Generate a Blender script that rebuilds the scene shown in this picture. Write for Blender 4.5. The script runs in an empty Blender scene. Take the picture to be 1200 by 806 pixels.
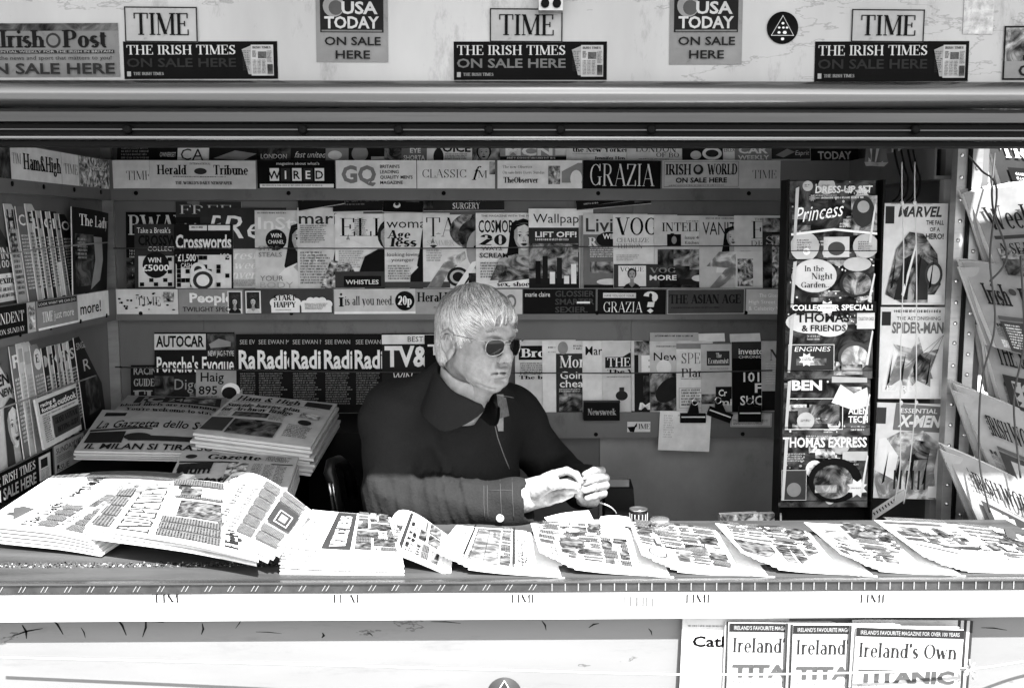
import bpy, bmesh, math, random
import numpy as np
from mathutils import Vector, Matrix

random.seed(7)
R = math.radians
scene = bpy.context.scene
col = scene.collection

# ------------------------------------------------------------------ camera
CAMZ, PITCH, YAW = 1.65, math.atan(134 / 1200.0), math.atan(17 / 1200.0)
cam_d = bpy.data.cameras.new('camera')
cam = bpy.data.objects.new('camera', cam_d)
col.objects.link(cam)
cam.location = (0, 0, CAMZ)
cam.rotation_euler = (math.pi / 2 - PITCH, 0, -YAW)
cam_d.sensor_width = 36
cam_d.lens = 36
cam_d.clip_start = 0.05
cam_d.clip_end = 400
scene.camera = cam

# ------------------------------------------------------------------ sky, sun, exposure
SUN_EL, SUN_AZ = R(57), R(14)          # azimuth: degrees to the right of straight behind the camera
world = bpy.data.worlds.new('World')
scene.world = world
world.use_nodes = True
nt = world.node_tree
sky = nt.nodes.new('ShaderNodeTexSky')
sky.sky_type = 'NISHITA'
sky.sun_disc = False
sky.sun_elevation = SUN_EL
sky.sun_rotation = R(180) - SUN_AZ
bw = nt.nodes.new('ShaderNodeRGBToBW')        # the photograph is black and white
nt.links.new(sky.outputs[0], bw.inputs[0])
nt.links.new(bw.outputs[0], nt.nodes['Background'].inputs[0])
nt.nodes['Background'].inputs[1].default_value = 0.10
sun_d = bpy.data.lights.new('sun', 'SUN')
sun_d.energy = 3.7
sun_d.angle = R(0.5)
sun_d.color = (1, 1, 1)
sun = bpy.data.objects.new('sun', sun_d)
col.objects.link(sun)
sdir = Vector((math.cos(SUN_EL) * math.sin(SUN_AZ), -math.cos(SUN_EL) * math.cos(SUN_AZ), math.sin(SUN_EL)))
sun.rotation_euler = sdir.to_track_quat('Z', 'Y').to_euler()
vs = scene.view_settings
vs.view_transform = 'Standard'
vs.look = 'None'
vs.exposure = 2.75
vs.gamma = 1
vs.use_curve_mapping = False
scene.cycles.max_bounces = 8
scene.cycles.diffuse_bounces = 5
scene.cycles.glossy_bounces = 4
scene.cycles.sample_clamp_indirect = 8

# ------------------------------------------------------------------ picture ray -> place at a given real distance
_M = cam.rotation_euler.to_matrix()
def ray(px, py):
    return _M @ Vector((px - 600, 403 - py, -1200.0))
def P(px, py, y):
    d = ray(px, py)
    return Vector((0, 0, CAMZ)) + d * (y / d.y)
def PZ(px, py, z):
    d = ray(px, py)
    return Vector((0, 0, CAMZ)) + d * ((z - CAMZ) / d.z)
def PX(px, py, x):
    d = ray(px, py)
    return Vector((0, 0, CAMZ)) + d * (x / d.x)

# ------------------------------------------------------------------ materials (all grey: the photograph is monochrome)
_mats = {}
def _new(name):
    m = bpy.data.materials.new(name)
    m.use_nodes = True
    return m, m.node_tree, m.node_tree.nodes['Principled BSDF']
def plain(name, v, rough=0.6, metal=0.0, var=0.12, scale=9.0, bump=0.0, spec=0.5, stretch=None, dirt=0.0, crack=0.0):
    """grey with soft uneven tone; dirt adds darker stains of its own shape"""
    key = name
    if key in _mats: return _mats[key]
    m, t, b = _new(name)
    L = t.links.new
    tc = t.nodes.new('ShaderNodeTexCoord')
    mp = t.nodes.new('ShaderNodeMapping')
    L(tc.outputs['Object'], mp.inputs[0])
    if stretch: mp.inputs['Scale'].default_value = stretch
    n = t.nodes.new('ShaderNodeTexNoise')
    n.inputs['Scale'].default_value = scale
    n.inputs['Detail'].default_value = 6
    n.inputs['Roughness'].default_value = 0.6
    L(mp.outputs[0], n.inputs[0])
    r = t.nodes.new('ShaderNodeMapRange')
    r.inputs['From Min'].default_value = 0.25; r.inputs['From Max'].default_value = 0.75
    r.inputs['To Min'].default_value = v * (1 - var); r.inputs['To Max'].default_value = min(0.92, v * (1 + var))
    L(n.outputs[0], r.inputs[0])
    out = r.outputs[0]
    if dirt:
        n2 = t.nodes.new('ShaderNodeTexNoise')
        n2.inputs['Scale'].default_value = scale * 3.1; n2.inputs['Detail'].default_value = 9
        n2.inputs['Roughness'].default_value = 0.75
        L(mp.outputs[0], n2.inputs[0])
        r2 = t.nodes.new('ShaderNodeMapRange')
        r2.inputs['From Min'].default_value = 0.56; r2.inputs['From Max'].default_value = 0.72
        r2.inputs['To Min'].default_value = 1.0; r2.inputs['To Max'].default_value = 1 - dirt
        L(n2.outputs[0], r2.inputs[0])
        mm = t.nodes.new('ShaderNodeMath'); mm.operation = 'MULTIPLY'
        L(out, mm.inputs[0]); L(r2.outputs[0], mm.inputs[1])
        out = mm.outputs[0]
    if crack:                          # hairline scratches: thin level lines of a slow noise
        n3 = t.nodes.new('ShaderNodeTexNoise'); n3.inputs['Scale'].default_value = 2.3; n3.inputs['Detail'].default_value = 7; n3.inputs['Roughness'].default_value = .62
        mp3 = t.nodes.new('ShaderNodeMapping'); mp3.inputs['Scale'].default_value = (.55, 1, 1.8); L(tc.outputs['Object'], mp3.inputs[0]); L(mp3.outputs[0], n3.inputs[0])
        a1 = t.nodes.new('ShaderNodeMath'); a1.operation = 'SUBTRACT'; L(n3.outputs[0], a1.inputs[0]); a1.inputs[1].default_value = .56
        a2 = t.nodes.new('ShaderNodeMath'); a2.operation = 'ABSOLUTE'; L(a1.outputs[0], a2.inputs[0])
        r3 = t.nodes.new('ShaderNodeMapRange'); r3.inputs['From Min'].default_value = .0015; r3.inputs['From Max'].default_value = .0045
        r3.inputs['To Min'].default_value = 1 - crack; r3.inputs['To Max'].default_value = 1.0; L(a2.outputs[0], r3.inputs[0])
        m3 = t.nodes.new('ShaderNodeMath'); m3.operation = 'MULTIPLY'; L(out, m3.inputs[0]); L(r3.outputs[0], m3.inputs[1]); out = m3.outputs[0]
    cb = t.nodes.new('ShaderNodeCombineColor')
    for i in range(3): L(out, cb.inputs[i])
    L(cb.outputs[0], b.inputs['Base Color'])
    b.inputs['Roughness'].default_value = rough
    b.inputs['Metallic'].default_value = metal
    b.inputs['Specular IOR Level'].default_value = spec
    if bump:
        bn = t.nodes.new('ShaderNodeBump')
        bn.inputs['Strength'].default_value = bump
        bn.inputs['Distance'].default_value = 0.004
        L(n.outputs[0], bn.inputs['Height'])
        L(bn.outputs[0], b.inputs['Normal'])
    _mats[key] = m
    return m
def ink(v, gloss=True):
    if v >= 0.3: v = min(0.82, v * 1.45)      # coated white paper
    elif v > 0.1: v = v * 1.2
    elif v > 0.006: v = v * 0.55
    v = round(v * 40) / 40 if v > 0.06 else round(v * 200) / 200
    v = max(v, 0.005)
    nm = ('gloss_print_%03d' if gloss else 'news_print_%03d') % int(v * 1000)
    return plain(nm, v, 0.45 if gloss else 0.9, 0, 0.16, 22, 0, 0.035 if gloss else 0.015)
def pic(kind, gloss=True):
    """a printed photograph: blotches of light and dark ink"""
    lo, hi, sc = {'dark': (0.004, 0.11, 22), 'sun': (0.004, 0.13, 40), 'sunlight': (0.04, 0.3, 24), 'mid': (0.01, 0.42, 26), 'light': (0.16, 0.8, 24), 'busy': (0.008, 0.78, 48),
                  'news': (0.03, 0.5, 40), 'soft': (0.2, 0.5, 12)}[kind]
    nm = 'picture_%s_%s' % (kind, 'gloss' if gloss else 'news')
    if nm in _mats: return _mats[nm]
    m, t, b = _new(nm)
    L = t.links.new
    tc = t.nodes.new('ShaderNodeTexCoord')
    n = t.nodes.new('ShaderNodeTexNoise'); n.inputs['Scale'].default_value = sc * .8; n.inputs['Detail'].default_value = 9
    n.inputs['Roughness'].default_value = .62; n.inputs['Distortion'].default_value = 1.4
    L(tc.outputs['Object'], n.inputs[0])
    vo = t.nodes.new('ShaderNodeTexVoronoi'); vo.inputs['Scale'].default_value = sc * 1.7; vo.feature = 'SMOOTH_F1'; L(tc.outputs['Object'], vo.inputs[0])
    ad = t.nodes.new('ShaderNodeMath'); ad.operation = 'MULTIPLY_ADD'; L(vo.outputs[0], ad.inputs[0]); ad.inputs[1].default_value = .30; L(n.outputs[0], ad.inputs[2])
    rp = t.nodes.new('ShaderNodeValToRGB')
    e = rp.color_ramp.elements
    e[0].position = 0.48; e[0].color = (lo, lo, lo, 1)
    e[1].position = 0.78; e[1].color = (hi, hi, hi, 1)
    k = e.new(0.60); mid = (lo + hi) * 0.25; k.color = (mid, mid, mid, 1)
    L(ad.outputs[0], rp.inputs[0]); L(rp.outputs[0], b.inputs['Base Color'])
    b.inputs['Roughness'].default_value = 0.5 if gloss else 0.85
    b.inputs['Specular IOR Level'].default_value = 0.04 if gloss else 0.015
    _mats[nm] = m
    return m

# ------------------------------------------------------------------ object plumbing
def tag(o, label=None, cat=None, group=None, kind=None):
    if label: o['label'] = label
    if cat: o['category'] = cat
    if group: o['group'] = group
    if kind: o['kind'] = kind
    return o
def empty(name, loc, label=None, cat=None, group=None):
    o = bpy.data.objects.new(name, None)
    col.objects.link(o); o.location = loc; o.empty_display_size = 0.05
    return tag(o, label, cat, group)
class MB:
    """collects faces (world or local coordinates) and links them as one mesh object"""
    def __init__(s): s.v = []; s.f = []; s.m = []; s.mats = []; s.sm = []
    def mi(s, mat):
        if mat not in s.mats: s.mats.append(mat)
        return s.mats.index(mat)
    def add(s, verts, faces, mat, smooth=False):
        b = len(s.v); i = s.mi(mat)
        s.v.extend([tuple(v) for v in verts])
        for f in faces:
            s.f.append(tuple(b + k for k in f)); s.m.append(i); s.sm.append(smooth)
        return s
    def box(s, c, size, mat, rot=None):
        hx, hy, hz = size[0] / 2, size[1] / 2, size[2] / 2
        vs_ = [Vector((x, y, z)) for x in (-hx, hx) for y in (-hy, hy) for z in (-hz, hz)]
        if rot: vs_ = [rot @ v for v in vs_]
        c = Vector(c)
        return s.add([v + c for v in vs_], [(0, 1, 3, 2), (4, 6, 7, 5), (0, 4, 5, 1), (2, 3, 7, 6), (0, 2, 6, 4), (1, 5, 7, 3)], mat)
    def bx(s, x0, x1, y0, y1, z0, z1, mat):
        return s.box(((x0 + x1) / 2, (y0 + y1) / 2, (z0 + z1) / 2), (x1 - x0, y1 - y0, z1 - z0), mat)
    def hexa(s, a, b, mat):
        """a, b: two quads of four points joined by sides"""
        return s.add(list(a) + list(b), [(3, 2, 1, 0), (4, 5, 6, 7), (0, 1, 5, 4), (1, 2, 6, 5), (2, 3, 7, 6), (3, 0, 4, 7)], mat)
    def prism(s, prof, x0, x1, mat, smooth=False):
        """profile of (y, z) points swept along X"""
        n = len(prof)
        vs_ = [(x0, y, z) for y, z in prof] + [(x1, y, z) for y, z in prof]
        fs = [(i, (i + 1) % n, n + (i + 1) % n, n + i) for i in range(n)] + [tuple(range(n))[::-1], tuple(range(n, 2 * n))]
        return s.add(vs_, fs, mat, smooth)
    def tube(s, pts, r, mat, n=8, caps=True, radii=None):
        pts = [Vector(p) for p in pts]
        rings = []
        up = None
        for i, p in enumerate(pts):
            d = (pts[min(i + 1, len(pts) - 1)] - pts[max(i - 1, 0)]).normalized()
            if up is None:
                up = Vector((0, 0, 1)) if abs(d.z) < 0.9 else Vector((1, 0, 0))
            a = d.cross(up).normalized(); b = a.cross(d).normalized(); up = b
            rr = radii[i] if radii else r
            rings.append([p + (a * math.cos(t) + b * math.sin(t)) * rr for t in [2 * math.pi * k / n for k in range(n)]])
        vs_ = [v for q in rings for v in q]
        fs = [(i * n + k, i * n + (k + 1) % n, (i + 1) * n + (k + 1) % n, (i + 1) * n + k) for i in range(len(pts) - 1) for k in range(n)]
        if caps: fs += [tuple(range(n))[::-1], tuple(range((len(pts) - 1) * n, len(pts) * n))]
        return s.add(vs_, fs, mat, True)
    def lathe(s, prof, c, mat, n=24, mtx=None):
        """profile of (r, z) turned about Z"""
        vs_ = []
        for r, z in prof:
            for k in range(n):
                t = 2 * math.pi * k / n
                v = Vector((r * math.cos(t), r * math.sin(t), z))
                if mtx: v = mtx @ v
                vs_.append(v + Vector(c))
        m = len(prof)
        fs = [(i * n + k, i * n + (k + 1) % n, (i + 1) * n + (k + 1) % n, (i + 1) * n + k) for i in range(m - 1) for k in range(n)]
        fs += [tuple(range(n))[::-1], tuple(range((m - 1) * n, m * n))]
        return s.add(vs_, fs, mat, True)
    def build(s, name, parent=None, origin=None):
        me = bpy.data.meshes.new(name)
        o = bpy.data.objects.new(name, me)
        col.objects.link(o)
        org = Vector(origin) if origin is not None else (Vector((0, 0, 0)))
        if origin is None and parent is not None: org = parent.matrix_world.translation if False else Vector(parent.location)
        me.from_pydata([tuple(Vector(v) - org) for v in s.v], [], s.f)
        for m in s.mats: me.materials.append(m)
        me.polygons.foreach_set('material_index', s.m)
        me.polygons.foreach_set('use_smooth', s.sm)
        me.update()
        if parent is not None:
            o.parent = parent
            # sub-parts of a mesh part whose own location is the thing's origin keep the same frame
            o.location = (0, 0, 0)
        else:
            o.location = org
        return o
ORG = {}
def part(mb, name, thing, sub_of=None):
    """thing: top-level object at thing.location; sub_of: a part (located 0,0,0 under the thing)"""
    o = mb.build(name, parent=sub_of or thing, origin=Vector(thing.location))
    return o

# ------------------------------------------------------------------ lettering
_glyphs = {}
def sans(txt, bold=0.0):
    key = (txt, bold)
    if key in _glyphs: return _glyphs[key]
    cu = bpy.data.curves.new('t', 'FONT')
    cu.body = txt; cu.size = 1.0; cu.resolution_u = 2; cu.offset = bold * 0.55
    o = bpy.data.objects.new('t', cu)
    me = bpy.data.meshes.new_from_object(o)
    v = np.array([(q.co.x, q.co.y) for q in me.vertices]) if len(me.vertices) else np.zeros((0, 2))
    f = [tuple(p.vertices) for p in me.polygons]
    bpy.data.objects.remove(o); bpy.data.curves.remove(cu); bpy.data.meshes.remove(me)
    if len(v):
        v = v / 0.727                    # cap height to 1
        v[:, 0] -= v[:, 0].min()
    _glyphs[key] = (v, f)
    return _glyphs[key]
def _l(x0, y0, x1, y1, k='T', s=''): return ('l', x0, y0, x1, y1, k, s)
def _a(cx, cy, rx, ry, a0, a1): return ('a', cx, cy, rx, ry, a0, a1)
def _st(x, y0=0, y1=1, k='T', s='01'): return ('l', x, y0, x, y1, k, s)
def _h(x0, x1, y): return ('l', x0, y, x1, y, 't', '')
def _k(x, y0, y1): return ('k', x, y0, y1)
X = 0.68
SER = {
 'A': (.80, [_l(.39, 1, .10, 0, 't', '1'), _l(.39, 1, .70, 0, 'T', '1'), _h(.2, .57, .33)]),
 'B': (.74, [_st(.17), _h(.17, .40, .98), _a(.40, .755, .19, .225, 90, -90), _h(.17, .42, .53), _a(.42, .275, .23, .255, 90, -90), _h(.17, .42, .02)]),
 'C': (.78, [_a(.43, .5, .34, .48, 42, 318), _k(.70, .68, .99), _k(.70, .03, .26)]),
 'D': (.84, [_st(.17), _h(.17, .36, .98), _a(.36, .5, .37, .48, 90, -90), _h(.17, .36, .02)]),
 'E': (.70, [_st(.17), _h(.17, .6, .98), _k(.6, .76, 1), _h(.17, .46, .52), _k(.46, .4, .64), _h(.17, .63, .02), _k(.63, 0, .26)]),
 'F': (.66, [_st(.17), _h(.17, .6, .98), _k(.6, .76, 1), _h(.17, .46, .5), _k(.46, .38, .62)]),
 'G': (.84, [_a(.43, .5, .34, .48, 42, 318), _k(.70, .68, .99), _st(.69, .04, .42, 'T', '1')]),
 'H': (.88, [_st(.17), _st(.70), _h(.17, .70, .51)]),
 'I': (.36, [_st(.18)]),
 'J': (.5, [_st(.32, .2, 1, 'T', '1'), _a(.17, .2, .15, .2, 0, -120)]),
 'K': (.80, [_st(.17), _l(.17, .42, .60, 1, 't', '1'), _l(.32, .6, .68, 0, 'T', '1')]),
 'L': (.66, [_st(.17), _h(.17, .6, .02), _k(.6, 0, .27)]),
 'M': (1.0, [_st(.13, 0, 1, 't'), _l(.15, 1, .48, .04, 'T'), _l(.48, .04, .82, 1, 't'), _st(.84)]),
 'N': (.86, [_st(.13, 0, 1, 't'), _l(.15, 1, .70, 0, 'T'), _st(.71, 0, 1, 't', '1')]),
 'O': (.86, [_a(.43, .5, .35, .49, 0, 360)]),
 'P': (.70, [_st(.17), _h(.17, .40, .98), _a(.40, .725, .22, .255, 90, -90), _h(.17, .40, .47)]),
 'Q': (.86, [_a(.43, .5, .35, .49, 0, 360), _l(.45, .1, .8, -.18, 'T')]),
 'R': (.80, [_st(.17), _h(.17, .40, .98), _a(.40, .74, .20, .24, 90, -90), _h(.17, .40, .5), _l(.38, .5, .68, 0, 'T', '1')]),
 'S': (.64, [_a(.31, .74, .20, .24, 35, 200), _l(.13, .68, .50, .34, 'T'), _a(.32, .26, .22, .24, 20, -165), _k(.5, .72, .99), _k(.1, .0, .28)]),
 'T': (.78, [_st(.39, 0, 1, 'T', '0'), _h(.06, .72, .98), _k(.06, .74, 1), _k(.72, .74, 1)]),
 'U': (.86, [_st(.17, .3, 1, 'T', '1'), _a(.43, .3, .26, .29, 180, 360), _st(.69, .3, 1, 't', '1')]),
 'V': (.78, [_l(.10, 1, .40, 0, 'T', '0'), _l(.40, 0, .69, 1, 't', '1')]),
 'W': (1.12, [_l(.10, 1, .36, 0, 'T', '0'), _l(.36, 0, .56, .9, 't'), _l(.56, .9, .78, 0, 'T'), _l(.78, 0, 1.02, 1, 't', '1')]),
 'X': (.8, [_l(.12, 1, .66, 0, 'T', '01'), _l(.64, 1, .14, 0, 't', '01')]),
 'Y': (.78, [_l(.10, 1, .39, .5, 'T', '0'), _l(.67, 1, .39, .5, 't', '0'), _st(.39, 0, .5, 'T', '0')]),
 'Z': (.70, [_h(.1, .6, .98), _l(.6, .98, .1, .02, 'T'), _h(.1, .62, .02), _k(.1, .76, 1), _k(.62, 0, .26)]),
 'a': (.56, [_a(.26, .5, .16, .17, 150, 0), _st(.42, 0, .5, 'T', ''), _h(.42, .52, .02), _a(.26, .19, .17, .18, 60, 330)]),
 'b': (.62, [_st(.14, 0, 1, 'T', '1'), _a(.33, .33, .2, .33, 0, 360)]),
 'c': (.52, [_a(.29, .33, .2, .33, 50, 310)]),
 'd': (.64, [_a(.28, .33, .2, .33, 0, 360), _st(.47, 0, 1, 'T', '01')]),
 'e': (.54, [_a(.28, .33, .2, .33, 0, 315), _h(.1, .46, .35)]),
 'f': (.40, [_st(.17, 0, .8, 'T', '0'), _a(.31, .82, .14, .16, 180, 40), _h(.04, .34, .64)]),
 'g': (.58, [_a(.27, .44, .17, .2, 0, 360), _a(.28, -.08, .2, .16, 0, 360), _l(.18, .24, .2, .06, 't'), _h(.38, .54, .62)]),
 'h': (.66, [_st(.15, 0, 1, 'T', '01'), _a(.33, .44, .18, .22, 180, 0), _st(.51, 0, .44, 'T', '0')]),
 'i': (.32, [_st(.16, 0, X), ('d', .16, .9)]),
 'j': (.3, [_st(.17, -.1, X, 'T', '1'), ('d', .17, .9)]),
 'k': (.64, [_st(.15, 0, 1, 'T', '01'), _l(.15, .28, .48, X, 't', '1'), _l(.26, .4, .54, 0, 'T', '1')]),
 'l': (.32, [_st(.16, 0, 1)]),
 'm': (.98, [_st(.15, 0, X), _a(.32, .44, .17, .22, 180, 0), _st(.49, 0, .44, 'T', '0'), _a(.66, .44, .17, .22, 180, 0), _st(.83, 0, .44, 'T', '0')]),
 'n': (.66, [_st(.15, 0, X), _a(.33, .44, .18, .22, 180, 0), _st(.51, 0, .44, 'T', '0')]),
 'o': (.58, [_a(.29, .33, .21, .33, 0, 360)]),
 'p': (.62, [_st(.14, -.28, X), _a(.33, .33, .2, .33, 0, 360)]),
 'q': (.62, [_st(.47, -.28, X, 'T', '0'), _a(.28, .33, .2, .33, 0, 360)]),
 'r': (.46, [_st(.15, 0, X), _a(.32, .44, .16, .22, 170, 50)]),
 's': (.46, [_a(.23, .5, .14, .16, 30, 220), _l(.11, .44, .35, .22, 'T'), _a(.23, .17, .15, .17, 20, -150)]),
 't': (.40, [_st(.17, .15, .86, 'T', ''), _a(.28, .16, .11, .16, 180, 300), _h(.04, .34, .64)]),
 'u': (.66, [_st(.15, .22, X, 'T', '1'), _a(.33, .22, .18, .22, 180, 360), _st(.51, 0, X, 'T', '01')]),
 'v': (.58, [_l(.1, X, .30, 0, 'T', '0'), _l(.30, 0, .49, X, 't', '1')]),
 'w': (.84, [_l(.1, X, .27, 0, 'T', '0'), _l(.27, 0, .43, .6, 't'), _l(.43, .6, .58, 0, 'T'), _l(.58, 0, .76, X, 't', '1')]),
 'x': (.6, [_l(.12, X, .48, 0, 'T', '01'), _l(.46, X, .12, 0, 't', '01')]),
 'y': (.58, [_l(.1, X, .30, 0, 'T', '0'), _l(.49, X, .2, -.28, 't', '0')]),
 'z': (.52, [_h(.1, .44, .66), _l(.44, .66, .1, .02, 'T'), _h(.1, .46, .02)]),
 '&': (.86, [_a(.36, .76, .17, .22, -30, 230), _l(.24, .66, .72, 0, 'T'), _a(.32, .26, .23, .26, 120, 330)]),
 "'": (.22, [_l(.11, 1, .09, .74, 'T')]), '.': (.26, [('d', .12, .08)]), ',': (.26, [_l(.14, .12, .06, -.14, 'T')]),
 '-': (.4, [('l', .06, .34, .34, .34, 'T', '')]), '!': (.32, [_l(.16, 1, .16, .3, 'T'), ('d', .16, .08)]),
 '?': (.56, [_a(.27, .74, .2, .25, 170, -60), _l(.3, .5, .27, .26, 'T'), ('d', .27, .08)]),
 '0': (.6, [_a(.3, .5, .21, .49, 0, 360)]), '1': (.4, [_st(.2)]),
 '2': (.6, [_a(.3, .72, .2, .27, 170, -30), _l(.47, .58, .1, .04, 'T'), _h(.1, .52, .04)]),
}
def serif(txt, thick=.15, thin=.045):
    key = (txt, thick, thin)
    if key in _glyphs: return _glyphs[key]
    V, F = [], []
    def quad(pts):
        b = len(V); V.extend(pts); F.append((b, b + 1, b + 2, b + 3))
    x = 0.0
    for ch in txt:
        if ch == ' ': x += .34; continue
        w, ops = SER.get(ch, SER['I'])
        for op in ops:
            if op[0] == 'l':
                _, x0, y0, x1, y1, k, s = op
                t = thick if k == 'T' else thin
                dx, dy = x1 - x0, y1 - y0
                L = math.hypot(dx, dy) or 1
                if abs(dx) > 1e-6 and abs(dy) > 1e-6:      # diagonal: horizontal width
                    hw = t * 0.55 * (L / abs(dy)) if abs(dy) > .2 else t * .5
                    pts = [(x0 - hw, y0), (x0 + hw, y0), (x1 + hw, y1), (x1 - hw, y1)]
                elif abs(dx) > 1e-6: pts = [(x0, y0 - t / 2), (x1, y0 - t / 2), (x1, y0 + t / 2), (x0, y0 + t / 2)]
                else: pts = [(x0 - t / 2, y0), (x0 + t / 2, y0), (x0 + t / 2, y1), (x0 - t / 2, y1)]
                quad([(x + a, b) for a, b in pts])
                for e in s:
                    ex, ey = (x0, y0) if e == '0' else (x1, y1)
                    other = y1 if e == '0' else y0
                    d = thin if other > ey else -thin
                    quad([(x + ex - t / 2 - .075, ey), (x + ex + t / 2 + .075, ey), (x + ex + t / 2 + .075, ey + d), (x + ex - t / 2 - .075, ey + d)])
            elif op[0] == 'a':
                _, cx, cy, rx, ry, a0, a1 = op
                n = max(4, int(abs(a1 - a0) / 24))
                prev = None
                for i in range(n + 1):
                    a = R(a0 + (a1 - a0) * i / n)
                    wd = thin + (thick - thin) * abs(math.cos(a)) ** 1.3
                    ci, si = math.cos(a), math.sin(a)
                    nx, ny = ci, si
                    q = ((x + cx + rx * ci + nx * wd * .28, cy + ry * si + ny * wd * .28 - (0.0)),
                         (x + cx + rx * ci - nx * wd * .72, cy + ry * si - ny * wd * .72))
                    if prev: quad([prev[0], q[0], q[1], prev[1]])
                    prev = q
            elif op[0] == 'k':
                _, kx, y0, y1 = op
                quad([(x + kx - .03, y0), (x + kx + .03, y0), (x + kx + .03, y1), (x + kx - .03, y1)])
            elif op[0] == 'd':
                r = thick * .55
                quad([(x + op[1] - r, op[2]), (x + op[1], op[2] - r), (x + op[1] + r, op[2]), (x + op[1], op[2] + r)])
        x += w
    v = np.array(V) if V else np.zeros((0, 2))
    _glyphs[key] = (v, F)
    return _glyphs[key]

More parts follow.
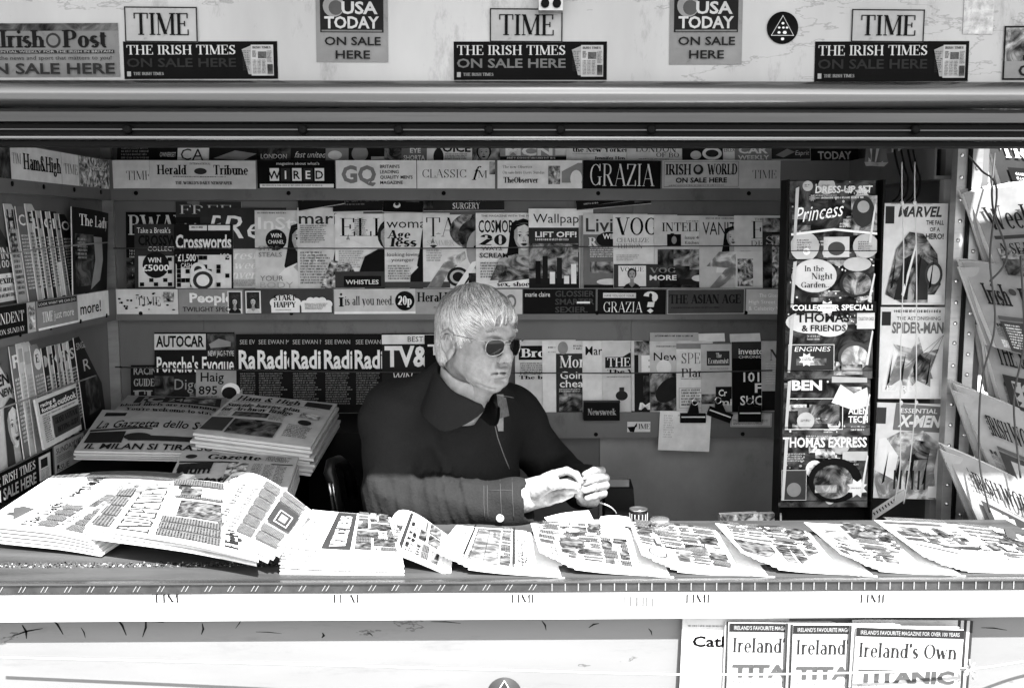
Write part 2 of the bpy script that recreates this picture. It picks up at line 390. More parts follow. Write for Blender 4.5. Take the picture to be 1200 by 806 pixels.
# ------------------------------------------------------------------ a printed sheet
EPS = 0.00022
class Canvas:
    """printed matter in its own flat coordinates (metres, origin bottom left), laid on a sheet by a mapping"""
    def __init__(s, w, h, gloss=True, cell=None):
        s.w, s.h, s.gloss, s.cell = w, h, gloss, cell
        s.it = []; s.n = 0
    raw = 0
    def c(s, v):
        if not isinstance(v, (int, float, str)): return v
        if s.raw < 0:                                   # newsprint lying in the sun: ink colours darkened so print still shows
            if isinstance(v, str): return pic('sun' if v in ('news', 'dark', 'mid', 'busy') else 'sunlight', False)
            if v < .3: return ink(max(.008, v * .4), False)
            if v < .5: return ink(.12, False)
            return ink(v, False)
        if isinstance(v, str): return pic(v, s.gloss)
        if s.raw and isinstance(v, (int, float)):
            v = round(v * s.raw, 3)
            return plain('outdoor_print_%03d' % int(v * 1000), max(v if v > .05 else v * .6, .003), .6, 0, .2, 14, 0, .03, None, .35 if v > .05 else .3)
        if isinstance(v, (int, float)): return ink(v, s.gloss)
        return v
    def _add(s, v, f, m, step=1):
        s.n += step
        s.it.append((np.asarray(v, float), f, s.c(m), s.n))
    def rect(s, x0, y0, x1, y1, m):
        """fractions of the sheet"""
        X0, Y0, X1, Y1 = x0 * s.w, y0 * s.h, x1 * s.w, y1 * s.h
        nx = ny = 1
        if s.cell:
            nx = max(1, int(math.ceil((X1 - X0) / s.cell))); ny = max(1, int(math.ceil((Y1 - Y0) / s.cell)))
        v = [(X0 + (X1 - X0) * i / nx, Y0 + (Y1 - Y0) * j / ny) for j in range(ny + 1) for i in range(nx + 1)]
        f = [(j * (nx + 1) + i, j * (nx + 1) + i + 1, (j + 1) * (nx + 1) + i + 1, (j + 1) * (nx + 1) + i) for j in range(ny) for i in range(nx)]
        s._add(v, f, m)
    def frame(s, x0, y0, x1, y1, m, t=0.0012):
        tx, ty = t / s.w, t / s.h
        s.rect(x0, y0, x1, y0 + ty, m); s.rect(x0, y1 - ty, x1, y1, m); s.rect(x0, y0, x0 + tx, y1, m); s.rect(x1 - tx, y0, x1, y1, m)
    def _clip(s, P_):
        for ax, lim, sg in ((0, 0.0, 1), (0, s.w, -1), (1, 0.0, 1), (1, s.h, -1)):
            out = []
            for i in range(len(P_)):
                a, b = P_[i - 1], P_[i]
                da, db = (a[ax] - lim) * sg, (b[ax] - lim) * sg
                if (da >= 0) != (db >= 0):
                    t = da / (da - db); out.append((a[0] + (b[0] - a[0]) * t, a[1] + (b[1] - a[1]) * t))
                if db >= 0: out.append(b)
            P_ = out
            if not P_: break
        return P_
    def poly(s, pts, m):
        q = s._clip([(a * s.w, b * s.h) for a, b in pts])
        if len(q) > 2: s._add(q, [tuple(range(len(q)))], m)
    def ell(s, cx, cy, rx, ry, m, n=20, a=0.0, ring=None):
        """rx in sheet widths, ry in sheet widths too (so rx == ry is a circle)"""
        ca, sa = math.cos(a), math.sin(a)
        v = []
        for k in range(n):
            t = 2 * math.pi * k / n
            ex, ey = rx * math.cos(t), ry * math.sin(t)
            v.append(((cx + ex * ca - ey * sa) * s.w, cy * s.h + (ex * sa + ey * ca) * s.w))
        v = s._clip(v)
        if len(v) > 2: s._add(v, [tuple(range(len(v)))], m)
    def text(s, txt, x, y, h, m, font='sans', w=None, bold=0.0, shear=0.0, just='l', rot=0.0):
        """x, y fractions of the sheet; h: cap height in fractions of sheet height; w: fit to this fraction of the width"""
        v, f = (sans(txt, bold) if font == 'sans' else serif(txt, {'serif': .15, 'heavy': .21, 'thin': .10}[font], {'serif': .045, 'heavy': .07, 'thin': .022}[font]))
        if not len(v): return
        v = v.copy(); H = h * s.h
        wid = v[:, 0].max()
        sx = (w * s.w / wid) if w else H
        v[:, 0] = v[:, 0] * sx; v[:, 1] *= H
        v[:, 0] += v[:, 1] * shear
        if just == 'c': v[:, 0] -= wid * sx / 2
        if just == 'r': v[:, 0] -= wid * sx
        if rot:
            c_, s_ = math.cos(rot), math.sin(rot)
            v = np.stack([v[:, 0] * c_ - v[:, 1] * s_, v[:, 0] * s_ + v[:, 1] * c_], 1)
        v[:, 0] += x * s.w; v[:, 1] += y * s.h
        f = [q for q in f if all(-.001 < v[i, 0] < s.w * 1.0005 for i in q)]
        if f: s._add(v, f, m, 2)
    def lines(s, x0, y0, x1, y1, n, m, fill=0.5, rag=0.25, seed=0):
        """small print too fine to read: broken word-sized dashes"""
        rn = random.Random(seed * 977 + n + int(x0 * 91) + int(y0 * 53))
        n = max(1, int(n * 1.35)); V, F = [], []
        def q(xa, ya, xb, yb):
            b = len(V); V.extend([(xa, ya), (xb, ya), (xb, yb), (xa, yb)]); F.append((b, b + 1, b + 2, b + 3))
        X0, X1 = x0 * s.w, x1 * s.w
        for i in range(n):
            yt = (y1 - (y1 - y0) * i / n) * s.h; hh = (y1 - y0) / n * fill * 1.15 * s.h; yb = yt - hh
            x = X0; end = X1 - rn.random() * rag * (X1 - X0)
            lw = hh * .68; st = hh * .24; left = rn.randint(2, 8)
            if lw < .0009: lw = .0016; st = .0008
            while x + lw < end:
                k = rn.randrange(7); xe = x + lw * .78
                if k in (0, 1, 2, 4, 5): q(x, yb, x + st, yt if k != 5 else yb + hh * 1.25)
                if k in (1, 3, 4, 6): q(xe - st, yb, xe, yt)
                if k in (1, 2, 3): q(x + st, yt - st * .8, xe - st if k == 1 else xe, yt)
                if k in (2, 4, 6): q(x + (st if k == 2 else 0), yb, xe, yb + st * .8)
                if k in (3, 6, 0): q(x, yb + hh * .4, xe - st * (k != 0), yb + hh * .4 + st * .8)
                x += lw; left -= 1
                if left <= 0: x += lw * .6; left = rn.randint(2, 8)
        if V: s._add(V, F, m)
    def cols(s, x0, y0, x1, y1, ncol, nl, m=0.06, seed=0):
        g = (x1 - x0) / ncol
        for k in range(ncol):
            if s.raw < 0: s.rect(x0 + g * k, y0, x0 + g * (k + .88), y1, plain('grey_of_small_type', .10, .9, 0, .3, 60, 0, .01))
            s.lines(x0 + g * k, y0, x0 + g * (k + .9), y1, nl, m, 0.45, 0.08, seed + k)
    def portrait(s, cx, cy, r, skin=0.5, hair=0.02, top=0.05, turn=0.0, long=True, hat=False):
        """a printed head and shoulders; cx, cy fractions; r face half width in sheet widths"""
        a = s.w / s.h
        if s.raw >= 0 and isinstance(skin, (int, float)):
            tone = lambda f: plain('printed_skin_%03d' % int(skin * f * 1000), min(.8, skin * f * 1.25), .5, 0, .22, 60, 0, .04)
        else: tone = lambda f: skin * f if isinstance(skin, (int, float)) else skin
        def E(dx, dy, rx, ry, m, rot=0): s.ell(cx + dx * r, cy + dy * r * a, rx * r, ry * r, m, 18, rot)
        def PY(pts, m): s.poly([(cx + x_ * r, cy + y_ * r * a) for x_, y_ in pts], m)
        if long:
            PY([(-1.3, .6), (-1.1, 1.4), (0, 1.8), (1.1, 1.4), (1.35, .5), (1.6, -1.2), (1.9, -3.0), (1.2, -3.6), (.2, -2.4), (-.4, -2.4), (-1.3, -3.4), (-1.8, -2.6), (-1.5, -1)], hair)
        PY([(-2.6, -5.4), (2.6, -5.4), (2.3, -3.4), (1.6, -2.8), (.6, -2.3), (-.6, -2.3), (-1.7, -2.8), (-2.4, -3.5)], top)
        PY([(-.5, -.8), (.5, -.8), (.55, -2.3), (.9, -2.7), (0, -3.6), (-.9, -2.7), (-.5, -2.3)], tone(.62))
        E(0, .25, 1.3, 1.5, hair)
        t_ = turn
        PY([(-.92 + t_ * .2, .6), (-.6, 1.1), (0, 1.25), (.6, 1.1), (.92 + t_ * .3, .6), (.95 + t_ * .3, -.1), (.72 + t_ * .4, -.8), (.35 + t_ * .4, -1.25), (t_ * .4, -1.38), (-.38 + t_ * .3, -1.22), (-.74 + t_ * .2, -.75), (-.95 + t_ * .2, -.1)], tone(1))
        PY([(-.92 + t_ * .2, .6), (-.6, 1.0), (-.55, .2), (-.62, -.5), (-.2, -1.1), (-.38 + t_ * .3, -1.22), (-.74 + t_ * .2, -.75), (-.95 + t_ * .2, -.1)], tone(.6))
        PY([(-1.0, .5), (-1.0, 1.2), (0, 1.6), (1.0, 1.2), (1.0, .4), (.75, .85), (.1, 1.2), (-.6, .95)], hair)
        for k in range(5): PY([(-1.0 + .1 * k, 1.0 + .12 * k), (.1 + .2 * k, 1.35), (.9, .9 - .1 * k), (.15 + .2 * k, 1.28)], tone(.28) if k % 2 else hair)
        for q in (-1, 1):
            x_ = q * .42 + t_ * .42
            E(x_, .13, .27, .13, tone(.55)); E(x_, .10, .2, .075, tone(1.4)); E(x_, .11, .095, .09, 0.006); PY([(x_ - .24, .15), (x_, .24), (x_ + .24, .15), (x_, .19)], .006)
            PY([(x_ - .3, .38), (x_ + .02, .5), (x_ + .3, .4), (x_, .43)], hair if not isinstance(hair, str) else .02)
        PY([(t_ * .5 - .02, .1), (t_ * .62 - .2, -.42), (t_ * .62 + .14, -.44), (t_ * .55 + .02, -.1)], tone(.68))
        E(t_ * .62 - .1, -.43, .06, .04, .01); E(t_ * .62 + .1, -.43, .06, .04, .01)
        PY([(t_ * .5 - .36, -.72), (t_ * .5 - .1, -.63), (t_ * .5, -.66), (t_ * .5 + .1, -.63), (t_ * .5 + .36, -.72), (t_ * .5 + .1, -.9), (t_ * .5 - .1, -.9)], .045)
        PY([(t_ * .5 - .36, -.72), (t_ * .5, -.75), (t_ * .5 + .36, -.72), (t_ * .5, -.78)], .008)
        if hat: E(0, .95, 2.0, .55, .6, -.15); E(0, 1.3, 1.1, .8, .5, -.15)
    def page(s, x0, y0, x1, y1, seed=0, depth=0, rn=None):
        """a densely set page: blocks of columns, pictures and headlines"""
        rn = rn or random.Random(seed)
        w, h = (x1 - x0) * s.w, (y1 - y0) * s.h
        if depth < 4 and max(w, h) > .055:
            f = rn.uniform(.35, .65)
            if w > h * rn.uniform(.8, 1.3):
                xm = x0 + (x1 - x0) * f; s.page(x0, y0, xm, y1, 0, depth + 1, rn); s.page(xm, y0, x1, y1, 0, depth + 1, rn)
            else:
                ym = y0 + (y1 - y0) * f; s.page(x0, y0, x1, ym, 0, depth + 1, rn); s.page(x0, ym, x1, y1, 0, depth + 1, rn)
            return
        gx, gy = .0022 / s.w, .0022 / s.h
        x0 += gx; x1 -= gx; y0 += gy; y1 -= gy
        k = rn.random()
        if k < .36: s.rect(x0, y0, x1, y1, 'news')
        elif k < .44: s.rect(x0, y0, x1, y1, .16); s.lines(x0 + gx, y0 + gy, x1 - gx, y1 - gy, max(1, int(h / .006)), .6, .55, .1, rn.randrange(99))
        else:
            yh = y1
            if rn.random() < .65:
                hh = min(h * .4, rn.uniform(.006, .013)) / s.h
                s.lines(x0, y1 - hh, x1, y1, 1, .02, .85, .1, rn.randrange(99)); yh = y1 - hh - gy
            nc = max(1, int(round(w / .022)))
            s.cols(x0, y0, x1, yh, nc, max(2, int((yh - y0) * s.h / .0042)), .05, rn.randrange(999))
        if rn.random() < .3: s.rect(x0 - gx * .7, y0, x0 - gx * .3, y1, .1)
    def emit(s, mb, fmap, smooth=False):
        for v, f, m, n in s.it:
            n = min(n, 16 + n * .25) if s.cell else n
            k_ = .00032 if s.cell else EPS
            mb.add([fmap(x, y, n * k_ + 0.0004 + (0.00001 * (i // 4 % 24) if len(v) == 4 * len(f) else 0)) for i, (x, y) in enumerate(v)], f, m, smooth)

def edge_mat(gloss=True): return plain('page_edge' if gloss else 'newsprint_edge', 0.55 if gloss else 0.5, .9, 0, .25, 60, 0, .1, (1, 1, 30))

def flat_map(o, rx, up, curl=0.0, w=1.0, h=1.0):
    o, rx, up = Vector(o), Vector(rx).normalized(), Vector(up).normalized()
    nn = rx.cross(up).normalized()
    def f(u, v, n):
        c = curl * ((v / h) ** 2) if curl else 0
        return o + rx * u + up * v + nn * (n + c)
    return f
def sheet_body(mb, cv, fmap, t, cover, gloss=True, smooth=False):
    """cover sheet (front, back) and the block of page edges between"""
    w, h = cv.w, cv.h
    nx = max(1, int(math.ceil(w / cv.cell))) if cv.cell else 1
    ny = max(1, int(math.ceil(h / cv.cell))) if cv.cell else 1
    g = [[(w * i / nx, h * j / ny) for i in range(nx + 1)] for j in range(ny + 1)]
    idx = lambda i, j: j * (nx + 1) + i
    fr = [fmap(x, y, 0) for r_ in g for x, y in r_]
    mb.add(fr, [(idx(i, j), idx(i + 1, j), idx(i + 1, j + 1), idx(i, j + 1)) for j in range(ny) for i in range(nx)], cv.c(cover), smooth)
    bk = [fmap(x, y, -t) for r_ in g for x, y in r_]
    mb.add(bk, [(idx(i, j), idx(i, j + 1), idx(i + 1, j + 1), idx(i + 1, j)) for j in range(ny) for i in range(nx)], cv.c(cover), smooth)
def sheet_edges(mb, cv, fmap, t, gloss=True):
    w, h = cv.w, cv.h
    nx = max(1, int(math.ceil(w / cv.cell))) if cv.cell else 1
    ny = max(1, int(math.ceil(h / cv.cell))) if cv.cell else 1
    ring = [(w * i / nx, 0) for i in range(nx)] + [(w, h * j / ny) for j in range(ny)] + [(w - w * i / nx, h) for i in range(nx)] + [(0, h - h * j / ny) for j in range(ny)]
    k = len(ring)
    vs_ = [fmap(x, y, -0.0002) for x, y in ring] + [fmap(x, y, -t + 0.0002) for x, y in ring]
    mb.add(vs_, [(i, i + k, (i + 1) % k + k, (i + 1) % k) for i in range(k)], edge_mat(gloss))

def printed(name, cv, fmap, t, cover, label, cat, group, gloss=True, smooth=False):
    """a magazine or newspaper: the printed cover is the thing's own mesh, the block of pages its child"""
    org = fmap(0, 0, 0)
    mb = MB(); sheet_body(mb, cv, fmap, t, cover, gloss, smooth); cv.emit(mb, fmap, smooth)
    o = mb.build(name, None, org)
    tag(o, label, cat, group)
    e = MB(); sheet_edges(e, cv, fmap, t, gloss)
    p = e.build('pages', None, org); p.parent = o; p.location = (0, 0, 0)
    return o
ORD = 'first second third fourth fifth sixth seventh eighth ninth tenth eleventh twelfth thirteenth fourteenth fifteenth sixteenth seventeenth eighteenth nineteenth twentieth twenty-first twenty-second twenty-third twenty-fourth'.split()
# ================================================================== THE SETTING
M_PAVE = plain('paving', 0.13, .9, 0, .3, 3, .3, .2)
M_STEEL = plain('brushed_steel', 0.3, .38, 0.55, .22, 5, .05, .5, (1, 6, 6), .35)
M_PANEL = plain('painted_panel', 0.30, .5, 0.0, .25, 1.9, .04, .2, (1.6, 1, .55), .5, .3)
M_PANEL2 = plain('grey_board', 0.25, .6, 0.0, .25, 3.0, .05, .3, (1, 1, .5), .3)
M_ALU = plain('anodised_aluminium', 0.20, .24, .92, .18, 3, .03, .5, (.25, 14, 14), .3)
M_ALU2 = plain('dull_aluminium', 0.06, .38, .8, .25, 3, .03, .5, (.3, 10, 10), .3)
M_DARKALU = plain('grimy_channel', 0.006, .6, .2, .6, 6, .05, .1, (.4, 5, 5), .3)
M_BLACK = plain('black_paint', 0.005, .5, 0, .3, 8, 0, .04)
M_WHITE = plain('white_enamel', 0.6, .4, 0, .05, 3, 0, .4)
M_APRON = plain('apron_panel', 0.15, .5, 0, .12, 2.5, .02, .2, (.5, 1, 3), .2, .5)
M_WOOD = plain('worn_counter', 0.035, .55, 0, .75, 6, .25, .4, (.35, 3, 3), .6)
M_GRIT = plain('gritty_counter_edge', 0.08, .85, 0, .9, 90, .6, .3)
M_NOSE = plain('chequered_nosing', 0.07, .35, .7, .4, 30, .2, .5, None, .4)
M_RIVET = plain('rivet_steel', 0.6, .25, .9, .2, 40)
M_WIRE = plain('black_cord', 0.02, .6)
M_CORD = plain('pale_cord', 0.6, .7)
M_INT = plain('interior_metal', 0.115, .5, 0.1, .35, 2.2, .05, .3, (1, 1, .6), .45)

g = MB(); g.bx(-60, 60, -60, 60, -.2, 0, M_PAVE)
tag(g.build('pavement', None, (0, 0, 0)), kind='structure')

CT = 0.947           # counter top
kiosk = empty('newspaper_kiosk', (0, 2.7, 0), 'metal street kiosk with shelves, counter and sticker covered board above its hatch', 'kiosk')
def kp(mb, name, sub=None): return part(mb, name, kiosk, sub)
# walls
m = MB(); m.bx(-1.30, 1.24, 3.35, 3.40, 0.15, 2.40, M_INT)
bw_ = kp(m, 'back_wall')
for x in (-.98, 0.46):
    m = MB(); m.bx(x - .02, x + .02, 3.344, 3.3495, .2, 2.3, M_INT); kp(m, 'wall_batten', bw_)
m = MB(); m.bx(-1.31, -1.27, 2.03, 3.349, 0.15, 2.40, M_INT); kp(m, 'side_wall')
m = MB(); m.bx(1.20, 1.24, 2.60, 3.349, 0.15, 2.40, M_INT); m.bx(1.20, 1.24, 2.03, 2.60, 0.15, .93, M_INT); kp(m, 'side_wall')
m = MB(); m.bx(-1.34, 1.28, 1.98, 3.44, 2.401, 2.46, M_PANEL2); kp(m, 'roof')
m = MB(); m.bx(-1.30, 1.24, 2.05, 3.40, 0.05, .149, M_PANEL2); kp(m, 'floor_deck')
# corner strips inside
m = MB(); m.bx(-1.269, -1.235, 3.335, 3.3495, .2, 2.35, M_STEEL); kp(m, 'corner_strip')
m = MB(); m.bx(.34, .93, 3.3425, 3.3495, .40, .973, plain('painted_bounce_light', .26, .45, 0, .35, 3.4, .05, .3, (1, 1, .7), .35)); kp(m, 'bounce_light_patch')  # added pale sheet: light bounced onto the wall, put into its colour
# fascia
m = MB(); m.bx(-2.0, 2.0, 2.0, 2.03, 1.932, 2.40, M_PANEL); fas = kp(m, 'fascia_board')
m = MB()
b0 = P(645, 2, 1.99)
m.box((b0.x, 1.985, b0.z + .005), (.045, .028, .05), M_STEEL)
for q in (-.011, .011): m.lathe([(.0, -.002), (.008, -.002), (.008, .004), (.004, .006), (0, .006)], (b0.x + q, 1.969, b0.z - .008), M_BLACK, 12, Matrix.Rotation(R(90), 3, 'X'))
kp(m, 'hinge_bracket', fas)
# rails under the fascia: a rounded extrusion, a flat, a dark channel with bolts, a thin bright lip
zz = lambda py: P(600, py, 2.0).z
prof = [(2.03, zz(96)), (1.99, zz(96)), (1.975, zz(98)), (1.966, zz(104)), (1.962, zz(112)), (1.965, zz(118)), (1.974, zz(123)), (1.99, zz(127)), (2.03, zz(127.5))]
m = MB(); m.prism(prof, -2, 2, M_ALU, True); r1 = kp(m, 'rounded_rail')
prof = [(2.03, zz(128)), (1.992, zz(128.5)), (1.986, zz(133)), (1.986, zz(144)), (2.03, zz(145))]
m = MB(); m.prism(prof, -2, 2, M_ALU2); kp(m, 'flat_rail')
m = MB(); m.bx(-2, 2, 2.004, 2.03, zz(159), zz(145.5), M_DARKALU)
m.bx(-2, 2, 1.996, 2.0035, zz(153.3), zz(151.8), M_ALU2)
ch = kp(m, 'shutter_channel')
for px in (150, 355, 467, 573, 657, 763, 1072):
    q = P(px, 152, 2.0)
    m = MB(); m.lathe([(0, 0), (.009, 0), (.009, .006), (.006, .009), (0, .009)], (q.x, 2.0, q.z), M_BLACK, 10, Matrix.Rotation(R(90), 3, 'X')); kp(m, 'bolt', ch)
prof = [(2.03, zz(159.5)), (1.99, zz(159.8)), (1.984, zz(162)), (1.99, zz(165)), (2.03, zz(165.5))]
m = MB(); m.prism(prof, -2, 2, M_ALU, True); kp(m, 'lip_rail')
m = MB(); m.bx(-2, 2, 1.998, 2.05, zz(171.5), zz(166), M_BLACK); kp(m, 'shutter_slot')
# raised flap over the hatch that shades everything behind the counter
m = MB()
m.add([(-1.7, 1.995, 2.48), (1.7, 1.995, 2.48), (1.7, 1.47, 2.61), (-1.7, 1.47, 2.61), (-1.7, 1.995, 2.51), (1.7, 1.995, 2.51), (1.7, 1.47, 2.64), (-1.7, 1.47, 2.64)],
      [(0, 1, 2, 3), (7, 6, 5, 4), (0, 4, 5, 1), (1, 5, 6, 2), (2, 6, 7, 3), (3, 7, 4, 0)], M_PANEL)
kp(m, 'raised_flap')
for x in (-1.5, 1.5):
    m = MB(); m.tube([(x, 2.0, 2.2), (x, 1.5, 2.56)], .012, M_STEEL); kp(m, 'gas_strut')
# counter
m = MB(); m.bx(-1.30, 1.24, 1.998, 2.42, CT - .03, CT, M_WOOD); ctr = kp(m, 'counter_top')
m = MB(); m.bx(-1.4, 1.4, 2.005, 2.075, CT + .0005, CT + .005, M_WOOD); kp(m, 'counter_board', ctr)
m = MB()
rn = random.Random(3)
for i in range(1900):                 # grit and torn paper crumbs along the worn edge
    x = rn.uniform(-1.05, -.42); y = rn.gauss(2.105, .008); s = rn.uniform(.0006, .0019)
    m.box((x, y, CT + s * .5), (s * rn.uniform(1, 2.4), s, s), M_GRIT if rn.random() < .55 else (M_WHITE if rn.random() < .15 else M_BLACK), Matrix.Rotation(rn.uniform(0, 3), 3, 'Z'))
go = m.build('grit', None, (-.75, 2.1, CT)); tag(go, 'pale grit and torn paper crumbs on the worn counter edge', 'grit', kind='stuff')
m = MB()
z0, z1 = zz(690.5), zz(680.5)
m.bx(-1.4, 1.4, 1.990, 1.9975, z0, z1, M_NOSE)
m.bx(-1.4, 1.4, 1.986, 2.004, z1 + .0003, z1 + .004, M_ALU)
m.bx(-1.4, 1.4, 1.986, 1.9895, z0 - .003, z0, M_ALU)
nose = kp(m, 'counter_nosing', ctr)
m = MB()
x = -1.05
while x < 1.1:                         # raised ribs of the tread pattern
    if x < .1:
        for q in (0, .008):
            m.add([(x + q, 1.9885, z0 + .003), (x + q + .002, 1.9885, z0 + .003), (x + q + .009, 1.9885, z1 - .003), (x + q + .007, 1.9885, z1 - .003)], [(0, 1, 2, 3)], M_RIVET)
        x += .046 + rn.uniform(-.002, .002)
    else:
        m.bx(x, x + .0022, 1.9875, 1.9895, z0 + .001, z1 - .001, M_RIVET); x += .0245 + rn.uniform(-.003, .003)
kp(m, 'tread_ribs', ctr)
m = MB(); m.bx(-1.4, 1.4, 1.985, 1.997, zz(722), zz(692), M_WHITE); strip_ = kp(m, 'price_strip')
m = MB(); m.bx(-1.4, 1.4, 2.022, 2.05, .12, zz(691), M_APRON); apron = kp(m, 'front_panel')
def scrape(mb, x0, z0_, x1, z1_, w, y, mat):
    d = Vector((x1 - x0, 0, z1_ - z0_)); n_ = Vector((-d.z, 0, d.x)).normalized() * w / 2
    a, b = Vector((x0, y, z0_)), Vector((x1, y, z1_))
    mid = (a + b) / 2 + n_ * 1.5
    mb.add([a - n_ * .4, mid - n_, b - n_ * .3, b + n_ * .3, mid + n_, a + n_ * .4], [(0, 1, 2, 3, 4, 5)], mat)
m = MB()
for (a, b, c_, d_, w_) in [(14, 745, 50, 736, 2), (26, 732, 31, 748, 3), (58, 722, 74, 743, 2.5), (95, 735, 100, 747, 1.5), (135, 722, 148, 744, 2.6), (150, 726, 192, 729, 2.4),
                           (171, 723, 167, 746, 2.6), (218, 727, 236, 727, 2), (237, 730, 236, 743, 2.4), (284, 722, 276, 736, 1.2), (378, 741, 377, 747, 3), (0, 727, 40, 727, 2), (430, 741, 437, 745, 1.5), (505, 728, 540, 730, 1.2), (760, 736, 764, 744, 1.6), (1150, 735, 1180, 738, 1.4), (300, 740, 330, 742, 1), (635, 727, 640, 738, 2), (690, 735, 702, 730, 2), (85, 722, 120, 724, 2)]:
    p0, p1 = P(a, b, 2.0215), P(c_, d_, 2.0215)
    scrape(m, p0.x, p0.z, p1.x, p1.z, w_ * .0017, 2.0215, M_BLACK)
kp(m, 'scrapes', apron)
m = MB(); q = P(591, 803, 2.0213)
m.lathe([(0, 0), (.036, 0), (.036, .001), (0, .001)], (q.x, q.y, q.z - .018), ink(.05), 30, Matrix.Rotation(R(90), 3, 'X'))
cc = (q.x, q.z - .018)
for k_, (r0, mt) in enumerate(((.031, ink(.5)), (.028, ink(.05)))):
    m.add([(cc[0] + r0 * math.sin(R(a)), 2.0198 - .0004 * k_, cc[1] + r0 * math.cos(R(a))) for a in (0, 240, 120)], [(0, 1, 2)], mt)
emb = m.build('sticker', None, (cc[0], 2.021, cc[1])); tag(emb, 'round dark emblem sticker low on the bright panel below the counter', 'sticker')
# lip posts
def rivet(mb, x, y, z): mb.lathe([(0, 0), (.0055, 0), (.0045, .003), (.002, .0045), (0, .0048)], (x, y, z), M_RIVET, 10, Matrix.Rotation(R(90), 3, 'X'))
m = MB()
m.bx(1.145, 1.170, 2.565, 2.598, CT - .1, 2.0, M_STEEL)
m.bx(1.1703, 1.178, 2.555, 2.61, CT - .1, 2.0, M_BLACK)
m.bx(1.1783, 1.206, 2.560, 2.598, CT - .1, 2.0, M_STEEL)
post = kp(m, 'corner_post')
for i in range(19):
    m = MB(); z = 1.83 - i * .052
    rivet(m, 1.157 + rn.uniform(-.002, .002), 2.565, z + rn.uniform(-.004, .004)); rivet(m, 1.192, 2.560, z - .026); kp(m, 'rivet_pair', post)
m = MB(); m.bx(1.165, 1.195, 2.68, 2.71, CT - .1, 2.3, M_PANEL2); kp(m, 'inner_post')
# shelves: lips + pocket boards
ZL = [(1.867, 1.742), (1.463, 1.362), (1.060, .975)]
for (zt, zb) in ZL:
    m = MB(); m.bx(-1.22, 1.15, 3.280, 3.284, zb, zt, M_INT); m.bx(-1.22, 1.15, 3.2842, 3.3495, zb, zb + .012, M_INT)
    s_ = kp(m, 'shelf')
    for x in (-1.17, -.69, -.2, .29, .77):
        m = MB(); m.lathe([(0, 0), (.007, 0), (.006, .002), (0, .002)], (x + .03, 3.2795, zb + .022 if zt > 1.1 else zb + .012), M_BLACK, 10, Matrix.Rotation(R(90), 3, 'X')); kp(m, 'bolt', s_)
for (zt, zb) in ZL:
    m = MB(); m.bx(-1.224, -1.22, 2.06, 3.284, zb, zt, M_INT); m.bx(-1.2695, -1.2242, 2.06, 3.284, zb, zb + .012, M_INT)
    s_ = kp(m, 'side_shelf')
    for y in (2.62, 2.8, 3.0, 3.2):
        m = MB(); m.lathe([(0, 0), (.007, 0), (.006, .002), (0, .002)], (-1.2195, y, zb + .022), M_BLACK, 10, Matrix.Rotation(R(90), 3, 'Y')); kp(m, 'bolt', s_)
m = MB(); m.bx(1.12, 1.124, 2.64, 3.28, 1.779, 1.867, M_INT); m.bx(1.124, 1.1995, 2.64, 3.28, 1.779, 1.787, M_INT); kp(m, 'side_shelf')

# ---- the street outside the side opening
M_FAR = plain('pale_render', 0.62, .8, 0, .15, 1.2, 0, .3, None, .2)
M_FARD = plain('dark_shopfront', 0.03, .3, 0, .3, 2)
b = empty('building', (6.2, 9.0, 0), 'pale rendered building across the street beyond the side opening', 'building')
m = MB(); m.bx(2.2, 12.2, 9.0, 14, 0, 9, M_FAR); part(m, 'wall', b)
for i in range(6):
    for j in range(3):
        m = MB(); m.bx(2.8 + i * 1.55, 3.6 + i * 1.55, 8.93, 8.998, 1.0 + j * 2.7, 2.5 + j * 2.7, M_FARD); w_ = part(m, 'window', b)
        m = MB(); m.bx(2.72 + i * 1.55, 3.68 + i * 1.55, 8.85, 8.997, .9 + j * 2.7, .998 + j * 2.7, M_WHITE); part(m, 'sill', b, w_)
# ================================================================== STICKERS AND SHELF LABELS
def run(cv, ops):
    for o in ops:
        k, a = o[0], o[1:]
        kw = a[-1] if a and isinstance(a[-1], dict) else {}
        if kw: a = a[:-1]
        {'t': cv.text, 'r': cv.rect, 'l': cv.lines, 'p': cv.portrait, 'e': cv.ell, 'f': cv.frame, 'y': cv.poly, 'c': cv.cols, 'g': cv.page}[k](*a, **kw)
FX, FZ = Vector((1, 0, 0)), Vector((0, 0, 1))
def board(px0, py0, px1, py1, Y, bg, ops, label, name='sticker', cat='sticker', group=None, t=.0008, gloss=True, roll=0.0):
    """a flat printed sheet facing the street, its corners (px0, py0) top left and (px1, py1) bottom right at distance Y"""
    a, b_, c_ = P(px0, py1, Y), P(px1, py1, Y), P(px0, py0, Y)
    cv = Canvas((b_ - a).length, (c_ - a).length, gloss)
    if name == 'sticker': cv.raw = .56
    run(cv, ops)
    if name in ('sticker', 'shelf_label') and not roll: roll = random.Random(int(px0 * 3 + py0)).uniform(-.007, .007)
    rx = Vector((math.cos(roll), 0, math.sin(roll))); up = Vector((-math.sin(roll), 0, math.cos(roll)))
    fm = flat_map(a, rx, up)
    mb = MB(); sheet_body(mb, cv, fm, t, bg, gloss); sheet_edges(mb, cv, fm, t, gloss); cv.emit(mb, fm)
    o = mb.build(name, None, a)
    return tag(o, label, cat, group)
YF = 1.9985
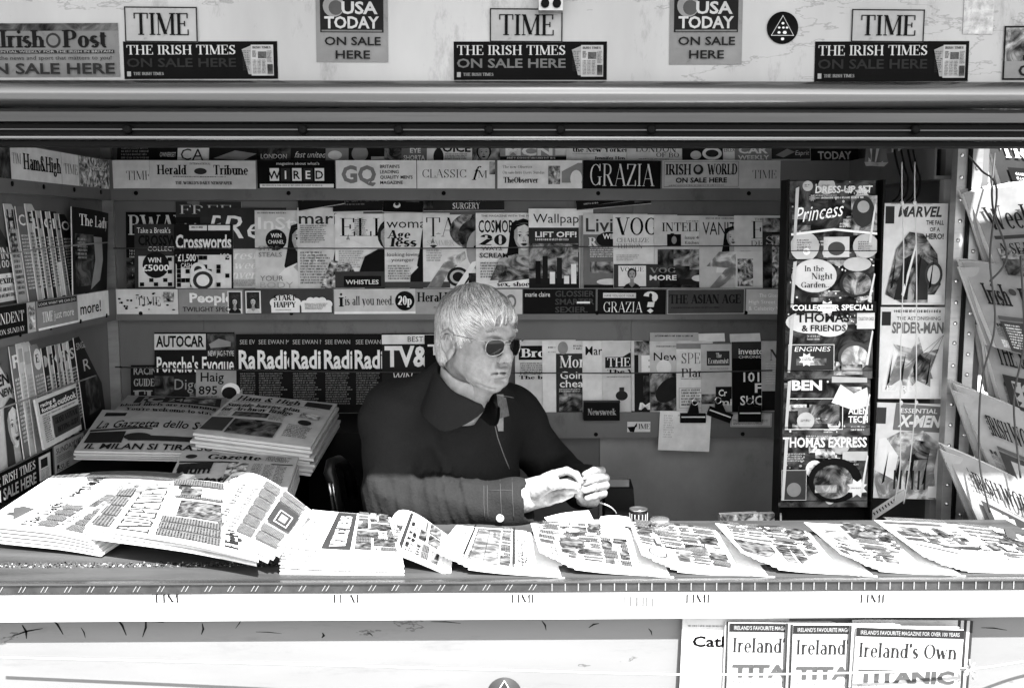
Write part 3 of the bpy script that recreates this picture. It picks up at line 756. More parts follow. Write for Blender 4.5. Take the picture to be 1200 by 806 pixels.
def irish_times(x0, y0, x1, y1, label, fade=.05):
    board(x0, y0, x1, y1, YF, .008, [('t', 'THE IRISH TIMES', .02, .65, .25, .62, 'serif', .71), ('t', 'ON SALE HERE', .02, .32, .24, fade, {'w': .71, 'bold': .04}),
        ('r', .02, .07, .045, .2, .4), ('t', 'THE IRISH TIMES', .06, .1, .08, .3, 'heavy', .2),
        ('y', [(.77, .78), (.84, .9), (.86, .1), (.81, .12)], .35), ('l', .775, .2, .83, .75, 9, .06),
        ('r', .83, .08, .975, .9, .5), ('t', 'IRISH TIMES', .84, .8, .06, .03, 'heavy', .12), ('r', .875, .54, .93, .72, 'dark'), ('c', .84, .12, .93, .5, 3, 8, .05), ('r', .935, .12, .97, .38, 'dark'), ('l', .84, .56, .87, .74, 5, .05), ('l', .935, .42, .97, .74, 7, .05)],
        label, group='black stickers along the board above the hatch')
def time_box(x0, y0, x1, y1, label):
    board(x0, y0, x1, y1, YF - .0006, .46, [('f', 0, 0, 1, 1, .03, .0022), ('t', 'TIME', .12, .2, .62, .012, 'serif', .76)], label, group='white framed stickers along the board above the hatch', t=.0005)
irish_times(146, 49, 326, 93, 'black on sale here sticker, beside the grey torn one at the board end', .045)
irish_times(532, 49, 711, 94, 'black on sale here sticker with brighter grey second line, under the hinge bracket', .16)
irish_times(954, 49, 1134, 96, 'black on sale here sticker nearest the round emblem sticker', .045)
time_box(147, 8, 232, 49.5, 'framed white sticker with thin serif letters and a scratch across it')
time_box(574, 10, 659, 49.5, 'framed white sticker with thin serif letters, directly below the hinge bracket')
time_box(997, 11, 1082, 49.5, 'framed white sticker with thin serif letters, closest to the round emblem')
def usa(x0, x1, y1, label):
    h = y1 + 40
    f = lambda py: (y1 - py) / h
    board(x0, -40, x1, y1, YF, .27, [('r', .06, f(38), .94, .985, .03), ('e', .25, f(7), .15, .15, .3), ('e', .28, f(9), .1, .1, .1), ('t', 'USA', .36, f(16), f(0) - f(14.5), .6, {'w': .5, 'bold': .05}),
        ('t', 'TODAY', .12, f(33), f(0) - f(14), .6, {'w': .76, 'bold': .05}), ('r', .08, f(37.2), .92, f(35.2), .2),
        ('t', 'ON SALE', .12, f(53), f(0) - f(10), .03, {'w': .78, 'bold': .03}), ('t', 'HERE', .27, f(69), f(0) - f(10), .03, {'w': .48, 'bold': .03})],
        label, group='grey stickers with a dark block of white letters')
usa(371, 455, 73, 'grey poster sticker with dark block, between two black banner stickers')
usa(784, 869, 76, 'grey poster sticker with dark block, beside the round emblem sticker')
board(-30, 28, 141, 91, YF, .22, [('r', 0, .86, 1, 1, 'dark'), ('t', 'Irish', .19, .55, .32, .02, 'heavy', .31), ('e', .555, .68, .05, .05, .06), ('e', .555, .68, .035, .035, .2), ('t', 'Post', .62, .55, .32, .02, 'heavy', .3),
    ('r', .12, .44, .97, .5, .05), ('t', 'ENTIAL WEEKLY FOR THE IRISH IN BRITAIN', .18, .45, .045, .4, {'w': .78}), ('t', 'l the news and sport that matters to you!', .16, .32, .075, .03, {'w': .79}),
    ('t', 'ON SALE HERE', .02, .06, .2, .05, {'w': .95, 'bold': .04})], 'weathered grey on sale here sticker with a torn dark top edge')
q = P(917, 33, YF)
m = MB(); rot = Matrix.Rotation(R(90), 3, 'X')
m.lathe([(0, 0), (.030, 0), (.030, .001), (0, .001)], q, ink(.012), 32, rot)
for k_, (r0, mt) in enumerate(((.0255, ink(.3)), (.0235, ink(.012)))):
    m.add([(q.x + r0 * math.sin(R(a)), q.y - .0014 - .0004 * k_, q.z - .002 + r0 * math.cos(R(a))) for a in (0, 240, 120)], [(0, 1, 2)], mt)
for dx, dz, s_ in ((0, .008, .003), (-.007, 0, .0026), (.001, 0, .0026), (.008, 0, .0026), (-.007, -.009, .003), (.004, -.009, .004), (0, -.021, .0035)):
    m.add([(q.x + dx + s_ * math.cos(R(a)), q.y - .0024, q.z + dz + s_ * .8 * math.sin(R(a))) for a in range(0, 360, 60)], [(0, 1, 2, 3, 4, 5)], ink(.35))
tag(m.build('sticker', None, q), 'round black emblem sticker with a thin triangle on the board', 'sticker')
board(1174, 31, 1290, 94, YF, .3, [('r', 0, .35, 1, 1, 'mid'), ('r', .2, .36, 1, .46, .02), ('t', 'ON SALE', .16, .07, .22, .03, {'w': .8, 'bold': .03}), ('f', 0, 0, 1, 1, .02, .003)], 'battered grey sticker with black frame cut by the board end')
board(1128, 0, 1163, 40, YF, .3, [('r', .0, .0, 1, 1, plain('tape_residue', .33, .7, 0, .5, 60, 0, .2, None, .6))], 'patch of old tape residue on the fascia board')

# price strip words on the counter front, partly worn away
for i, (px, w_, s_) in enumerate(((177, 36, 'TIM'), (386, 38, 'TI AI'), (595, 34, 'TIMI'), (799, 36, 'TIMI'), (1003, 37, 'TIMI'))):
    a_ = P(px, 706.5, 1.9845); cv = Canvas(w_ * 1.98 / 1200, .021); cv.raw = 1; cv.text(s_, .03, .08, .8, .02, 'serif', .92)
    mb_ = MB(); cv.emit(mb_, flat_map(a_, FX, FZ)); tag(mb_.build('lettering', None, a_), ('small worn serif lettering on the white counter strip, %s of five from the gritty end' % ORD[i]), 'lettering', 'worn lettering along the white counter strip')
board(726, 697, 768, 711, 1.9845, M_WHITE, [('r', x_, .1, x_ + w_, .9, .2) for x_, w_ in ((.03, .03), (.1, .05), (.19, .03), (.27, .07), (.38, .03), (.45, .06), (.56, .03), (.63, .05), (.72, .06), (.83, .03), (.9, .05))],
      'faded barcode label on the white counter strip', t=.0003)

YL = 3.2785
def lab(x0, x1, row, bg, ops, label, dy=0, roll=0.0):
    y0, y1 = ((188, 221), (339, 368), (483, 510))[row]
    board(x0, y0 + dy, x1, y1 + dy, YL, bg, ops, label, 'shelf_label', 'shelf label', ('labels along the top back shelf', 'labels along the middle back shelf', 'labels along the bottom back shelf')[row], roll=roll)
lab(133, 176, 0, .42, [('t', 'TIME', .36, .3, .32, .04, 'thin', .66)], 'pale shelf label with thin serif word at the top corner by the side wall')
lab(176, 300, 0, .38, [('t', 'Herald', .07, .5, .34, .02, 'heavy', .28), ('t', 'Tribune', .6, .5, .34, .02, 'heavy', .33), ('e', .48, .62, .06, .03, .05), ('t', 'INTERNATIONAL', .38, .85, .07, .04, 'serif', .2), ('l', .22, .38, .78, .44, 1, .03),
    ('t', "THE WORLD'S DAILY NEWSPAPER", .24, .15, .11, .03, 'heavy', .54)], 'long grey shelf label with blackletter masthead words')
lab(302, 393, 0, .01, [('r', .03, .03, .98, .16, .6), ('l', .06, .06, .95, .13, 1, .05), ('t', 'magazine about what’s', .25, .84, .1, .5, {'w': .55})] +
    [('r', .16 + .145 * i, .27, .28 + .145 * i, .72, .55 if i % 2 == 0 else .05) for i in range(5)] + [('t', c_, .22 + .145 * i, .34, .3, .02 if i % 2 == 0 else .6, {'just': 'c', 'bold': .03}) for i, c_ in enumerate('WIRED')],
    'black shelf label with five lettered squares in a line')
lab(394, 488, 0, .5, [('t', 'GQ', .07, .22, .6, .16, {'w': .43, 'bold': .07})] + [('t', s_, .55, .72 - .19 * i, .12, .02, {'bold': .02}) for i, s_ in enumerate(("BRITAIN'S", 'LEADING', "QUALITY MEN'S", 'MAGAZINE'))],
    'white shelf label with two big grey letters and four short lines')
lab(489, 580, 0, .5, [('t', 'CLASSIC', .06, .38, .3, .05, 'thin', .57), ('t', 'f', .7, .3, .5, .03, 'serif', {'shear': .3}), ('t', 'M', .78, .38, .26, .03, 'thin', .12), ('r', .93, .5, 1, .95, 'mid')], 'plain white shelf label with wide spaced thin capitals')
lab(583, 682, 0, .52, [('t', 'The new Observer.', .06, .72, .1, .04, 'thin', .36), ('t', 'On sale here Every Sunday', .06, .52, .1, .04, 'thin', .5), ('t', 'TheObserver', .07, .2, .2, .02, 'heavy', .41), ('r', .6, .15, .74, .8, 'busy'), ('y', [(.76, .2), (.76, .6), (.95, .9), (1, .9), (1, .2)], .2), ('e', .93, .35, .07, .1, .6)],
    'white shelf label with small lines of print and a tiny picture, creased film')
lab(683, 774, 0, .006, [('t', 'GRAZIA', .08, .1, .78, .45, 'thin', .84)], 'black shelf label filled by tall thin pale capitals')
lab(776, 867, 0, .3, [('f', .02, .05, .98, .95, .04, .001), ('t', 'IRISH', .04, .48, .38, .02, 'heavy', .33), ('t', 'WORLD', .58, .48, .38, .02, 'heavy', .38), ('e', .46, .66, .065, .065, .04), ('e', .455, .68, .035, .04, .25), ('t', 'ON SALE HERE', .17, .2, .18, .02, {'w': .66, 'bold': .05}), ('l', .08, .06, .9, .12, 1, .04)],
    'grey framed shelf label with globe between two words')
lab(867, 914, 0, .3, [('t', 'TIME', .3, .35, .3, .05, 'thin', .6)], 'smudged grey shelf label with thin word, beside the framed globe label')
board(1003, 191, 1012, 221, YL, .1, [('l', .1, .2, .9, .8, 4, .02)], 'narrow dark scrap of label at the end of the top shelf', 'shelf_label', 'shelf label', t=.0006)
lab(137, 209, 1, .42, [('t', 'TIME', .32, .36, .34, .05, 'thin', .4)] + [('e', random.uniform(.02, .95), random.uniform(.15, .85), random.uniform(.01, .03), random.uniform(.008, .02), .03) for i in range(26)] + [('r', .78, .5, .95, .9, 'busy')], 'pale shelf label spattered with dark blots')
lab(210, 285, 1, .2, [('t', 'People', .17, .48, .38, .62, {'w': .68, 'bold': .06}), ('t', 'TWILIGHT SPECIAL', .06, .1, .2, .02, {'w': .88, 'bold': .02})], 'mid grey shelf label with bold white title over a black line')
board(267, 341, 284, 367, YL - .001, .5, [('r', .08, .2, .92, .95, 'dark'), ('p', .5, .5, .17, .4, .02, .02, 0, False)], 'small portrait card on the grey shelf label, the first of two', 'shelf_label', 'shelf label', t=.0006)
board(288, 341, 306, 367, YL - .001, .5, [('r', .08, .2, .92, .95, 'dark'), ('p', .5, .5, .17, .4, .02, .4, 0, False)], 'small portrait card with pale suit, beside the cloud shaped label', 'shelf_label', 'shelf label', t=.0006)
cl = [('e', .34 + .06 * i, .45 + (.14 if i in (1, 2, 3) else 0), .055, .05, .6) for i in range(5)] + [('r', .3, .05, .62, .5, .6)] + [('e', .68 + .065 * i, .38 + (.12 if i in (1, 2, 3) else 0), .05, .045, .6) for i in range(5)] + [('r', .64, .05, .98, .4, .6)]
lab(287, 391, 1, .09, cl + [('t', 'START', .33, .54, .22, .02, 'heavy', .25), ('t', 'HAPPY', .33, .26, .22, .02, 'heavy', .25), ('l', .35, .13, .56, .18, 1, .05), ('l', .68, .15, .94, .42, 4, .1)], 'dark shelf label with two white cloud shapes')
lab(392, 487, 1, .36, [('t', 'i', .06, .3, .55, .02, 'heavy'), ('t', 'is all you need.', .13, .36, .36, .02, 'serif', .6), ('e', .87, .52, .12, .12, .012, 28), ('t', '20p', .785, .36, .36, .6, 'heavy', .17), ('r', 0, 0, 1, .1, .6)], 'pale shelf label with a black price disc')
lab(487, 558, 1, .28, [('t', 'Herald', .03, .5, .38, .02, 'heavy', .5), ('l', .3, .2, .9, .3, 2, .05)], 'grey shelf label with blackletter word, beside the price disc label')
lab(558, 612, 1, .38, [('t', 'e', .1, .3, .4, .05, 'serif'), ('e', .75, .5, .12, .16, .12), ('e', .76, .5, .07, .1, .4)], 'pale stained shelf label with an oval mark behind the seller')
lab(613, 698, 1, .008, [('t', 'marie claire', .03, .7, .2, .6, {'w': .34}), ('t', 'GLOSSIER', .44, .7, .24, .1, {'w': .54, 'bold': .04}), ('t', 'SMARTER', .44, .38, .24, .1, {'w': .54, 'bold': .04}), ('t', 'SEXIER.', .44, .06, .24, .1, {'w': .45, 'bold': .04}), ('r', .74, .42, .92, .5, .6)], 'black shelf label with three lines of dark grey capitals')
lab(700, 780, 1, .006, [('t', 'GRAZIA', .08, .08, .42, .6, 'thin', .58), ('r', .08, .66, .56, .86, .45), ('t', 'HAVE YOU GOT YOUR', .1, .7, .1, .03, {'w': .43}), ('t', '?', .66, .08, .84, .5, 'heavy', .22)], 'black shelf label with a large white question mark')
lab(782, 872, 1, .1, [('f', 0, 0, 1, 1, .35, .0015), ('t', 'THE ASIAN AGE', .02, .42, .36, .02, 'heavy', .93), ('l', .05, .2, .9, .28, 1, .02)], 'dark grey shelf label with wide black serif capitals')
lab(874, 924, 1, .32, [('t', 'The Glossy', .3, .68, .16, .6, {'w': .5}), ('t', 'High Street Fash', .06, .42, .16, .6, {'w': .9}), ('t', '& Celebrity Wee', .06, .16, .16, .6, {'w': .9})], 'mid grey shelf label with three lines of white text')
board(735, 494, 762, 506, YL, .42, [('y', [(.0, .5), (.42, .55), (.42, .9), (.36, .5), (.3, 0), (.12, .02)], .012), ('t', 'IME', .48, .3, .5, .02, 'serif', .5)], 'torn scrap of label with three letters on the bottom shelf', 'shelf_label', 'shelf label', t=.0006)
board(856, 484, 904, 500, YL, .34, [('f', .02, .05, .98, .95, .1, .001), ('l', .06, .12, .95, .55, 3, .05)], 'grey printed shelf label behind the black clip', 'shelf_label', 'shelf label', t=.0006)
# labels on the side shelves (facing across the kiosk)
def slab(px0, px1, row, bg, ops, label, tz=0.0, wx=-1.2185):
    zt, zb = ((1.864, 1.776), (1.461, 1.383), (1.058, .976))[row]
    y0, y1 = PX(max(px0, 1), 300, wx).y, PX(px1, 300, wx).y
    if px0 < 1: y0 -= (1 - px0) * .0045
    cv = Canvas(y1 - y0, zt - zb); run(cv, ops)
    a = Vector((wx, y0, zb))
    fm = flat_map(a, (0, 1, tz), (0, -tz, 1))
    mb = MB(); sheet_body(mb, cv, fm, .0008, bg); sheet_edges(mb, cv, fm, .0008); cv.emit(mb, fm)
    return tag(mb.build('shelf_label', None, a), label, 'shelf label', 'labels along the side wall shelves')
slab(-30, 18, 0, .06, [('r', 0, 0, 1, 1, 'dark')], 'torn black plastic label at the near end of the top side shelf')
slab(18.5, 77, 0, .42, [('t', 'TIM', .02, .45, .3, .05, 'thin', .16), ('t', 'Ham&High', .22, .32, .46, .02, 'heavy', .76)], 'pale side shelf label with heavy black masthead')
slab(77.5, 97, 0, .45, [('t', 'TIME', .1, .35, .32, .05, 'thin', .8)], 'short pale side shelf label with thin word, next to the crumpled one')
slab(97.5, 132, 0, .3, [('r', 0, 0, 1, 1, 'busy'), ('t', 'Leader', .4, .6, .2, .5, {'w': .5})], 'crumpled picture label at the corner end of the top side shelf')
slab(-40, 28, 1, .008, [('t', 'INDEPENDENT', .1, .45, .34, .6, 'thin', .84), ('t', 'ON SUNDAY', .5, .12, .16, .5, 'thin', .44)], 'black side shelf label with white condensed capitals')
slab(28.5, 38, 1, .3, [('r', .1, .1, .9, .9, 'busy')], 'narrow picture label beside the black side shelf label')
slab(40, 88, 1, .2, [('r', .02, .78, .98, .98, .03), ('t', 'LOOK WHAT WE CAN DO', .04, .83, .1, .5, {'w': .9}), ('t', 'TIME', .1, .25, .35, .7, 'serif', .25), ('t', 'just more', .38, .3, .3, .6, {'w': .5}), ('r', 0, 0, 1, .08, .6)], 'mid grey side shelf label with white words and dark top band')
slab(88.5, 125, 1, .5, [('t', 'more!', .06, .25, .45, .02, {'w': .66, 'bold': .03})], 'white side shelf label with one lower case word')
slab(-30, 50, 2, .008, [('t', 'THE IRISH TIMES', .03, .6, .28, .6, 'serif', .68), ('t', 'ON SALE HERE', .03, .14, .36, .4, {'w': .68, 'bold': .04}), ('r', .76, .1, .95, .9, .5), ('r', .79, .5, .9, .8, .03), ('c', .78, .12, .93, .45, 2, 6, .05)], 'black banner label on the lowest side shelf')
slab(52, 88, 2, .4, [('t', 'SUNDAY', .05, .7, .2, .04, {'w': .6}), ('t', 'ISSUE', .05, .1, .2, .04, {'w': .4}), ('l', .05, .38, .6, .62, 3, .05), ('r', .62, .2, .96, .9, 'busy')], 'pale label with a dark picture at the far end of the lowest side shelf')

# ================================================================== MAGAZINES ON THE BACK SHELVES
PXM = 1200 / 3.31
rowname = ('top back shelf', 'middle back shelf', 'bottom back shelf')
count = {}
def mag(row, px, pyt, desc, bg, ops, w=.21, h=None, yaw=3.2, dY=0.0, roll=0.0, lean=.030, name='magazine', t=.0032, grp=None, lift=.0, label=None):
    """px, pyt: top left corner as seen; the foot stands in the pocket behind the shelf lip"""
    Yb = 3.300 + dY
    zl = ZL[row][0]
    top = P(px, pyt, Yb + lean)
    zb = zl - .06 + lift
    H = top.z - zb
    x = P(px, pyt, Yb + lean).x
    cv = Canvas(w, H)
    # ops use fractions of the part seen above the lip: f = 0 at the lip, 1 at the top
    vis0 = (zl - zb) / H
    def cvt(o):
        o = list(o); k = o[0]
        F = lambda v: vis0 + v * (1 - vis0)
        if k in 'rflc': o[2] = F(o[2]); o[4] = F(o[4])
        elif k == 't': o[3] = F(o[3]); o[4] = o[4] * (1 - vis0)
        elif k in 'ep': o[2] = F(o[2])
        elif k == 'y': o[1] = [(a, F(b_)) for a, b_ in o[1]]
        return tuple(o)
    run(cv, [cvt(o) for o in ops])
    th = R(yaw)
    up = Vector((-math.sin(roll), lean / max(H, .05), math.cos(roll)))
    rx = Vector((math.cos(th), math.sin(th), math.sin(roll)))
    up = (up - rx * up.dot(rx) / rx.dot(rx))
    a = Vector((x, Yb, zb)) + (rx * 0)
    fm = flat_map(a, rx, up)
    count[row] = count.get(row, 0) + 1
    lb = label or ('%s, %s along the %s' % (' '.join(desc.split()[:9]), ORD[count[row] - 1], rowname[row]))
    return printed(name, cv, fm, t, bg, lb, name, grp or ('magazines on the ' + rowname[row]))
W_, K_ = .55, .012
# --- middle back shelf, from the side wall towards the children's rack
BK = [
 (148, 248, 'dark magazine with large pale slanted initials', .012, [('t', 'BWAY', .03, .7, .26, .35, 'serif', .9, 0, .0), ('l', .05, .1, .4, .5, 8, .3), ('r', 0, 0, .3, .4, 'dark')], dict(dY=.004)),
 (206, 236, 'old dark magazine with spaced serif word', .05, [('t', 'FREE', .05, .86, .1, .4, 'thin', .8), ('t', 'HELL', .1, .64, .14, .35, 'thin', .8), ('r', 0, .75, 1, .82, .02)], dict(dY=.012, yaw=1)),
 (235, 243, 'dark grey magazine with flowing white script title', .05, [('t', 'Red', .12, .66, .26, .6, {'w': .75, 'shear': .25}), ('r', 0, 0, 1, .42, .4)], dict(dY=.006)),
 (259, 243, 'grey magazine with white script title and soft pale foot', .055, [('t', 'Red', .02, .62, .3, .62, {'w': .9, 'shear': .25}), ('r', 0, 0, 1, .5, .42), ('t', 'fresh', .1, .36, .1, .65, 'serif', .5, 0, .3), ('t', 'sweet', .1, .24, .1, .65, 'serif', .5, 0, .3), ('t', 'invent', .1, .12, .1, .65, 'serif', .5, 0, .3), ('e', .85, .3, .14, .2, .12), ('l', .05, .02, .6, .1, 4, .1)], {}),
 (158, 262, 'puzzle magazine with dark crossword grid and cash prize', .06, [('t', "Take a Break's", .04, .86, .09, .6, {'w': .5}), ('t', 'CROSSWORD', .06, .67, .16, .008, {'w': .88, 'bold': .05}), ('t', 'COLLECTION', .2, .58, .07, .5, {'w': .6}), ('r', .06, .02, .94, .5, .45), ('e', .32, .36, .2, .2, .02), ('t', 'WIN', .2, .4, .08, .6, {'w': .2, 'bold': .04}), ('t', '£5000', .12, .27, .1, .6, {'w': .4, 'bold': .04})] +
    [('r', .08 + .07 * i, .03 + .065 * j, .145 + .07 * i, .09 + .065 * j, .012) for i in range(12) for j in range(7) if (i * 7 + j * 5 + i * j) % 3 == 0 and not (i < 6 and j > 2)] + [('e', .7, .28, .1, .17, .5), ('e', .75, .16, .13, .1, .25)], dict(dY=-.003)),
 (204, 262, 'puzzle magazine with white lettered title and round prize badge', .02, [('r', .03, .0, .97, .52, .5), ('t', 'Crosswords', .03, .62, .22, .62, {'w': .94, 'bold': .05}), ('r', .26, .9, .56, .98, .5), ('r', .58, .9, .95, .98, .6), ('l', .3, .92, .54, .96, 1, .03)] +
    [('r', .05 + .075 * i, .02 + .07 * j, .12 + .075 * i, .085 + .07 * j, .012) for i in range(12) for j in range(7) if (i * 5 + j * 3 + (i * j) % 4) % 3 == 0] +
    [('e', .22, .44, .2, .14, .012), ('t', '£1,500', .08, .42, .11, .6, {'w': .3, 'bold': .04}), ('t', 'CASH', .13, .32, .07, .6, {'w': .18}), ('e', .42, .28, .13, .13, .5), ('e', .42, .28, .07, .07, .05), ('e', .5, .12, .22, .2, .5), ('e', .5, .12, .17, .155, .06), ('e', .5, .12, .11, .1, .6), ('t', '100', .8, .46, .08, .6, {'w': .15})], dict(w=.188, dY=-.006, yaw=1.5)),
 (299, 246, 'pale magazine with a smiling long haired woman', .42, [('t', 'InStyle', .05, .76, .16, .68, {'w': .95, 'bold': .02}), ('e', .32, .62, .16, .16, .02), ('t', 'WIN', .24, .65, .055, .6, {'w': .16, 'bold': .03}), ('t', 'CHANEL', .2, .57, .05, .6, {'w': .24}), ('p', .72, .62, .155, .5, .015, .5, -.3), ('t', 'STYLE', .06, .48, .06, .12, {'w': .3}), ('t', 'STEALS', .06, .4, .06, .12, {'w': .35}), ('t', 'YOUR', .08, .09, .07, .15, {'w': .35}), ('t', 'BODY', .08, .0, .08, .3, {'w': .5}), ('l', .05, .94, .5, .97, 1, .1)], {}),
 (349, 243, 'pale magazine with a dark haired figure and large numerals', .45, [('t', 'marie', .02, .8, .15, .05, {'w': .75, 'bold': .02}), ('p', .82, .66, .16, .35, .01, .03, -.5), ('l', .04, .55, .45, .78, 7, .05, .45), ('t', '52', .1, .3, .14, .5, {'w': .25, 'bold': .05}), ('l', .04, .04, .5, .45, 9, .06), ('y', [(.35, 0), (.5, .35), (.8, .3), (1, 0)], 'busy')], {}),
 (393, 250, 'white magazine with a stern woman in black and dark foot panel', .52, [('t', 'ELLE', .06, .7, .24, .01, 'thin', 1.0), ('p', .86, .68, .165, .45, .03, .012, -.2, False), ('y', [(.36, .2), (.45, .42), (.65, .52), (1, .52), (1, .2)], .008), ('l', .3, .7, .52, .92, 6, .1), ('r', 0, 0, 1, .22, .07), ('r', .13, .02, .7, .16, .01), ('t', 'WHISTLES', .16, .05, .06, .5, {'w': .5, 'bold': .03}), ('y', [(.05, .58), (.25, .64), (.5, .55), (.3, .5)], .6), ('l', .06, .26, .45, .5, 6, .2)], {}),
 (451, 249, 'pale magazine with condensed lower case title and dark jacket figure', .46, [('t', 'woman', .03, .8, .13, .03, {'w': .72}), ('t', 'Age', .04, .66, .11, .02, 'heavy', .35, 0, .15), ('t', 'less', .08, .55, .12, .02, 'heavy', .42, 0, .15), ('p', .78, .66, .16, .2, .012, .012, -.4), ('t', 'looking loving', .04, .42, .05, .05, {'w': .5}), ('t', 'younger', .1, .35, .05, .05, {'w': .35}), ('l', .05, .1, .45, .3, 5, .06), ('r', 0, 0, 1, .08, .1)], {}),
 (496, 251, 'white magazine with a woman holding a wide hat', .48, [('t', 'TATLER', .04, .7, .26, .02, 'thin', 1.25), ('e', .78, .78, .4, .28, 'mid', 24), ('e', .8, .72, .3, .24, 'dark', 24), ('e', .82, .52, .2, .3, .28), ('e', .76, .56, .035, .02, .01), ('e', .9, .56, .035, .02, .01), ('t', 'SUMMER', .05, .58, .07, .3, 'thin', .4), ('y', [(.05, .0), (.35, .42), (.6, .5), (.62, .4), (.35, .2), (.25, 0)], 'light'), ('e', .5, .15, .16, .14, .03), ('e', .5, .15, .12, .1, .3), ('e', .5, .15, .08, .07, .02), ('y', [(.45, 0), (.7, .35), (.95, .42), (.95, .38), (.75, .3), (.55, 0)], .62), ('r', .65, 0, 1, .2, 'dark'), ('l', .05, .35, .3, .52, 4, .2)], dict(w=.225)),
 (558, 249, 'white magazine with curly dark haired woman and bold numeral', .5, [('t', 'COSMOPOLITAN', .04, .74, .17, .02, {'w': .94, 'bold': .03}), ('t', 'THE MAGAZINE WITH THE MOST', .08, .945, .03, .05, {'w': .8}), ('t', '20', .05, .57, .14, .02, 'heavy', .4), ('t', 'WAYS', .08, .5, .05, .03, {'w': .3}), ('p', .7, .68, .15, .5, .008, .12, .1), ('y', [(.2, .1), (.35, .4), (.6, .45), (.95, .4), (1, .1)], 'mid'), ('t', 'SCREAM', .05, .4, .065, .02, {'w': .42, 'bold': .03}), ('l', .06, .12, .35, .34, 5, .05), ('y', [(.1, 0), (.1, .04), (.98, .14), (.98, 0)], .6), ('t', 'sex, shoes.', .3, .02, .06, .02, 'heavy', .55, 0, 0.1)], dict(w=.22)),
 (620, 244, 'tall magazine with white title band above dark tower blocks', .05, [('r', 0, .76, 1, 1, .55), ('t', 'Wallpaper', .07, .82, .12, .02, {'w': .9}), ('t', 'LIFT OFF!', .1, .64, .07, .65, {'w': .64, 'bold': .05}), ('l', .1, .58, .7, .62, 1, .5), ('r', 0, .0, 1, .56, 'mid'), ('r', 0, 0, 1, .12, .02)] + [('r', .1 + .11 * i, .05, .18 + .11 * i, (.34, .4, .2, .38, .15, .3, .45)[i], (.01, .02, .55, .03, .6, .6, .04)[i]) for i in range(7)], {}),
 (679, 252, 'thin pale spines squeezed between two covers', .35, [('r', .05, 0, .09, 1, .05), ('r', .14, 0, .18, 1, .05), ('r', .22, 0, .25, 1, .08)], dict(w=.05, dY=.002, t=.008)),
 (684, 250, 'grey magazine with white title and round win badge', .12, [('r', 0, .72, 1, 1, .4), ('t', 'Living', .04, .76, .19, .08, {'w': .74, 'bold': .02}), ('e', .4, .65, .2, .12, .02), ('t', 'WIN', .30, .66, .07, .6, {'w': .22, 'bold': .04}), ('t', 'R', .08, .56, .12, .5, 'heavy', .14), ('l', .1, .4, .6, .55, 4, .5), ('r', .1, .2, .8, .35, 'mid'), ('e', .4, .08, .2, .05, .45), ('r', .0, 0, 1, .04, .02)], {}),
 (719, 251, 'white magazine with tall serif title, woman and small inset cover', .5, [('t', 'VOGUE', .05, .72, .24, .01, 'serif', 1.05), ('t', 'CHARLIZE', .05, .62, .06, .06, 'thin', .5), ('t', 'THERON', .05, .54, .06, .06, 'thin', .4), ('p', .93, .8, .1, .4, .08, .3, -.3, False), ('l', .04, .36, .4, .45, 3, .25), ('r', 0, 0, 1, .32, .07), ('r', .07, .02, .5, .3, .5), ('t', 'VOGUE', .1, .22, .06, .1, 'serif', .36), ('p', .28, .18, .055, .3, .02, .02, 0, False), ('t', 'MORE', .55, .1, .07, .6, {'w': .42, 'bold': .04}), ('t', 'VOG', .56, .2, .07, .2, 'serif', .4)], {}),
 (767, 252, 'pale magazine with a dim furnished room picture below', .42, [('l', .5, .9, .9, .93, 1, .1), ('t', 'INTELLIGENT', .12, .78, .12, .02, 'serif', 1.15), ('r', .2, .58, .42, .74, .012), ('e', .31, .66, .04, .06, .2), ('t', 'Issue 40 page', .48, .67, .05, .05, {'w': .42}), ('t', 'Kitchen & bath', .48, .6, .05, .05, {'w': .42}), ('r', .05, 0, 1, .53, 'dark'), ('r', .3, .3, 1, .53, 'mid'), ('r', .08, 0, .15, .25, .012), ('r', .55, .25, .8, .5, 'mid'), ('r', .4, .04, 1, .12, .03), ('e', .7, .13, .12, .05, .45), ('r', .15, .05, .4, .1, .02)], {}),
 (820, 253, 'pale magazine with a seated dark haired woman showing her leg', .38, [('t', 'VANITY', .05, .74, .19, .02, {'w': .64}), ('l', .1, .95, .9, .98, 1, .1), ('p', .52, .7, .1, .45, .01, .5, 0), ('y', [(.1, .3), (.3, .5), (.8, .52), (.95, .4), (.7, .25)], 'light'), ('y', [(.15, 0), (.3, .0), (.65, .2), (.6, .3), (.4, .26)], 'light'), ('y', [(.7, .3), (.8, .42), (.84, .4), (.74, .28)], .02), ('l', .6, .02, .95, .22, 5, .1)], {}),
 (861, 252, 'light magazine with tall initial over a potted plant picture', .45, [('t', 'THE WORLD', .35, .93, .035, .05, {'w': .5}), ('t', 'ELLE', .28, .68, .24, .04, 'thin', 1.0), ('t', 'DECORATION', .28, .58, .07, .08, 'thin', 1.1), ('r', .02, 0, .7, .5, .5), ('r', .05, .02, .32, .4, 'busy'), ('r', .7, 0, .75, .5, .3)], dict(w=.19)),
 (894, 255, 'dark patterned magazine with a spiky plant motif', .05, [('r', 0, 0, 1, .6, 'dark'), ('r', 0, .8, 1, 1, 'mid'), ('t', 'SILK', .05, .62, .12, .3, 'thin', .7)], dict(w=.16)),
 (905, 262, 'narrow mottled magazine tucked at the end of its row', .2, [('r', 0, 0, 1, .8, 'busy'), ('r', .0, .85, 1, .95, .02)], dict(w=.14)),
]
BK.sort(key=lambda q: q[0])
dpt = {148: .010, 206: .014, 235: .008, 259: .006}
for (px, py, d_, bg, ops, kw) in BK:
    if px in dpt: kw = dict(kw, dY=dpt[px])
    mag(1, px, py, d_, bg, ops, **kw)
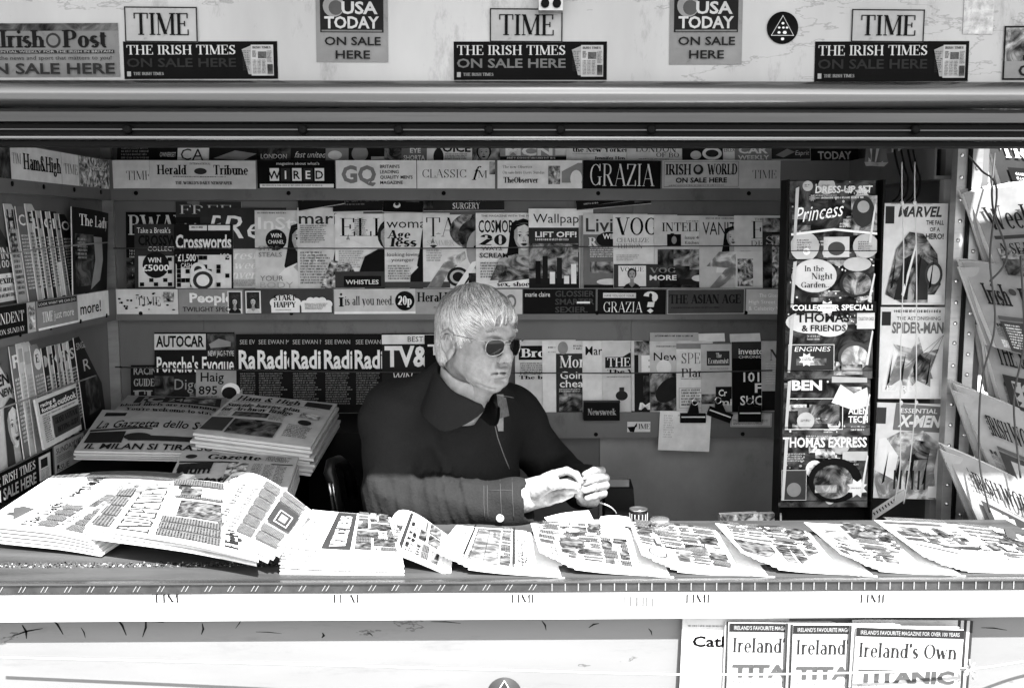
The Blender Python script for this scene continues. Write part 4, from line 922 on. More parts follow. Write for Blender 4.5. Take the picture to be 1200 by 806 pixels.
# old issues laid loosely behind and over that row
def loose(px, py, w, h, Y, roll, bg, ops, label, pitch=.5, gloss=True, t=.005):
    a = P(px, py, Y)
    rx = Vector((math.cos(roll), 0, math.sin(roll))); up = Vector((-math.sin(roll), math.sin(pitch), math.cos(pitch)))
    cv = Canvas(w, h, gloss); run(cv, ops)
    fm = flat_map(a, rx, up)
    return printed('magazine', cv, fm, t, bg, label, 'magazine', 'old issues laid on top of the middle back row', gloss)
loose(350, 247, .15, .11, 3.317, .16, .03, [('t', 'DETENSE', .1, .3, .14, .5, 'serif', .8), ('t', 'MAGAZINE', .3, .55, .14, .45, 'serif', .65), ('r', 0, .8, 1, 1, 'dark')], 'dark old magazine lying tilted behind the pale dark haired cover')
loose(390, 248, .16, .09, 3.315, .02, .03, [('t', 'FREE GIFT CARD', .08, .38, .14, .18, {'w': .86, 'shear': .1}), ('l', .1, .2, .8, .3, 1, .14)], 'dark grey old magazine with faint slanted line above the stern woman')
loose(448, 248, .13, .12, 3.317, -.02, .014, [('e', .35, .2, .09, .08, .5), ('e', .35, .24, .05, .05, .03), ('r', .4, .3, .9, .6, 'dark')], 'black old magazine with a small pale blot above the jacket figure')
loose(496, 247, .26, .07, 3.315, .01, .045, [('t', 'BEAUTY', .16, .45, .32, .012, 'heavy', .36), ('t', '& cosmetic', .55, .45, .3, .5, 'serif', .4, 0, .3), ('t', 'SURGERY', .36, .06, .3, .5, 'serif', .34), ('r', 0, .1, .12, .9, 'dark')], 'long grey supplement lying above the wide hat cover', .35)
loose(676, 246, .24, .06, 3.312, .09, .03, [('l', .1, .2, .9, .35, 1, .4), ('l', .1, .5, .7, .62, 1, .25), ('r', .78, .1, 1, .9, 'dark')], 'dark supplement lying aslant above the white title band')
loose(700, 240, .17, .05, 3.317, .14, .014, [('l', .1, .3, .9, .6, 1, .15)], 'black supplement wedged highest above the tall serif title')

# --- bottom back shelf
RT = lambda n_: [('t', 'SEE EWAN McGREGOR', .06, .87, .06, .3, {'w': .85}), ('t', 'Radio', .04, .56, .24, .55, {'w': .60, 'bold': .05}), ('l', .06, .08, .5, .5, 11, .16, .45), ('y', [(.62, .0), (.62, .3), (.7, .5), (.8, .5), (.85, .3), (.8, 0)], 'dark'), ('y', [(.66, .25), (.7, .48), (.74, .46), (.7, .2)], (.3, .12, .4, .2, .3)[n_]), ('y', [(.68, .22), (.74, .2), (.7, .05)], .2)]
CK = [
 (181, 389, 'wide dark car magazine standing highest at its end', .02, [('r', 0, .78, .64, .98, .4), ('t', 'AUTOCAR', .02, .82, .14, .015, {'w': .6, 'bold': .06}), ('r', .66, .68, 1, .98, 'dark'), ('y', [(.68, .85), (.8, .92), (.95, .88), (.95, .82), (.7, .8)], .2), ('t', 'NEW JAG F-TYPE', .67, .7, .07, .5, {'w': .32}), ('t', "Porsche's Evoque", .03, .5, .2, .6, {'w': .96, 'bold': .03}), ('r', 0, 0, 1, .45, 'dark')], dict(w=.26, dY=.01, yaw=1, grp='magazines on the bottom back shelf')),
 (154, 427, 'dark racing guide low by the corner', .014, [('t', 'RACING POST', .05, .8, .16, .22, {'w': .9, 'bold': .04}), ('t', 'GUIDE TO THE', .05, .55, .16, .22, 'heavy', .85), ('t', 'FLAT', .05, .1, .36, .2, 'heavy', .95)], dict(w=.18, dY=-.001)),
 (204, 438, 'small dark digest showing a grey portrait', .03, [('t', 'Digest', .02, .6, .3, .2, {'w': .9}), ('r', .4, 0, 1, .5, 'mid')], dict(w=.13, dY=-.006, yaw=1)),
 (230, 432, 'glossy magazine with large number beneath the car cover', .25, [('t', 'Haig', .1, .72, .22, .02, {'w': .5, 'bold': .02}), ('t', '895', .06, .42, .2, .02, {'w': .4, 'bold': .03}), ('e', .75, .5, .2, .17, .6), ('e', .72, .45, .16, .13, .02), ('l', .06, .2, .5, .38, 3, .05), ('r', 0, 0, 1, .18, 'busy')], dict(w=.15, dY=-.009, yaw=1)),
 (277, 391, 'dark listings magazine, the one half hidden by its twin', .012, RT(0), {}),
 (299, 391, 'dark listings magazine with a bright pale streak', .012, RT(1), {}),
 (339, 391, 'dark listings magazine with a small white mark', .012, RT(2), {}),
 (377, 391, 'dark listings magazine with a bent pale line', .012, RT(3), {}),
 (413, 391, 'dark listings magazine beside the seller shoulder', .012, RT(4), {}),
 (448, 390, 'dark television magazine with white best for strip', .03, [('r', 0, .86, .95, .98, .5), ('t', 'BEST FOR', .4, .89, .07, .02, {'w': .5}), ('t', 'TV&S', .04, .58, .26, .55, {'w': .84, 'bold': .06}), ('t', 'WIN', .15, .4, .1, .5, {'w': .3, 'shear': .2}), ('l', .2, .15, .8, .36, 4, .2)], {}),
 (498, 392, 'dark magazine mostly hidden behind the seller head', .012, [('t', 'Total', .05, .74, .14, .5, {'w': .8, 'bold': .04}), ('l', .1, .2, .8, .6, 6, .1)], dict(w=.2)),
 (604, 398, 'pale trade paper with white title on black', .4, [('r', .06, .72, 1, .92, .012), ('t', 'Broadcast', .1, .76, .12, .62, 'heavy', 1.1), ('l', .08, .5, .9, .68, 5, .06), ('t', 'The biggest b', .06, .45, .05, .03, 'heavy', .9), ('r', .5, 0, .85, .35, .06)], dict(w=.2)),
 (636, 399, 'almost blank white magazine cover with tiny print', .5, [('l', .1, .88, .6, .92, 1, .1), ('l', .1, .82, .5, .85, 1, .2), ('r', .25, .0, .6, .06, .2)], dict(w=.19)),
 (652, 399, 'dark money magazine with white two line headline', .05, [('r', 0, .82, 1, 1, .45), ('e', .12, .9, .09, .11, .2), ('l', .3, .86, .95, .94, 2, .06), ('t', 'Money', .06, .62, .17, .62, 'serif', .72), ('t', 'Going', .07, .46, .11, .6, {'w': .5, 'bold': .02}), ('t', 'cheap', .06, .34, .11, .6, {'w': .52, 'bold': .02}), ('r', .05, .0, 1, .3, 'mid'), ('l', .05, .26, .5, .32, 2, .4)], dict(w=.19)),
 (683, 399, 'white magazine with black title and a toy figure', .48, [('t', 'Marketing', .05, .8, .13, .015, {'w': .72, 'bold': .01}), ('e', .42, .28, .1, .14, .06), ('e', .5, .12, .13, .16, .1), ('l', .6, .5, .8, .56, 2, .2)], dict(w=.2)),
 (706, 400, 'pale weekly with a man above its black title box', .42, [('e', .6, .88, .13, .13, .04), ('e', .6, .86, .08, .1, .25), ('y', [(.3, .76), (.45, .84), (.8, .84), (1, .76)], .03), ('r', .05, .62, 1, .78, .03), ('t', 'THE WEEK', .08, .64, .13, .6, 'serif', 1.0), ('t', 'The Wire', .08, .54, .06, .03, 'heavy', .7), ('l', .08, .48, .8, .5, 1, .1), ('e', .32, .22, .1, .08, .04), ('r', .28, .28, .36, .34, .05), ('y', [(.6, 0), (.75, .3), (1, .35), (1, 0)], .03)], dict(w=.2)),
 (740, 399, 'dark music magazine with one big white initial', .02, [('r', 0, .8, 1, 1, 'mid'), ('r', .12, .55, .6, .8, .3), ('t', 'B', .17, .57, .22, .65, {'w': .32, 'bold': .1}), ('r', .2, .1, .9, .5, 'dark'), ('t', 'MC', .12, .02, .1, .6, {'w': .4, 'bold': .06, 'shear': .2}), ('r', 0, 0, .05, 1, .4)], dict(w=.2)),
 (762, 399, 'science magazine with butterfly wing picture', .4, [('t', 'NewScientist', .06, .72, .12, .02, {'w': 1.1, 'bold': .01}), ('l', .1, .9, .9, .93, 1, .1), ('e', .22, .62, .12, .12, .62), ('t', 'Sprin', .45, .6, .07, .03, {'w': .4, 'bold': .02}), ('r', 0, 0, 1, .54, 'mid'), ('e', .3, .3, .25, .16, .03, 16, .7), ('e', .75, .25, .16, .24, .25)], dict(w=.21)),
 (793, 402, 'white political weekly with large serif capitals', .5, [('r', 0, .92, 1, 1, .2), ('t', 'SPECTATOR', .08, .7, .16, .05, 'thin', 1.15), ('t', 'Plans', .08, .5, .13, .05, 'serif', .5), ('l', .08, .46, .7, .48, 1, .1), ('f', .04, .04, .5, .34, .1, .001), ('l', .08, .06, .46, .32, 5, .04), ('e', .75, .15, .2, .16, .1)], dict(w=.19)),
 (822, 403, 'grey weekly with small dark title box near its top', .35, [('r', .1, .68, .5, .9, .06), ('t', 'The', .26, .8, .07, .6, 'serif', .1), ('t', 'Economist', .12, .71, .08, .6, 'serif', .36), ('l', .15, .62, .5, .64, 1, .1), ('r', .0, .1, 1, .25, 'mid'), ('r', .25, .1, 1, .36, .02), ('t', 'Cr', .3, .22, .1, .6, {'w': .15, 'bold': .04}), ('t', 'mi', .3, .08, .1, .6, {'w': .24, 'bold': .04})], dict(w=.19)),
 (858, 400, 'black finance magazine with big white numerals', .01, [('r', 0, .76, 1, 1, .06), ('t', 'investors', .12, .82, .09, .65, {'w': .56, 'bold': .03}), ('t', 'CHRONICLE', .12, .76, .04, .5, {'w': .5}), ('t', '101', .2, .42, .14, .6, {'w': .28, 'bold': .03}), ('t', 'F', .4, .26, .14, .6, {'w': .14, 'bold': .03}), ('t', 'SLICK', .14, .08, .14, .6, {'w': .55, 'bold': .03})], dict(w=.19)),
 (893, 399, 'pale magazine with text lines, last of its row', .3, [('t', 'NE', .2, .72, .16, .08, 'serif', .5), ('l', .1, .36, .85, .68, 7, .5, .3), ('r', 0, 0, 1, .28, .02)], dict(w=.13)),
]
CK.sort(key=lambda q: q[0])
for (px, py, d_, bg, ops, kw) in CK: mag(2, px, py, d_, bg, ops, **kw)
loose(762, 400, .16, .03, 3.337, .0, .3, [('l', .1, .4, .9, .7, 1, .02)], 'loose copy peeping up behind the science magazine', .4)
loose(800, 401, .14, .03, 3.339, .02, .5, [], 'thin pale supplement peeping up behind the political weekly', .4)
loose(856, 401, .10, .03, 3.339, .03, .45, [], 'thin pale supplement peeping up behind the grey weekly', .4)

# --- top back shelf: folded papers showing a hand's breadth above the labels
AK = [
 (136, 46, 'dark newspaper fold with faint lines', .02, [('l', .1, .1, .9, .9, 3, .15)]),
 (184, 22, 'narrow dark fold with white capitals', .02, [('t', 'OWNERSET', .1, .3, .3, .5, {'w': .8})]),
 (207, 36, 'white fold with large thin letters', .52, [('t', 'CA', .1, .1, .75, .08, {'w': .7})]),
 (244, 96, 'dark glossy fold with a pale curved shape', .03, [('y', [(.05, .2), (.3, .7), (.55, .5), (.4, .1)], .2), ('r', .55, .1, 1, .9, 'dark'), ('t', 'LONDON', .6, .2, .3, .5, {'w': .3})]),
 (340, 40, 'dark fold with slanted white script', .04, [('t', 'fast united', .1, .25, .4, .5, {'w': .85, 'shear': .3}), ('r', 0, .85, 1, 1, .5)]),
 (381, 26, 'small grey fold with a white badge', .2, [('e', .4, .4, .3, .2, .5)]),
 (408, 42, 'black fold with round emblem', .02, [('e', .3, .5, .22, .22, .2), ('r', .6, .1, .95, .3, .3)]),
 (450, 48, 'dark fold with two lines of white capitals', .12, [('r', 0, 0, .4, 1, 'mid'), ('t', 'EYE', .6, .55, .3, .5, {'w': .25, 'bold': .03}), ('t', 'SHORTA', .45, .1, .3, .5, {'w': .5, 'bold': .03})]),
 (500, 82, 'newspaper fold with a printed face beside its title', .5, [('t', 'VOICE', .1, .62, .5, .04, {'w': .5, 'bold': .06}), ('e', .16, .3, .07, .12, .04), ('l', .25, .1, .6, .5, 3, .05), ('r', .62, 0, 1, 1, 'mid'), ('p', .78, .55, .08, .3, .03, .03, 0, False)]),
 (586, 76, 'motorcycle paper fold with big pale letters on grey', .25, [('t', 'MCN', .08, .4, .55, .62, {'w': .7, 'bold': .07}), ('r', 0, .05, 1, .32, .03), ('l', .1, .1, .9, .28, 1, .5), ('r', .82, .4, 1, .95, .45)]),
 (664, 70, 'white magazine fold with a serif title', .52, [('t', 'the New Yorker', .1, .6, .3, .04, 'heavy', .9), ('t', 'Jennifer Hen', .45, .12, .2, .04, 'heavy', .5), ('l', .1, .45, .5, .5, 1, .1)]),
 (735, 66, 'pale crinkled fold with outlined drawing', .45, [('t', 'LONDON', .15, .62, .4, .1, 'serif', .7), ('t', 'OF BO', .5, .3, .28, .1, 'serif', .4), ('l', .2, .1, .8, .2, 1, .1)]),
 (800, 62, 'dark fold with a white dish picture', .03, [('e', .55, .5, .18, .12, .6), ('e', .55, .5, .12, .07, .05), ('e', .25, .4, .1, .08, .4), ('r', .75, 0, 1, 1, .5), ('t', 'EBLEX', .77, .6, .25, .05, {'w': .2})]),
 (862, 42, 'grey fold with bold white car paper title', .2, [('t', 'CAR', .1, .52, .45, .62, {'w': .8, 'bold': .06}), ('t', 'WEEKLY', .08, .12, .28, .62, {'w': .85, 'bold': .05})]),
 (905, 45, 'dark fold with a slanted grey block', .06, [('y', [(.1, .4), (.4, .8), (.6, .6), (.3, .25)], .2), ('t', 'Esprit', .6, .4, .3, .4, {'w': .35, 'shear': .2}), ('r', 0, 0, 1, .15, .4)]),
 (951, 55, 'black fold with heavy pale capitals', .02, [('t', 'TODAY', .15, .15, .5, .35, {'w': .7, 'bold': .05})]),
]
for i, (px, wpx, d_, bg, ops) in enumerate(AK):
    Y = 3.300
    a = P(px, 190, Y); a.z -= .03
    w_ = wpx * Y / 1200
    cv = Canvas(w_ * 1.03, .13)
    def cvt(o):
        o = list(o); k = o[0]; F = lambda v: .25 + v * .40
        if k in 'rflc': o[2] = F(o[2]); o[4] = F(o[4])
        elif k == 't': o[3] = F(o[3]); o[4] = o[4] * .40
        elif k in 'ep': o[2] = F(o[2])
        elif k == 'y': o[1] = [(x_, F(y_)) for x_, y_ in o[1]]
        return tuple(o)
    run(cv, [cvt(o) for o in ops])
    fm = flat_map(a + Vector((0, 0, 0)), (math.cos(R(2)), math.sin(R(2)), random.uniform(-.01, .01)), (0, .22, 1))
    printed('newspaper', cv, fm, .009, bg, '%s, %s along the top back shelf' % (' '.join(d_.split()[:8]), ORD[i]), 'newspaper', 'folded papers on the top back shelf', True)
# ================================================================== SIDE WALL MAGAZINES (they face across the kiosk)
def smag(row, px, pyt, desc, bg, ops, w=.21, yaw=5, dX=0.0, lean=.028, n=[0, 0, 0]):
    X0 = -1.238 + dX
    zl = ZL[row][0]; zb = zl - .06
    y0 = PX(max(px, 1), 300, X0).y - (max(0, 1 - px) * .0042)
    top = PX(max(px, 1), pyt, X0 - lean).z
    H = top - zb
    cv = Canvas(w, H)
    vis0 = .06 / H
    def cvt(o):
        o = list(o); k = o[0]; F = lambda v: vis0 + v * (1 - vis0)
        if k in 'rflc': o[2] = F(o[2]); o[4] = F(o[4])
        elif k == 't': o[3] = F(o[3]); o[4] = o[4] * (1 - vis0)
        elif k in 'ep': o[2] = F(o[2])
        elif k == 'y': o[1] = [(a, F(b_)) for a, b_ in o[1]]
        return tuple(o)
    run(cv, [cvt(o) for o in ops])
    th = R(yaw)
    rx = Vector((-math.sin(th), math.cos(th), 0)); up = Vector((-lean / H, 0, 1)); up = up - rx * up.dot(rx)
    fm = flat_map((X0, y0, zb), rx, up)
    n[row] += 1
    return printed('magazine', cv, fm, .0032, bg, '%s, %s from the street on the %s side shelf' % (desc, ORD[n[row] - 1], 'middle' if row == 1 else 'lowest'), 'magazine',
                   'magazines on the %s side shelf' % ('middle' if row == 1 else 'lowest'))
txtcol = lambda s_, m_: [('t', s_, .03, .8, .12, m_, {'w': .9, 'bold': .03}), ('l', .04, .1, .5, .7, 12, m_)]
SU = [(-34, 236, 'pale magazine', .45, txtcol('TAKE', .03)), (-10, 239, 'grey women magazine with white prize badge', .16, [('e', .55, .8, .38, .38, .06), ('t', 'WIN', .2, .45, .12, .6, {'w': .5, 'bold': .03}), ('t', '£1000', .2, .36, .08, .6, {'w': .6}), ('r', .05, .02, .95, .3, .5), ('t', 'Flexing', .1, .2, .08, .03, 'heavy', .7), ('l', .1, .04, .9, .16, 2, .04)]),
      (21, 239, 'pale thin magazine with black marks', .5, [('r', .0, .5, .25, .9, 'busy'), ('t', 'HEAT', .04, .75, .2, .02, {'w': .8, 'bold': .04}), ('l', .04, .05, .3, .7, 9, .03)]), (34, 242, 'grey magazine', .2, txtcol('CHAT', .55)),
      (45, 239, 'white spined magazine', .55, txtcol('ELLA', .03)), (51, 247, 'dark magazine with light edge', .03, [('r', 0, 0, .05, 1, .6)] + txtcol('LOVE', .5)), (57, 247, 'white magazine with heavy black strokes', .5, txtcol('Ideal', .02)), (63, 247, 'black magazine with white strokes', .02, txtcol('CON', .6)),
      (68, 248, 'white magazine with dense columns', .5, txtcol('FOTO', .02)), (73, 248, 'black magazine with pale foot', .015, [('r', 0, 0, .3, .4, .5)] + txtcol('INK', .6)), (78, 250, 'pale magazine with round letters', .42, txtcol('LOOK', .02)), (83, 251, 'dark slim magazine', .02, txtcol('ONE', .4))]
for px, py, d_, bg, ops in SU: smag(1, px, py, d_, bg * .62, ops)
# the last one curls out from the wall
cv = Canvas(.21, .28, cell=.02)
run(cv, [('t', 'The Lady', .15, .8, .13, .5, 'serif', .8), ('r', .05, .1, .5, .7, 'dark'), ('y', [(.42, .05), (.55, .4), (.5, .68), (.75, .68), (.8, .4), (.7, .15)], .22), ('l', .1, .4, .35, .65, 5, .25)])
A, B_, C_, D_ = PX(86, 347, -1.225), P(125, 340, 3.27), P(127, 250, 3.21), PX(84, 242, -1.245)
def quadmap(BL, BR, TR, TL, cv, bulge=None, nrm=None, bdir=Vector((0, 0, 1))):
    BL, BR, TR, TL = map(Vector, (BL, BR, TR, TL))
    nn = nrm or ((BR - BL).cross(TL - BL)).normalized()
    def f(u, v, n):
        s, t = u / cv.w, v / cv.h
        p = BL * (1 - s) * (1 - t) + BR * s * (1 - t) + TR * s * t + TL * (1 - s) * t + nn * n
        if bulge: p = p + bdir * bulge(s, t)
        return p
    return f
fm = quadmap(A, B_, C_, D_, cv, lambda s, t: .02 * s * (1 - s) * 4, None, Vector((.6, -.6, 0)))
printed('magazine', cv, fm, .004, .02, 'dark magazine curling away from the side wall beside the corner', 'magazine', 'magazines on the middle side shelf', smooth=True)
SLW = [(-40, 395, 'white news magazine', .5, txtcol('THE', .02)), (-14, 405, 'white magazine with a smiling woman', .5, [('t', 'GENE', .2, .84, .08, .1, {'w': .7, 'bold': .03}), ('t', 'ENO', .3, .66, .1, .02, {'w': .6, 'bold': .05}), ('t', 'NEWS', .3, .56, .07, .02, {'w': .5, 'bold': .04}), ('p', .6, .28, .2, .6, .08, .5, 0), ('r', .0, .5, .25, .95, .4)]),
       (18, 404, 'thin grey magazine', .18, txtcol('Ray', .55)), (26, 396, 'white blank spined magazine', .55, txtcol('I', .3)), (33, 400, 'pale narrow magazine with faint column', .5, txtcol('L', .3)), (42, 403, 'magazine with round coin mark', .25, [('e', .2, .85, .14, .14, .6), ('t', 'E', .12, .82, .08, .02, 'heavy', .12)] + txtcol('', .5)),
       (55, 406, 'dark magazine with grey marks', .03, txtcol('MEN', .4)), (62, 404, 'slim pale magazine', .4, txtcol('FLY', .02)), (67, 403, 'slim black magazine', .015, txtcol('GO', .5)), (71, 402, 'slim magazine with busy print', .3, txtcol('ART', .02)), (75, 401, 'thin black magazine with a pale edge', .02, [('r', 0, 0, .06, 1, .5)] + txtcol('PRO', .4)), (80, 400, 'thin white magazine', .5, txtcol('Now', .02)),
       (85, 398, 'thin dark magazine with white edge', .02, [('r', 0, 0, .05, 1, .55)] + txtcol('SPIN', .4)), (93, 394, 'dark single issue magazine by the corner', .018, [('t', 'SINGLE ISSUE', .05, .86, .08, .4, {'w': .9}), ('t', 'R', .25, .6, .14, .4, {'w': .3}), ('r', .2, .1, .8, .5, 'dark')])]
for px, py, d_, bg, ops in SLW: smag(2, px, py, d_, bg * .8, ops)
cv = Canvas(.24, .24, False, cell=.03)
run(cv, [('r', .05, .68, .97, .92, .05), ('t', 'racing &', .08, .81, .08, .6, {'w': .36, 'bold': .04}), ('t', 'football', .08, .71, .08, .6, {'w': .36, 'bold': .04}), ('t', 'outlook', .46, .72, .14, .5, {'w': .48, 'bold': .04}), ('r', .28, .12, .97, .56, .09), ('t', 'GRAND NATIONAL', .32, .38, .12, .02, 'heavy', .6), ('t', 'BETTING GUIDE', .36, .2, .11, .02, 'heavy', .55), ('l', .05, .1, .24, .6, 9, .05), ('l', .05, .6, .95, .65, 1, .1)])
fm = quadmap(PX(52, 527, -1.205), PX(96, 503, -1.205), PX(89, 449, -1.222), PX(41, 468, -1.222), cv)
printed('newspaper', cv, fm, .006, .42, 'racing paper with grey headline box leaning on the lowest side shelf', 'newspaper', None, False)
# ================================================================== CHILDREN'S RACK
rack = empty('magazine_rack', (P(965, 605, 2.63).x, 2.63, CT - .3), 'tall black rack panel holding five stacked children magazines', 'rack')
a, b_ = P(909, 605, 2.63), P(1013, 605, 2.63); c_ = P(925, 216, 2.63)
m = MB(); m.bx(a.x, b_.x, 2.625, 2.645, CT - .35, c_.z + .01, M_BLACK); part(m, 'back_panel', rack)
for i, py in enumerate((302, 364, 441, 507, 592)):
    q = P(965, py, 2.60)
    m = MB(); m.bx(a.x, b_.x, 2.600, 2.6245, q.z - .006, q.z - .002, M_BLACK)
    m.tube([(a.x, 2.579, q.z + .018), (b_.x, 2.579, q.z + .018)], .001, M_BLACK, 6); part(m, 'pocket', rack)
m = MB()
for x in (a.x - .003, b_.x + .003): m.bx(x - .0028, x + .0028, 2.59, 2.65, CT - .35, c_.z + .01, M_BLACK)
part(m, 'side_rail', rack)
def clutter(seed, y0, y1, n_=9):
    q = random.Random(seed); out = []
    for i in range(n_):
        x, y = q.uniform(.02, .8), q.uniform(y0, y1); w_, h_ = q.uniform(.08, .25), q.uniform(.06, .16)
        k = q.random()
        if k < .45: out += [('r', x, y, min(.99, x + w_), min(y1, y + h_), q.choice(('busy', 'mid', 'light', 'dark')))]
        elif k < .6: out += [('e', x + w_ / 2, y, w_ / 2, w_ / 2, q.choice((.3, .5, .12))), ('l', x + w_ * .2, y - h_ * .2, x + w_ * .8, y + h_ * .2, 2, .02)]
        elif k < .8:
            pts = []
            for j in range(16):
                rr_ = (w_ * .5) * (1 if j % 2 else .62); pts.append((x + w_ / 2 + rr_ * math.cos(j * math.pi / 8), y + rr_ * 1.1 * math.sin(j * math.pi / 8)))
            out += [('y', pts, q.choice((.45, .2, .6))), ('l', x + w_ * .22, y - h_ * .15, x + w_ * .8, y + h_ * .15, 2, .02)]
        else: out += [('l', x, y, min(.98, x + w_ * 1.6), y + h_ * .7, 2, q.choice((.5, .3)))]
    return out
def face_sheet(px0, py0, px1, py1, Y, roll, bg, ops, label, name='magazine', group=None, t=.004, lean=.01, wpx=None):
    if name == 'magazine': ops = [('r', 0, 0, 1, 1, 'dark')] + clutter(int(py0), .03, .95, 16) + list(ops) + clutter(int(py0) + 1, .04, .3, 2) + [('y', [(.02, .1), (.05, .9), (.09, .92), (.05, .1)], .3), ('y', [(.9, .2), (.97, .7), (.985, .68), (.93, .2)], .4)]  # last two pale streaks paint plastic wrap highlights onto the cover
    else: ops = list(ops) + [('y', [(.12 + .2 * k_, .15 + .1 * (k_ % 3)), (.2 + .2 * k_, .5), (.16 + .2 * k_, .18)], .02) for k_ in range(4)]
    a, b_, c_ = P(px0, py1, Y), P(px1, py1, Y), P(px0, py0, Y)
    cv = Canvas((b_ - a).length, abs(c_.z - a.z)); run(cv, ops)
    rx = Vector((math.cos(roll), 0, math.sin(roll))); up = Vector((-math.sin(roll), lean / cv.h, math.cos(roll)))
    fm = flat_map(a, rx, up)
    return printed(name, cv, fm, t, bg, label, 'magazine' if name != 'comic_book' else 'comic book', group)
GK = 'children magazines stacked on the black rack'
rn = random.Random(5)
dots = lambda n_, m_, x0=0, y0=0, x1=1, y1=1, r=.012: [('e', rn.uniform(x0 + .02, x1 - .02), rn.uniform(y0 + .02, y1 - .02), r * rn.uniform(.5, 1.4), r * rn.uniform(.5, 1.4), m_) for _ in range(n_)]
face_sheet(925, 212, 1025, 304, 2.598, .01, .03, dots(26, .3) + [('t', 'DRESS-UP SET', .28, .84, .09, .45, {'w': .66, 'bold': .04, 'shear': .1}), ('t', 'Princess', .05, .46, .2, .55, {'w': .55, 'shear': .35, 'rot': .14}), ('r', .7, .35, 1, .8, 'mid'), ('e', .84, .6, .13, .18, .05), ('e', .84, .66, .07, .07, .25), ('l', .35, .75, .9, .79, 1, .4),
    ('e', .16, .16, .17, .17, .3), ('l', .07, .1, .25, .25, 4, .05), ('r', .38, .02, .68, .28, .35), ('e', .53, .13, .1, .08, .1), ('e', .87, .16, .15, .14, .3), ('l', .78, .08, .96, .22, 4, .05), ('y', [(0, .3), (.5, .36), (1, .3), (1, .33), (.5, .39), (0, .33)], .5)],
    'dark princess dress-up magazine with gifts, top one of the rack', group=GK)
face_sheet(922, 301, 1024, 367, 2.596, .005, .05, dots(40, .5, r=.01) + [('e', .3, .66, .25, .19, .36, 26), ('t', 'In the', .18, .74, .1, .03, 'serif', .22), ('t', 'Night', .26, .6, .11, .03, 'serif', .24), ('t', 'Garden...', .14, .45, .1, .03, 'serif', .34), ('e', .78, .52, .2, .16, .04, 26), ('e', .78, .52, .165, .13, 'mid', 26), ('e', .78, .86, .16, .08, .3),
    ('r', 0, 0, 1, .2, .02), ('t', 'COLLECTOR SPECIAL!', .04, .05, .1, .6, {'w': .92, 'bold': .05})], 'bedtime garden magazine with white title balloon, second one down the rack', group=GK)
face_sheet(919, 363, 1022, 444, 2.594, .005, .08, dots(20, .5, .0, .75, 1, 1, r=.01) + [('e', .3, .82, .3, .13, .38, 26), ('e', .5, .76, .2, .12, .38), ('t', 'THOMAS', .12, .82, .13, .02, {'w': .6, 'bold': .05}), ('t', '& FRIENDS', .18, .69, .09, .02, {'w': .5, 'bold': .04}), ('r', .03, .12, .55, .5, .05), ('f', .03, .12, .55, .5, .45, .0015), ('t', 'ENGINES', .1, .4, .07, .5, {'w': .4, 'shear': .2}), ('r', .12, .2, .46, .3, 'mid'),
    ('e', .78, .32, .19, .17, .1, 26), ('e', .78, .3, .155, .14, 'light', 26), ('r', .8, .72, 1, .95, .4), ('t', 'COLLECTOR CARDS', .81, .84, .05, .03, {'w': .18}), ], 'railway children magazine with cloud title, third one down the rack', group=GK)
face_sheet(916, 440, 1019, 510, 2.592, .0, .04, dots(10, .4) + [('r', .08, .72, .46, .95, .015), ('t', 'BEN', .1, .76, .16, .5, {'w': .34, 'bold': .07}), ('r', .55, .88, .95, .98, .3), ('y', [(.55, .55), (.65, .85), (.8, .7), (.95, .8), (.98, .5), (.8, .42)], .45), ('f', .05, .1, .68, .62, .5, .0018), ('r', .3, .2, .64, .52, 'mid'), ('t', 'ALIEN', .74, .36, .11, .6, {'w': .22, 'bold': .03}), ('t', 'TECH', .74, .22, .11, .6, {'w': .22, 'bold': .03})],
    'dark alien toy magazine with framed gift, fourth one down the rack', group=GK)
face_sheet(912, 506, 1016, 594, 2.590, .0, .03, dots(14, .25, 0, .5, 1, .8) + [('t', 'THOMAS EXPRESS', .03, .8, .13, .5, {'w': .94, 'bold': .05}), ('r', .7, .62, .98, .74, .3), ('e', .62, .36, .3, .25, .012, 26), ('e', .6, .34, .22, .19, 'mid', 26), ('r', .02, .1, .3, .5, .06), ('f', .02, .1, .3, .5, .3, .0015), ('e', .16, .24, .08, .08, .15), ('l', .08, .6, .3, .72, 3, .3)],
    'dark express train magazine, lowest one of the rack', group=GK)
# ---- comics on strings
GC = 'comic books hung on white strings'
face_sheet(1033, 238, 1107, 357, 2.66, -.004, .5, [('r', .02, .8, .16, .97, .05), ('t', 'MARVEL', .22, .87, .1, .1, {'w': .68, 'bold': .06, 'shear': .2}), ('l', .1, .985, .95, .996, 1, .05), ('t', 'THE FALL', .66, .79, .045, .03, {'w': .28, 'bold': .03}), ('t', 'OF A', .72, .725, .04, .03, {'w': .16, 'bold': .03}), ('t', 'HERO!', .66, .65, .055, .03, {'w': .28, 'bold': .04}),
    ('y', [(.05, .1), (.2, .55), (.4, .72), (.62, .7), (.85, .5), (.92, .2), (.75, .02), (.3, .02)], 'mid'), ('y', [(.18, .05), (.32, .45), (.45, .5), (.4, .05)], .04), ('y', [(.5, .05), (.55, .5), (.7, .4), (.72, .05)], .06), ('y', [(.3, .1), (.5, .6), (.52, .58), (.34, .08)], .6), ('r', .72, .02, .94, .1, .6), ('e', .8, .3, .14, .2, .1), ('e', .8, .3, .1, .15, .4)],
    'white comic with a dark burst drawing, top one on the strings', 'comic_book', GC)
